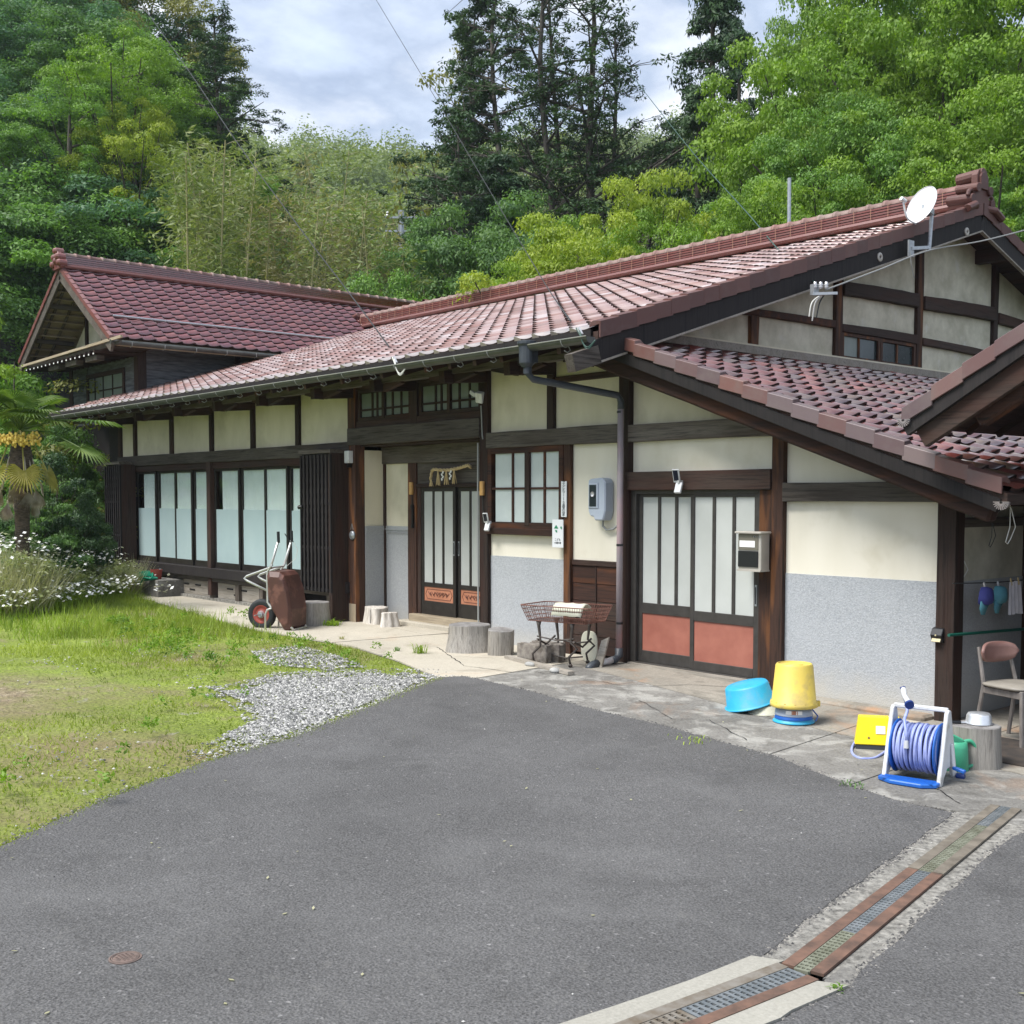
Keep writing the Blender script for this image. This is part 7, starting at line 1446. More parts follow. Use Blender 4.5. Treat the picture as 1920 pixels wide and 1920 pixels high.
MB().tube([(-8.66, -0.02, 1.52), (-8.66, -0.02, 1.44), (-8.61, -0.02, 1.40), (-8.52, -0.01, 1.41), (-8.46, 0.0, 1.45)], 0.012, 7).build('conduit', 'wire_grey', mt)
def text_obj(body, size, loc, parent, m, rz=0, vertical=False, extr=0.0008):
    cu = bpy.data.curves.new('lettering', 'FONT'); cu.body = '\n'.join(body) if vertical else body; cu.size = size; cu.align_x = 'CENTER'; cu.align_y = 'CENTER'; cu.extrude = extr; cu.space_line = 0.82
    o = bpy.data.objects.new('lettering', cu); S.collection.objects.link(o); dg = bpy.context.evaluated_depsgraph_get(); me = bpy.data.meshes.new_from_object(o.evaluated_get(dg)); bpy.data.objects.remove(o)
    me.materials.clear(); me.materials.append(MATS[m]); o = bpy.data.objects.new('lettering', me); link(o, parent); o.rotation_euler = (R_(90), 0, rz); o.location = V3(*loc) - base_offset(parent); return o
c = V3(-9.245, -0.03, 1.53); sg = thing('vertical_sign', c, 'narrow white vertical name plate on the post beside the window', 'sign'); box('sign_plate', 'sign_white', sg, -9.29, -9.205, -0.045, -0.035, 1.53, 1.925)
text_obj('子ども110番の家', 0.052, (-9.2475, -0.0465, 1.73), sg, 'ink', vertical=True)
c = V3(-9.31, -0.05, 1.19); sg = thing('notice_plate', c, 'white plate with green emblem and small print, below the narrow vertical sign', 'sign'); box('sign_plate', 'sign_white', sg, -9.40, -9.225, -0.075, -0.065, 1.19, 1.50)
mb = MB(); mb.prism([(-9.37, -0.076, 1.40), (-9.35, -0.076, 1.425), (-9.335, -0.076, 1.44), (-9.32, -0.076, 1.425), (-9.30, -0.076, 1.40)], V3(0, 0, 0), V3(0, -0.0015, 0)); mb.prism([(-9.355, -0.076, 1.385), (-9.32, -0.076, 1.38), (-9.318, -0.076, 1.355), (-9.34, -0.076, 1.36)], V3(0, 0, 0), V3(0, -0.0015, 0)); mb.prism([(-9.27, -0.076, 1.41), (-9.255, -0.076, 1.43), (-9.24, -0.076, 1.41), (-9.25, -0.076, 1.39)], V3(0, 0, 0), V3(0, -0.0015, 0)); mb.build('emblem', 'ink_green', sg)
text_obj('こども', 0.033, (-9.312, -0.0765, 1.275), sg, 'ink'); text_obj('110番の家', 0.026, (-9.312, -0.0765, 1.24), sg, 'ink')
c = V3(-6.60, -0.20, 1.05); bx_ = thing('mailbox', c, 'beige metal mailbox with dark flap on the weathered post by the big door', 'mailbox'); X0, X1, Y0, Y1 = -6.735, -6.475, -0.17, -0.04
box('box_body', 'beige_metal', bx_, X0, X1, Y0, Y1, 1.07, 1.41, 0.005); box('lid', 'beige_metal', bx_, X0 - 0.02, X1 + 0.02, Y0 - 0.035, Y1, 1.41, 1.43, 0.005); box('upper_panel', 'beige_metal_dark', bx_, X0 + 0.004, X1 - 0.03, Y0 - 0.006, Y0 + 0.002, 1.26, 1.405)
box('lower_flap', 'black_plastic', bx_, X0 + 0.004, X1 - 0.03, Y0 - 0.012, Y0 + 0.002, 1.10, 1.25, 0.003); box('name_card', 'paper', bx_, X0 + 0.02, X1 - 0.065, Y0 - 0.009, Y0 - 0.005, 1.285, 1.345); box('bottom_rim', 'beige_metal', bx_, X0 - 0.004, X1 + 0.004, Y0 - 0.015, Y1, 1.06, 1.075); MB().lathe([(0.0, 0), (0.009, 0), (0.009, 0.006)], 10, M=Euler((R_(90), 0, 0)).to_matrix(), c=(X1 - 0.07, Y0 - 0.006, 1.385)).build('lock', 'paper', bx_)
def solar(c, label, rz=0.3, s=1.0):
    t = thing('solar_lamp', c, label, 'solar lamp', 'solar lamps on the posts'); Mz = Matrix.Rotation(rz, 3, 'Z')
    M1 = Mz @ Euler((R_(25), 0, R_(8))).to_matrix(); M2 = Mz @ Euler((R_(-25), 0, 0)).to_matrix()
    MB().obox(V3(*c) + V3(-0.01, -0.07, 0.06) * s, (0.07 * s, 0.015, 0.14 * s), M1).build('panel_frame', 'white_plastic', t, 0.003); MB().obox(V3(*c) + V3(-0.01, -0.079, 0.062) * s, (0.05 * s, 0.004, 0.11 * s), M1).build('solar_panel', 'solar_cell', t)
    MB().obox(V3(*c) + V3(0.01, -0.06, -0.06) * s, (0.07 * s, 0.03, 0.11 * s), M2).build('lamp_head', 'white_plastic', t, 0.004); MB().obox(V3(*c) + V3(0.01, -0.035, 0.0) * s, (0.02, 0.06, 0.03)).build('bracket', 'white_plastic', t); return t
solar((-7.52, -0.07, 1.90), 'white solar lamp on the dark lintel above the big door', 0.25)
solar((-10.50, -0.06, 1.45), 'white solar lamp at the lower left corner of the framed window', 0.35, 0.9)
c = V3(-4.79, -0.05, 0.55); bl = thing('wall_lamp', c, 'black solar wall lamp low on the right corner post', 'wall lamp'); mb = MB()
mb.prism([(0, 0.02, 0.69), (0, -0.05, 0.675), (0, -0.08, 0.62), (0, -0.05, 0.56), (0, 0.02, 0.56)], V3(-4.84, 0, 0), V3(-4.74, 0, 0)); mb.build('lamp_body', 'black_plastic', bl, 0.004); MB().obox((-4.79, -0.067, 0.588), (0.075, 0.006, 0.045), (R_(-26), 0, 0)).build('lens', 'lamp_lens', bl); MB().obox((-4.79, -0.079, 0.622), (0.012, 0.01, 0.012)).build('sensor', 'lamp_lens', bl)
c = V3(-13.53, -0.06, 2.22); t = thing('junction_box', c, 'small pale grey box on the reddish entry post under the big beam', 'box'); box('case', 'white_plastic', t, -13.60, -13.49, -0.12, -0.04, 2.22, 2.39, 0.006); box('stem', 'black_plastic', t, -13.57, -13.52, -0.10, -0.05, 2.16, 2.22)
c = V3(-13.52, -0.05, 1.22); t = thing('round_bell', c, 'round metal bell plate hung on the reddish entry post', 'bell'); Mb = Euler((R_(90), 0, 0)).to_matrix(); mb = MB(); mb.smooth = True; mb.lathe([(0.0, 0.03), (0.02, 0.028), (0.03, 0.02), (0.05, 0.022), (0.058, 0.012), (0.062, 0.0)], 28, M=Mb, c=(-13.52, -0.045, 1.22)); mb.build('disc', 'galv', t)
MB().lathe([(0.062, 0.0), (0.07, 0.008), (0.075, 0.0)], 28, M=Mb, c=(-13.52, -0.043, 1.22)).build('ring', 'black_plastic', t); MB().tube([(-13.55, -0.05, 1.30), (-13.52, -0.05, 1.38), (-13.49, -0.05, 1.30)], 0.004, 4).build('hanger', 'wire_grey', t)
def onrec(px, py, y=YB - 0.035): return onY(px, py, y)
for (px, y_, m_, lb) in ((772, YB - 0.04, 'amber', 'small amber box high on the left jamb of the carved-panel door'), (905, -0.045, 'amber', 'small amber box on the post right of the carved-panel door')):
    q = onY(px, 915, y_); t = thing('door_box', q, lb, 'box'); box('case', m_, t, q.x - 0.03, q.x + 0.03, q.y - 0.03, q.y + 0.01, q.z - 0.09, q.z + 0.08, 0.006); MB().tube([(q.x, q.y, q.z - 0.09), (q.x + 0.01, q.y, q.z - 0.30), (q.x, q.y, q.z - 0.42)], 0.006, 5).build('cord', 'wire_dark', t)
q = onrec(775, 968); mb = MB(); mb.box(q.x - 0.018, q.x + 0.018, q.y - 0.02, q.y, q.z - 0.16, q.z + 0.16); mb.box(q.x - 0.024, q.x + 0.024, q.y - 0.03, q.y - 0.02, q.z + 0.10, q.z + 0.16); mb.box(q.x - 0.02, q.x + 0.02, q.y - 0.03, q.y - 0.02, q.z - 0.16, q.z - 0.12); single('thermometer', mb, 'black_plastic', 'slim black thermometer with white ends on the entry jamb', 'thermometer', q)
q = onY(900, 745, -0.05); t = thing('floodlight', q, 'pale floodlight hanging under the eave beside the transom windows', 'lamp'); MB().obox(q, (0.10, 0.07, 0.13), (0.4, 0.2, 0.3)).build('lamp_head', 'white_plastic', t, 0.008); MB().obox(q + V3(-0.09, -0.03, 0.05), (0.10, 0.05, 0.05), (0, 0.5, 0)).build('lamp_arm', 'white_plastic', t, 0.006)
MB().tube([q + V3(0.02, 0.0, -0.1), q + V3(0.03, 0.01, -0.45), q + V3(0.04, 0.01, -0.5)], 0.008, 5).build('cable', 'wire_grey', t)
MB().tube([(-10.75, -0.045, 2.4), (-10.755, -0.045, 1.4), (-10.74, -0.05, 0.2)], 0.011, 6).build('post_cable', 'wire_grey', house)
q = onY(563, 951, -0.34); t = thing('shutter_lamp', q, 'small dark lamp clipped to the shutter box edge', 'lamp'); MB().obox(q, (0.07, 0.05, 0.05), (0.3, 0, 0.5)).build('lamp_head', 'black_plastic', t, 0.006)
# --- shimenawa rope over the entry
a, b2 = onrec(812, 880, YB - 0.06), onrec(880, 872, YB - 0.06); sh = thing('straw_rope', (a + b2) / 2, 'twisted straw rope with tassels and white paper zigzags above the entry door', 'straw rope')
pts = [a + V3(-0.03, -0.02, -0.14), a + V3(0.0, -0.02, -0.02), a + V3(0.05, -0.02, 0.0)] + [a.lerp(b2, f) + V3(0, -0.02, -0.035 * math.sin(math.pi * f)) for f in (0.3, 0.5, 0.7, 0.85, 1.0)] + [b2 + V3(0.07, -0.03, -0.03)]
for ph in (0, 2.1, 4.2):
    hp = []
    for i in range(40):
        f = i / 39 * (len(pts) - 1); j = min(int(f), len(pts) - 2); p = pts[j].lerp(pts[j + 1], f - j); r_ = 0.011; hp.append(p + V3(0, math.cos(i * 0.9 + ph) * r_, math.sin(i * 0.9 + ph) * r_))
    mb = MB(); mb.smooth = True; mb.tube(hp, 0.013, 6); mb.build('rope_strand', 'straw', sh)
for (f, l_) in ((0.02, 0.10), (0.22, 0.20), (0.45, 0.20), (0.66, 0.20)):
    p = a.lerp(b2, f) + V3(-0.02, -0.03, -0.03 if f > 0.1 else -0.13); mb = MB()
    for q_ in range(16): e_ = p + V3(random.uniform(-0.045, 0.045), random.uniform(-0.012, 0.012), -l_ * random.uniform(0.85, 1)); mb.tube([p, p.lerp(e_, 0.5), e_], [0.006, 0.006, 0.003], 4, cap=False)
    o = mb.build('tassel', 'straw', sh); o['kind'] = 'stuff'
for f in (0.36, 0.58):
    p = a.lerp(b2, f) + V3(-0.01, -0.05, -0.06); mb = MB()
    for i in range(4): s = -1 if i % 2 else 1; mb.obox(p + V3(0.012 * s, 0, -0.03 * i), (0.028, 0.001, 0.034), (0, 0.5 * s, 0))
    mb.build('paper_streamer', 'paper', sh)

# --- tubs, buckets
q = gp(1418, 1333); t = thing('blue_tub', q, 'sky-blue plastic tub upside down, propped on a beige bowl', 'tub'); Mt = Matrix.Rotation(R_(-14), 3, _Fh) ; c = q + V3(0, 0, 0.055) - _R * 0.045
mb = MB(); mb.smooth = True; mb.lathe([(0.215, 0.0), (0.222, 0.004), (0.215, 0.012), (0.205, 0.02), (0.185, 0.17), (0.172, 0.185), (0.10, 0.18), (0.0, 0.182)], 40, M=Mt, c=c); o = mb.build('tub_body', 'tub_blue', t); mb = MB(); mb.smooth = True; mb.lathe([(0.213, 0.0), (0.226, 0.002), (0.226, 0.012), (0.208, 0.014)], 40, M=Mt, c=c); mb.build('tub_rim', 'tub_blue', t)
q2 = gp(1428, 1338); mb = MB(); mb.smooth = True; mb.lathe([(0.135, 0.002), (0.14, 0.006), (0.13, 0.012), (0.10, 0.07), (0.07, 0.085), (0, 0.085)], 32, c=q2 + _R * 0.02); single('beige_bowl', mb, 'cream_plastic', 'beige bowl upside down under the raised side of the blue tub', 'bowl', q2)
q = gp(1488, 1355) + V3(0, 0, 0.01); t = thing('stacked_pail', q, 'grey and blue pail upside down beneath the yellow bucket', 'bucket')
mb = MB(); mb.smooth = True; mb.lathe([(0.165, 0.0), (0.17, 0.005), (0.165, 0.014), (0.150, 0.02), (0.148, 0.05)], 36, c=q); mb.build('blue_rim', 'tub_blue', t); mb = MB(); mb.smooth = True; mb.lathe([(0.152, 0.03), (0.156, 0.036), (0.150, 0.045), (0.148, 0.07)], 36, c=q); mb.build('blue_band', 'blue_plastic', t)
mb = MB(); mb.smooth = True; mb.lathe([(0.150, 0.06), (0.154, 0.064), (0.15, 0.072), (0.145, 0.12), (0.10, 0.125)], 36, c=q); mb.build('grey_pail', 'meter_grey', t)
for (a_, m_) in ((-0.5, 'paper'), (0.05, 'paper'), (-0.2, 'kick_orange')): d_ = (-_Fh) * math.cos(a_) + _R * math.sin(a_); MB().obox(q + d_ * 0.1475 + V3(0, 0, 0.095), (0.05, 0.004, 0.03), (0, 0, math.atan2(d_.y, d_.x) + R_(90))).build('label', m_, t)
MB().tube([q + _R * 0.15 + V3(0, 0, 0.1), q + _R * 0.19 - _Fh * 0.03 + V3(0, 0, 0.05), q + _R * 0.15 - _Fh * 0.12 + V3(0, 0, 0.03)], 0.006, 5).build('handle', 'blue_plastic', t)
q = q + V3(0, 0, 0.128); t = thing('yellow_bucket', q, 'big yellow bucket upside down on top of the grey and blue pail', 'bucket'); mb = MB(); mb.smooth = True
mb.lathe([(0.185, 0.0), (0.192, 0.004), (0.19, 0.035), (0.178, 0.045), (0.150, 0.335), (0.140, 0.35)], 44, c=q); mb.build('bucket_wall', 'bucket_yellow', t); mb = MB(); mb.lathe([(0.140, 0.35), (0.132, 0.352), (0.128, 0.34), (0.07, 0.34), (0.065, 0.347), (0.0, 0.347)], 44, c=q); mb.build('bucket_bottom', 'bucket_yellow', t)
mb = MB()
for i in range(14): a_ = i * 2 * math.pi / 14; mb.obox(q + V3(0.186 * math.cos(a_), 0.186 * math.sin(a_), 0.03), (0.012, 0.006, 0.03), (0, 0, a_ + R_(90)))
o = mb.build('rim_ribs', 'bucket_yellow', t); o['kind'] = 'stuff'
MB().obox(q + _R * 0.197 + V3(0, 0, 0.02), (0.03, 0.03, 0.045), (0, 0, YAW)).build('handle_lug', 'bucket_yellow', t)

# --- hose reel
rq = gp(1722, 1462); rl = thing('hose_reel', rq, 'white framed blue hose reel wound with lilac hose, nozzle on its handle', 'hose reel')
ra = V3(0.93, -0.36, 0).normalized(); ra = (_R * 0.80 - _Fh * 0.60).normalized(); rb_ = V3(-ra.y, ra.x, 0)      # axle direction, and away from the viewer
HW = 0.145; ct = rq + V3(0, 0, 0.215)
def RP(a_, b_, z): return rq + ra * a_ + rb_ * b_ + V3(0, 0, z)
Mr = Matrix((rb_, V3(0, 0, 1), ra)).transposed()
for s in (-1, 1):
    a0 = s * (HW + 0.03); mb = MB()
    mb.prism([RP(a0, -0.17, 0.012), RP(a0, -0.12, 0.0), RP(a0, -0.085, 0.05), RP(a0, -0.02, 0.10), RP(a0, 0.08, 0.10), RP(a0, 0.13, 0.03), RP(a0, 0.17, 0.0), RP(a0, 0.20, 0.03), RP(a0, 0.045, 0.47), RP(a0, 0.005, 0.48), RP(a0, -0.02, 0.46)], ra * -0.013, ra * 0.013); mb.build('side_frame', 'white_plastic', rl, 0.005)
    mb = MB(); mb.smooth = True; mb.lathe([(0.03, 0.0), (0.168, 0.0), (0.175, 0.006), (0.168, 0.012), (0.03, 0.012)], 40, M=Mr, c=ct + ra * s * (HW - 0.006) - ra * 0.006); mb.build('reel_flange', 'blue_plastic', rl)
MB().beam(RP(-HW - 0.03, 0.02, 0.475), RP(HW + 0.03, 0.02, 0.475), 0.032, 0.028).build('carry_handle', 'white_plastic', rl, 0.006)
mb = MB(); mb.smooth = True; mb.lathe([(0.06, -HW), (0.06, HW)], 24, M=Mr, c=ct); mb.build('drum', 'navy_plastic', rl)
hp = []; turns = 15; nn = turns * 22
for lay, (r_, ph) in enumerate(((0.128, 0.0), (0.150, 1.3))):
    hp = []
    for i in range(nn):
        f = i / (nn - 1); t_ = f * turns * 2 * math.pi + ph; zz = (-1 + 2 * f) * (HW - 0.025) + 0.02 * math.sin(t_ * 0.5 + lay) + 0.008 * math.sin(t_ * 0.23 * (lay + 1)); rr_ = r_ + 0.005 * math.sin(t_ * 0.37)
        hp.append(ct + ra * zz + rb_ * rr_ * math.cos(t_) + V3(0, 0, rr_ * math.sin(t_)))
    mb = MB(); mb.smooth = True; mb.tube(hp, 0.0095, 7); mb.build('wound_hose', 'hose_lilac', rl)
lp_ = [RP(-0.02, -0.12, 0.30), RP(-0.02, -0.16, 0.36), RP(-0.06, -0.06, 0.44), RP(-0.085, 0.0, 0.49)]; mb = MB(); mb.smooth = True; mb.tube([RP(-0.03, -0.165, 0.27), RP(-0.03, -0.168, 0.33), RP(-0.06, -0.12, 0.41), RP(-0.07, -0.03, 0.45), RP(-0.085, 0.0, 0.50)], 0.0105, 8); mb.build('lead_hose', 'hose_lilac', rl)
MB().tube([RP(-0.03, -0.165, 0.285), RP(-0.03, -0.168, 0.235)], [0.013, 0.018], 12).build('connector', 'ceramic', rl)
nz = thing('spray_nozzle', RP(-0.08, -0.02, 0.50), 'blue and white spray nozzle clipped on the reel handle', 'nozzle'); mb = MB(); mb.smooth = True; mb.tube([RP(-0.12, 0.03, 0.585), RP(-0.10, 0.0, 0.545), RP(-0.06, -0.05, 0.515), RP(-0.045, -0.075, 0.505)], [0.018, 0.016, 0.018, 0.030], 14); mb.build('nozzle_body', 'white_plastic', nz)
mb = MB(); mb.tube([RP(-0.045, -0.075, 0.505), RP(-0.037, -0.088, 0.50)], [0.031, 0.029], 16); mb.build('spray_face', 'navy_plastic', nz); MB().tube([RP(-0.125, 0.035, 0.592), RP(-0.12, 0.03, 0.582)], 0.019, 12).build('end_cap', 'navy_plastic', nz); MB().tube([RP(-0.10, 0.0, 0.545), RP(-0.085, 0.0, 0.50)], 0.014, 8).build('grip', 'navy_plastic', nz)
mb = MB(); mb.prism([RP(-0.20, -0.20, 0.012), RP(-0.10, -0.27, 0.012), RP(0.10, -0.28, 0.012), RP(0.185, -0.22, 0.012), RP(0.185, -0.14, 0.012), RP(-0.20, -0.14, 0.012)], V3(0, 0, 0), V3(0, 0, 0.028)); mb.build('foot_plate', 'blue_plastic', rl, 0.006)
for k in range(5): MB().beam(RP(-0.17, -0.155 - k * 0.022, 0.042), RP(0.16, -0.155 - k * 0.022, 0.042), 0.008, 0.006).build('tread_rib', 'blue_plastic', rl)
MB().obox(RP(HW + 0.055, 0.05, 0.17), (0.02, 0.03, 0.17), (0, R_(-6), YAW)).build('crank_arm', 'white_plastic', rl, 0.005); MB().beam(RP(HW + 0.06, 0.05, 0.10), RP(HW + 0.14, 0.03, 0.085), 0.03, 0.022).build('crank_grip', 'blue_plastic', rl, 0.004)
MB().tube([RP(HW + 0.05, 0.17, 0.02), RP(HW + 0.10, 0.17, 0.02)], 0.022, 12).build('foot_wheel', 'navy_plastic', rl)
# loose hose loop to the yellow box
a = RP(-0.14, 0.10, 0.40); h0 = gp(1600, 1412); mb = MB(); mb.smooth = True
loop = [RP(-0.13, 0.08, 0.33), RP(-0.19, 0.10, 0.36), gp(1665, 1400) + V3(0, 0, 0.22), gp(1630, 1400) + V3(0, 0, 0.13), gp(1604, 1400) + V3(0, 0, 0.04), gp(1597, 1412) + V3(0, 0, 0.012), gp(1610, 1424) + V3(0, 0, 0.012), gp(1640, 1424) + V3(0, 0, 0.012), gp(1668, 1415) + V3(0, 0, 0.04), RP(-0.17, -0.02, 0.14)]
def smooth_pts(P, n=8):
    out = []
    for i in range(len(P) - 1):
        p0 = P[max(i - 1, 0)]; p1 = P[i]; p2 = P[i + 1]; p3 = P[min(i + 2, len(P) - 1)]
        for k in range(n): t = k / n; out.append(0.5 * ((2 * p1) + (p2 - p0) * t + (2 * p0 - 5 * p1 + 4 * p2 - p3) * t * t + (3 * p1 - p0 - 3 * p2 + p3) * t ** 3))
    return out + [P[-1]]
mb.tube(smooth_pts(loop), 0.0095, 8); mb.build('loose_hose', 'hose_lilac', rl)
# yellow box (step)
yq = gp(1645, 1408); yd = (_R * 0.97 - _Fh * 0.24).normalized(); yf = V3(-yd.y, yd.x, 0); t = thing('yellow_box', yq, 'bright yellow plastic utility box with white label behind the hose loop', 'box')
def YP(a_, b_, z): return yq + yd * a_ + yf * b_ + V3(0, 0, z)
mb = MB(); mb.prism([YP(-0.16, 0.0, 0.04), YP(0.16, 0.0, 0.04), YP(0.16, 0.06, 0.235), YP(-0.13, 0.06, 0.235)], V3(0, 0, 0), yf * 0.10); mb.build('cover', 'yellow_bright', t, 0.006); mb = MB(); mb.prism([YP(-0.15, -0.01, 0.0), YP(0.15, -0.01, 0.0), YP(0.15, 0.01, 0.04), YP(-0.15, 0.01, 0.04)], V3(0, 0, 0), yf * 0.11); mb.build('base', 'black_plastic', t)
nrm = (yf * -0.195 + V3(0, 0, 0.06)).normalized(); mb = MB(); mb.prism([YP(-0.01, 0.024, 0.12), YP(0.055, 0.024, 0.12), YP(0.055, 0.042, 0.175), YP(-0.01, 0.042, 0.175)], nrm * 0.0, nrm * 0.004); mb.build('label', 'paper', t)
for (a_, z) in ((-0.06, 0.09), (0.10, 0.17), (0.09, 0.08)): MB().lathe([(0.0, 0.004), (0.007, 0.003), (0.008, 0)], 8, M=Matrix((yd, nrm.cross(yd), nrm)).transposed(), c=YP(a_, (z - 0.04) * 0.31, z)).build('bolt', 'rust', t)
# green watering can
gq = gp(1790, 1446); t = thing('watering_can', gq, 'green plastic watering can half behind the hose reel', 'watering can'); mb = MB(); mb.smooth = True; c = gq + _Fh * 0.02
mb.lathe([(0.09, 0.0), (0.098, 0.01), (0.092, 0.16), (0.085, 0.20), (0.07, 0.205)], 28, c=c, sx=1.0, sy=0.85); mb.build('can_body', 'green_plastic', t); mb = MB(); mb.smooth = True
mb.tube(smooth_pts([c + _R * 0.06 + V3(0, 0, 0.195), c + _R * 0.11 + V3(0, 0, 0.20), c + _R * 0.15 + V3(0, 0, 0.15), c + _R * 0.15 + V3(0, 0, 0.06), c + _R * 0.09 + V3(0, 0, 0.02)]), 0.014, 8); mb.build('handle', 'green_plastic', t)
mb = MB(); mb.prism([c - _R * 0.10 + V3(0, 0, 0.19), c + _R * 0.05 + V3(0, 0, 0.19), c + _R * 0.05 + V3(0, 0, 0.22), c - _R * 0.05 + V3(0, 0, 0.27), c - _R * 0.10 + V3(0, 0, 0.27)], -_Fh * 0.05, _Fh * 0.05); mb.build('spout_collar', 'green_plastic', t, 0.008)

# --- chairs under the shed
def chair(c, label, yaw, back=True):
    t = thing('chair', c, label, 'chair'); f = V3(math.sin(yaw), -math.cos(yaw), 0); r_ = V3(math.cos(yaw), math.sin(yaw), 0); C_ = V3(*c)
    for sx in (-1, 1):
        mb = MB(); mb.beam(C_ + r_ * sx * 0.18 + f * 0.20, C_ + r_ * sx * 0.17 + f * 0.18 + V3(0, 0, 0.42), 0.028, 0.028, up=f); mb.build('leg', 'chair_wood', t, 0.005)
        mb = MB(); mb.tube([C_ + r_ * sx * 0.18 - f * 0.24, C_ + r_ * sx * 0.17 - f * 0.17 + V3(0, 0, 0.42), C_ + r_ * sx * 0.155 - f * 0.24 + V3(0, 0, 0.70)], [0.016, 0.017, 0.013], 7); mb.build('leg', 'chair_wood', t)
        MB().beam(C_ + r_ * sx * 0.17 + f * 0.18 + V3(0, 0, 0.385), C_ + r_ * sx * 0.17 - f * 0.18 + V3(0, 0, 0.385), 0.022, 0.05).build('seat_rail', 'chair_wood', t, 0.004)
    for s in (-1, 1): MB().beam(C_ - r_ * 0.17 + f * 0.18 * s + V3(0, 0, 0.385), C_ + r_ * 0.17 + f * 0.18 * s + V3(0, 0, 0.385), 0.022, 0.05, up=(0, 0, 1)).build('seat_rail', 'chair_wood', t, 0.004)
    mb = MB(); mb.smooth = True; Ms = Matrix((r_, f, V3(0, 0, 1))).transposed(); mb.lathe([(0.0, 0.0), (0.9, 0.0), (1.0, 0.012), (0.98, 0.026), (0.6, 0.034), (0.0, 0.036)], 32, M=Ms @ Matrix.Diagonal((0.215, 0.215, 1.0)), c=C_ + V3(0, 0, 0.415), jit=lambda a_: 1 / (abs(math.cos(a_)) ** 4 + abs(math.sin(a_)) ** 4) ** 0.25); mb.build('seat', 'chair_seat', t)
    mb = MB(); mb.smooth = True; vs = []
    for i in range(13):
        x = -1 + i / 6; hh = 0.082 * (1 - abs(x) ** 3.0) ** 0.5 + 0.004
        for z in (-1, -0.4, 0.4, 1): vs.append(C_ + r_ * x * 0.20 - f * (0.235 - 0.06 * x * x + 0.006 * (1 - abs(z))) + V3(0, 0, 0.665 + z * hh * (1.0 if z < 0 else 0.85)))
    mb.add(vs, [(i * 4 + j, (i + 1) * 4 + j, (i + 1) * 4 + j + 1, i * 4 + j + 1) for i in range(12) for j in range(3)]); o = mb.build('backrest', 'vinyl_chair', t); md = o.modifiers.new('t', 'SOLIDIFY'); md.thickness = 0.022
    return t
ch0 = gp(1918, 1398); chair(gz(ch0, 0.006) + _Fh * 0.1, 'old kitchen chair with curved maroon backrest and pale seat behind the stump', YAW + R_(25))
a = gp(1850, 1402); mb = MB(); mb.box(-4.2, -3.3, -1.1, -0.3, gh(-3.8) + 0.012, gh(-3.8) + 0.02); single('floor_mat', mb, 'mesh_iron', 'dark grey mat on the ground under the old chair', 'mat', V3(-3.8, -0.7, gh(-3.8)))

# --- laundry: line, two caps, cloth, green pole, wire hangers
la_, lb_ = onX(1786, 1094, -4.55), onX(1935, 1086, -4.55); mb = MB(); mb.tube([la_, la_.lerp(lb_, 0.5) + V3(0, 0, -0.012), lb_], 0.005, 5); single('clothes_line', mb, 'wire_dark', 'dark clothes line strung from the corner post into the passage', 'clothes line', la_)
def onL(px, py): return onX(px, py, -4.5)
for k, (px, py, m_, lb) in enumerate(((1846, 1098, 'cap_navy', 'navy cap with teal peak pegged to the line, nearest the post'), (1872, 1096, 'cap_teal', 'teal cap pegged beside the navy one on the line'))):
    c = onL(px, py); t = thing('cap', c + V3(0, 0, -0.02), lb, 'cap', 'caps drying on the line'); u_ = V3(0, 1, 0); mb = MB(); mb.smooth = True
    out_ = [(-0.06, 0), (-0.085, -0.04), (-0.10, -0.09), (-0.10, -0.13), (-0.06, -0.15), (0, -0.155), (0.06, -0.15), (0.10, -0.12), (0.10, -0.07), (0.08, -0.02), (0.04, 0.0)]
    cc = c + V3(0.03, 0, -0.08); ring1 = [c + u_ * y + V3(0.0, 0, z - 0.01) for y, z in out_]; ring2 = [c + u_ * y * 0.75 + V3(0.045, 0, z * 0.85 - 0.02) for y, z in out_]; n = len(ring1)
    mb.add(ring1 + ring2 + [cc + V3(0.035, 0, 0)], [(i, (i + 1) % n, n + (i + 1) % n, n + i) for i in range(n)] + [(n + i, n + (i + 1) % n, 2 * n) for i in range(n)]); mb.build('crown', m_, t)
    mb = MB(); mb.smooth = True; pk = [(-0.10, -0.12), (-0.115, -0.18), (-0.09, -0.23), (-0.04, -0.235), (0.0, -0.18), (0.03, -0.155)]; mb.prism([c + u_ * y + V3(0.02, 0, z) for y, z in pk], V3(0, 0, 0), V3(0.008, 0, 0)); mb.build('peak', 'cap_teal', t)
    MB().beam(c + V3(0, -0.012, 0.025), c + V3(0, 0.012, -0.03), 0.012, 0.012).build('peg', 'ceramic', t)
c = onL(1898, 1090); cl_ = thing('hanging_cloth', c + V3(0, 0, -0.3), 'pale grey striped cloth pegged on the line at the right', 'cloth'); mb = MB(); mb.smooth = True; vs = []; n = 24
for i in range(n + 1):
    for j in range(5): f = i / n; vs.append(c + V3(0.02 + 0.018 * math.sin(f * 22) * (0.4 + j * 0.2), -0.09 + 0.20 * f + 0.01 * j * (f - 0.3), -0.068 * j - 0.005 * math.sin(f * 9)))
mb.add(vs, [(i * 5 + j, (i + 1) * 5 + j, (i + 1) * 5 + j + 1, i * 5 + j + 1) for i in range(n) for j in range(4)]); mb.build('fabric', 'cloth_white', cl_)
for y in (-0.06, 0.07): MB().beam(c + V3(0.02, y - 0.012, 0.03), c + V3(0.02, y + 0.01, -0.03), 0.01, 0.01).build('peg', 'straw', cl_)
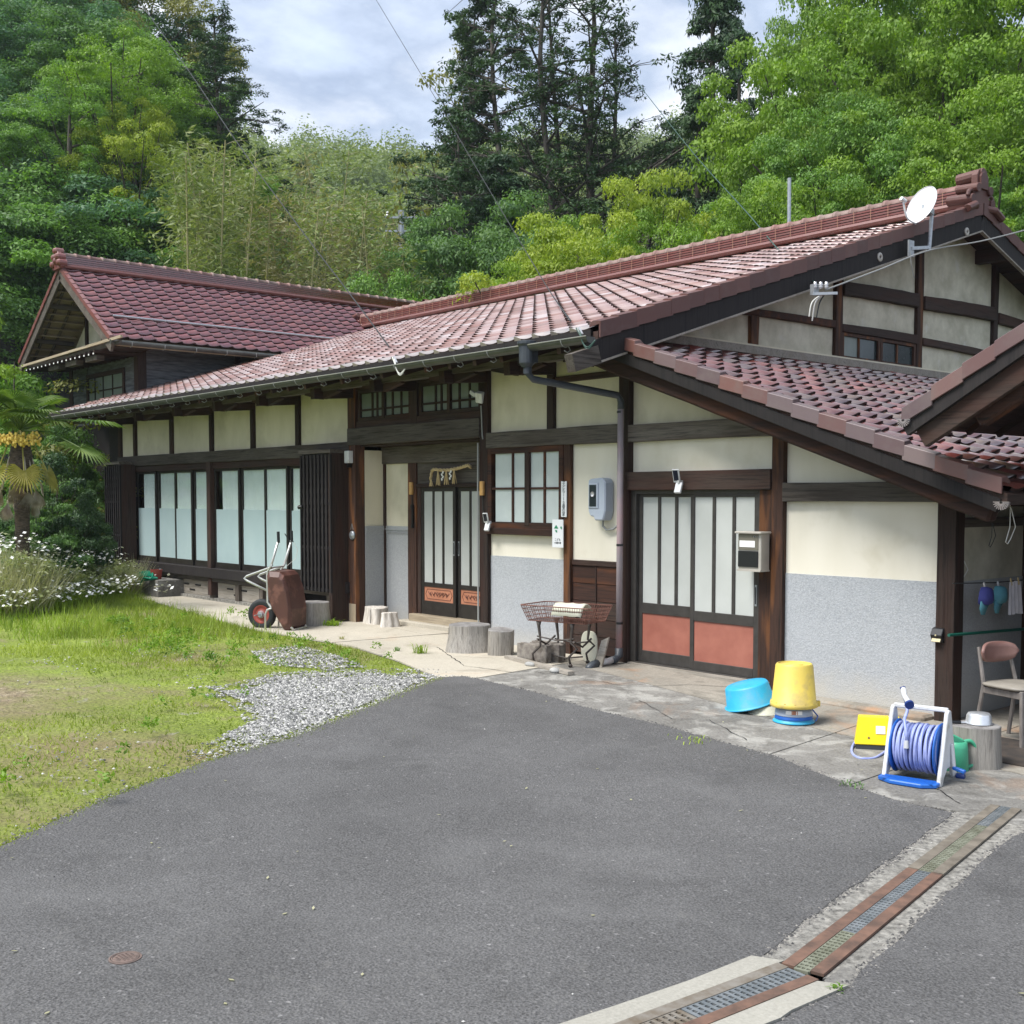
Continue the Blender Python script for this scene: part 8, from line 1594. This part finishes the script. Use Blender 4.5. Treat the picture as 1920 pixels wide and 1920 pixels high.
a, b2 = onX(1779, 1191, -4.62), onX(1925, 1179, -4.6); mb = MB(); mb.tube([a, b2], 0.013, 10); single('green_pole', mb, 'pole_green', 'green laundry pole running level below the clothes line', 'pole', a)
def hang(px, py, s, label, X=-4.3):
    c = onX(px, py, X); t = thing('wire_hanger', c + V3(0, 0, -0.38 * s), label, 'hanger'); P = [(0.05, 0.03), (0.02, -0.01), (0, -0.04), (-0.015, -0.12), (0.0, -0.13), (0.045, -0.27), (0.0, -0.36), (-0.03, -0.40), (-0.05, -0.385), (-0.01, -0.27), (-0.01, -0.13)]
    mb = MB(); mb.tube([c + V3(0.3 * y, y, z) * s for y, z in P], 0.0035, 5); mb.build('bent_wire', 'wire_white' if s > 0.8 else 'wire_dark', t); return t
hang(1897, 922, 1.0, 'bent white wire hanger dangling under the eave at the right', -4.15); hang(1862, 960, 0.7, 'dark wire loop hanging in the shade behind the white hanger', -4.4)
MB().tube([(-4.70, 0.10, 1.28), (-4.68, 0.16, 1.22), (-4.68, 0.22, 1.15), (-4.69, 0.13, 1.06), (-4.69, 0.03, 1.02)], 0.004, 5).build('hook_wire', 'wire_white', house); MB().tube([(-4.72, 0.16, 0.66), (-4.72, 0.18, 0.45), (-4.72, 0.14, 0.30), (-4.72, 0.20, 0.25), (-4.72, 0.2, 0.5)], 0.003, 5).build('hanging_cord', 'wire_dark', house)

# --- satellite dish
dc = onX(1728, 384, -7.62); ds = thing('satellite_dish', onX(1742, 470, -7.62), 'white satellite dish clamped to the gable barge board', 'satellite dish')
dn = (-_R * 0.80 - _Fh * 0.45 + V3(0, 0, 0.36)).normalized(); ux = V3(0, 0, 1).cross(dn).normalized(); uz = dn.cross(ux); Md = Matrix((ux, uz, dn)).transposed()
mb = MB(); mb.smooth = True; mb.lathe([(0.0, -0.055), (0.08, -0.05), (0.16, -0.035), (0.225, -0.008), (0.235, 0.0), (0.232, 0.006)], 48, M=Md, c=dc, sx=0.95, sy=1.08); o = mb.build('dish', 'dish_white', ds); md = o.modifiers.new('t', 'SOLIDIFY'); md.thickness = 0.006
ep = dc - uz * 0.26; lh = dc + dn * 0.30 - uz * 0.10; mb = MB(); mb.smooth = True; mb.tube(smooth_pts([ep, ep + dn * 0.16 - uz * 0.01, lh + dn * -0.02 - uz * 0.05, lh], 5), 0.011, 8); mb.build('feed_arm', 'dish_white', ds); MB().tube([lh - dn * 0.03, lh + dn * 0.05], 0.026, 12).build('receiver', 'dish_white', ds)
mt_, mb_ = onX(1748, 392, -7.66), onX(1742, 470, -7.66); MB().tube([mt_, mb_], 0.024, 12).build('mast', 'galv', ds); MB().beam(dc - dn * 0.05, mt_.lerp(mb_, 0.1), 0.06, 0.06).build('bracket', 'galv', ds); a = onX(1708, 466, -7.72); MB().beam(mb_ + V3(0, 0, 0.04), a, 0.04, 0.04).build('wall_arm', 'galv', ds); MB().obox(a, (0.02, 0.12, 0.20)).build('wall_plate', 'galv', ds)
MB().tube([a + V3(0.02, -0.05, -0.05), a + V3(0.03, -0.04, -0.2), a + V3(0.03, 0.02, -0.33), a + V3(0.03, 0.05, -0.36)], 0.005, 5).build('cable', 'wire_grey', ds)
# --- service insulators on the barge, pole, cables
ip = onX(1523, 548, -7.70); ins = thing('cable_bracket', ip, 'galvanised service bracket with insulators and cable loops on the gable edge', 'bracket'); MB().obox(ip + V3(0.03, 0, 0.02), (0.05, 0.10, 0.12)).build('plate', 'galv', ins); MB().beam(ip + V3(0.04, -0.05, -0.03), ip + V3(0.25, 0.12, -0.03), 0.03, 0.03).build('arm', 'galv', ins)
for k in range(3): c = ip + V3(0.05 + k * 0.04, -0.02 + k * 0.05, 0.06); mb = MB(); mb.smooth = True; mb.lathe([(0.0, 0.05), (0.02, 0.045), (0.015, 0.03), (0.03, 0.02), (0.015, 0.005), (0.03, -0.01), (0.01, -0.03)], 12, c=c); mb.build('insulator', 'ceramic', ins)
for k, (dx, dz) in enumerate(((-0.12, -0.30), (-0.06, -0.34), (0.02, -0.30))): MB().tube(smooth_pts([ip + V3(0.12, 0.05, -0.04), ip + V3(0.1, 0.06 + dx * 0.4, -0.05), ip + V3(0.08, dx, -0.14), ip + V3(0.08, dx - 0.05, dz)], 5), 0.008, 6).build('cable_tail', 'wire_white' if k < 2 else 'wire_dark', ins)
a = onY(1480, 425, YR + 1.2); mb = MB(); tpz = onY(1480, 334, YR + 1.2); mb.tube([a - V3(0, 0, 0.8), tpz], 0.032, 12); mb.lathe([(0.03, 0), (0.03, 0.02)], 12, c=tpz - V3(0, 0, 0.3)); single('metal_pole', mb, 'galv', 'plain grey metal pole rising behind the roof ridge', 'pole', a - V3(0, 0, 0.8)); bpy.data.objects['metal_pole'].location += V3(0, 0, 0)
def cable(name, P, r_, m_, label, sag=0.0, n=26):
    a, b2 = P[0], P[-1]; pts = smooth_pts(P, 8) if len(P) > 2 else [a.lerp(b2, i / n) - V3(0, 0, sag * 4 * (i / n) * (1 - i / n)) for i in range(n + 1)]; mb = MB(); mb.tube(pts, r_, 5); return single(name, mb, m_, label, 'cable', a)
cable('overhead_cable', [at(255, -6, 40), at(345, 120, 33), at(450, 275, 27), at(560, 425, 23), at(655, 550, 20.5), onY(733, 655, 0.5)], 0.011, 'wire_dark', 'black cable coming down over the left roofs to the eave')
cable('overhead_cable', [at(703, -4, 40), at(820, 190, 32), at(905, 335, 27), at(985, 470, 23), at(1030, 545, 18), onY(1070, 602, -0.7)], 0.009, 'wire_dark', 'thin dark cable crossing the open sky to the roof eave')
cable('overhead_cable', [at(1160, 110, 38), at(1290, 275, 28), at(1400, 398, 21), at(1470, 480, 17), ip + V3(0.06, -0.02, 0.09)], 0.010, 'wire_green', 'greenish cable from the tall conifers to the gable bracket')
cable('overhead_cable', [ip + V3(0.12, 0.08, 0.02), onX(1650, 505, -7.55), onX(1740, 470, -7.5), onX(1840, 452, -7.3), onX(1935, 428, -7.0)], 0.009, 'wire_grey', 'grey cable running from the gable bracket to the right edge')
for (px, py, m_, lb) in ((748, 688, 'wire_white', 'white cable clamp looped on the gutter above the entry'), (1098, 636, 'wire_green', 'greenish cable loops tied at the right end of the gutter')):
    q = onY(px, py, gy - 0.03); t = thing('cable_clamp', q, lb, 'clamp')
    for k in range(2): mb = MB(); mb.smooth = True; mb.tube(smooth_pts([q + V3(-0.10 - 0.03 * k, 0, 0.12), q + V3(-0.04, -0.02, 0.04 - 0.02 * k), q + V3(-0.02, -0.02, -0.03), q + V3(0.04, -0.01, -0.08 - 0.02 * k), q + V3(0.12, 0.01, -0.02)], 5), 0.007, 6); mb.build('cable_loop', m_, t)
    MB().beam(q + V3(-0.10, 0, 0.12), q + V3(-0.05, 0, 0.05), 0.022, 0.022).build('clamp_body', 'ceramic', t)
# utility pole far behind the left roof
up = at(752, 395, 52); uz0 = float(terr(up.x, up.y)); t = thing('utility_pole', (up.x, up.y, uz0), 'distant grey utility pole with cross-arms above the bamboo', 'utility pole'); MB().tube([(up.x, up.y, uz0 - 0.5), (up.x, up.y, up.z)], 0.13, 10).build('pole', 'galv', t)
for dz in (0.3, 0.9): MB().beam(V3(up.x, up.y, up.z - dz) - _R * 0.7, V3(up.x, up.y, up.z - dz) + _R * 0.7, 0.08, 0.08).build('crossarm', 'galv', t)
for k in range(3): MB().lathe([(0.05, 0), (0.08, 0.05), (0.05, 0.1), (0.08, 0.15), (0.03, 0.22)], 8, c=V3(up.x, up.y, up.z - 0.26) + _R * (-0.6 + 0.6 * k)).build('insulator', 'ceramic', t)
# --- garden tap stand with green hose
hq = gp(266, 1118); hq = V3(hq.x, hq.y + 0.1, 0); t = thing('water_stand', hq, 'low concrete water stand beside the house corner at the flower bed', 'water stand'); MB().box(hq.x - 0.45, hq.x + 0.45, hq.y, hq.y + 0.5, 0, 0.30).build('basin', 'concrete_dark', t, 0.01); MB().tube([(hq.x + 0.1, hq.y + 0.2, 0.3), (hq.x + 0.1, hq.y + 0.2, 0.48)], 0.02, 8).build('tap_pipe', 'galv', t)
c = V3(hq.x + 0.12, hq.y + 0.12, 0.30); mb = MB(); mb.lathe([(0.0, 0.0), (0.085, 0.0), (0.105, 0.17), (0.095, 0.17), (0.08, 0.02)], 18, c=c); single('red_pail', mb, 'rim_red', 'small red pot standing on the concrete water stand', 'pot', c)
hs = thing('garden_hose', V3(hq.x - 0.2, hq.y + 0.1, 0.3), 'green garden hose coiled loosely over the concrete stand', 'hose')
for k in range(5):
    P = [V3(hq.x - 0.45 + 0.02 * k, hq.y - 0.04 - 0.02 * k, 0.05), V3(hq.x - 0.42, hq.y - 0.04, 0.22 + 0.03 * k), V3(hq.x - 0.25, hq.y + 0.02 * k, 0.34 + 0.02 * k), V3(hq.x + 0.05 + 0.03 * k, hq.y + 0.03, 0.35 + 0.015 * k), V3(hq.x + 0.32, hq.y + 0.05 - 0.03 * k, 0.33), V3(hq.x + 0.1, hq.y - 0.03 - 0.02 * k, 0.29 + 0.01 * k), V3(hq.x - 0.2, hq.y - 0.05, 0.24 - 0.02 * k), V3(hq.x - 0.42, hq.y - 0.06, 0.08)]
    mb = MB(); mb.smooth = True; mb.tube(smooth_pts(P, 6), 0.014, 7); mb.build('hose_loop', 'hose_green', hs)
# --- weeds in the cracks
def tuft(px, py, n, h, m_, label, name='grass_tuft', spread=0.06, wd=0.004):
    spread *= 0.55
    q = gp(px, py); mb = MB()
    for i in range(n):
        a_ = random.uniform(0, 6.28); b0 = q + V3(random.gauss(0, spread * 0.4), random.gauss(0, spread * 0.4), 0.0); d_ = V3(math.cos(a_), math.sin(a_), 0); L_ = h * random.uniform(0.6, 1.2); s_ = V3(-d_.y, d_.x, 0) * wd
        m1_ = b0 + d_ * L_ * 0.35 + V3(0, 0, L_ * 0.7); e_ = b0 + d_ * L_ * 0.9 + V3(0, 0, L_ * random.uniform(0.5, 0.9)); mb.add([b0 - s_, b0 + s_, m1_ + s_, m1_ - s_, e_], [(0, 1, 2, 3), (3, 2, 4)])
    return single(name, mb, m_, label, 'weed', q)
tuft(786, 1226, 46, 0.13, 'grass_tall', 'grass tuft in a crack of the concrete before the broad stump', spread=0.2); tuft(745, 1222, 14, 0.07, 'leaf_dark', 'tiny dark weed in the pale concrete left of the grass tuft'); tuft(623, 1174, 60, 0.11, 'leaf_bright', 'small fern at the foot of the reddish entry post', 'fern', spread=0.25, wd=0.008); tuft(640, 1200, 16, 0.06, 'grass_dry', 'dry weed sprig on the pale concrete'); tuft(1300, 1392, 30, 0.05, 'grass_tall', 'green weeds where the asphalt meets the concrete slab', spread=0.3); tuft(1422, 1275, 26, 0.14, 'leaf_bright', 'small leafy weed at the door corner behind the blue tub', spread=0.1, wd=0.007); tuft(1598, 1476, 30, 0.04, 'leaf_dark', 'dark moss tuft at the slab corner near the hose reel', spread=0.2); tuft(1568, 1862, 20, 0.035, 'leaf_bright', 'weed sprig in the dark patch where the drain bends', spread=0.08)

# ================================================================ HAZE
hz = MB(); hz.box(-400, 14, -70, 420, -7, 150); HZ = bpy.data.materials.new('haze_air'); HZ.use_nodes = True; t = HZ.node_tree; t.nodes.clear()
o_ = t.nodes.new('ShaderNodeOutputMaterial'); pv = t.nodes.new('ShaderNodeVolumePrincipled'); pv.inputs['Density'].default_value = 0.00035; pv.inputs['Color'].default_value = (0.80, 0.88, 1.0, 1); pv.inputs['Anisotropy'].default_value = 0.2
t.links.new(pv.outputs[0], o_.inputs['Volume']); MATS['haze_air'] = HZ
hz = hz.build('haze', 'haze_air'); hz['kind'] = 'stuff'
for o in list(bpy.data.objects):
    for k in ('_H', '_R'):
        if k in o: del o[k]
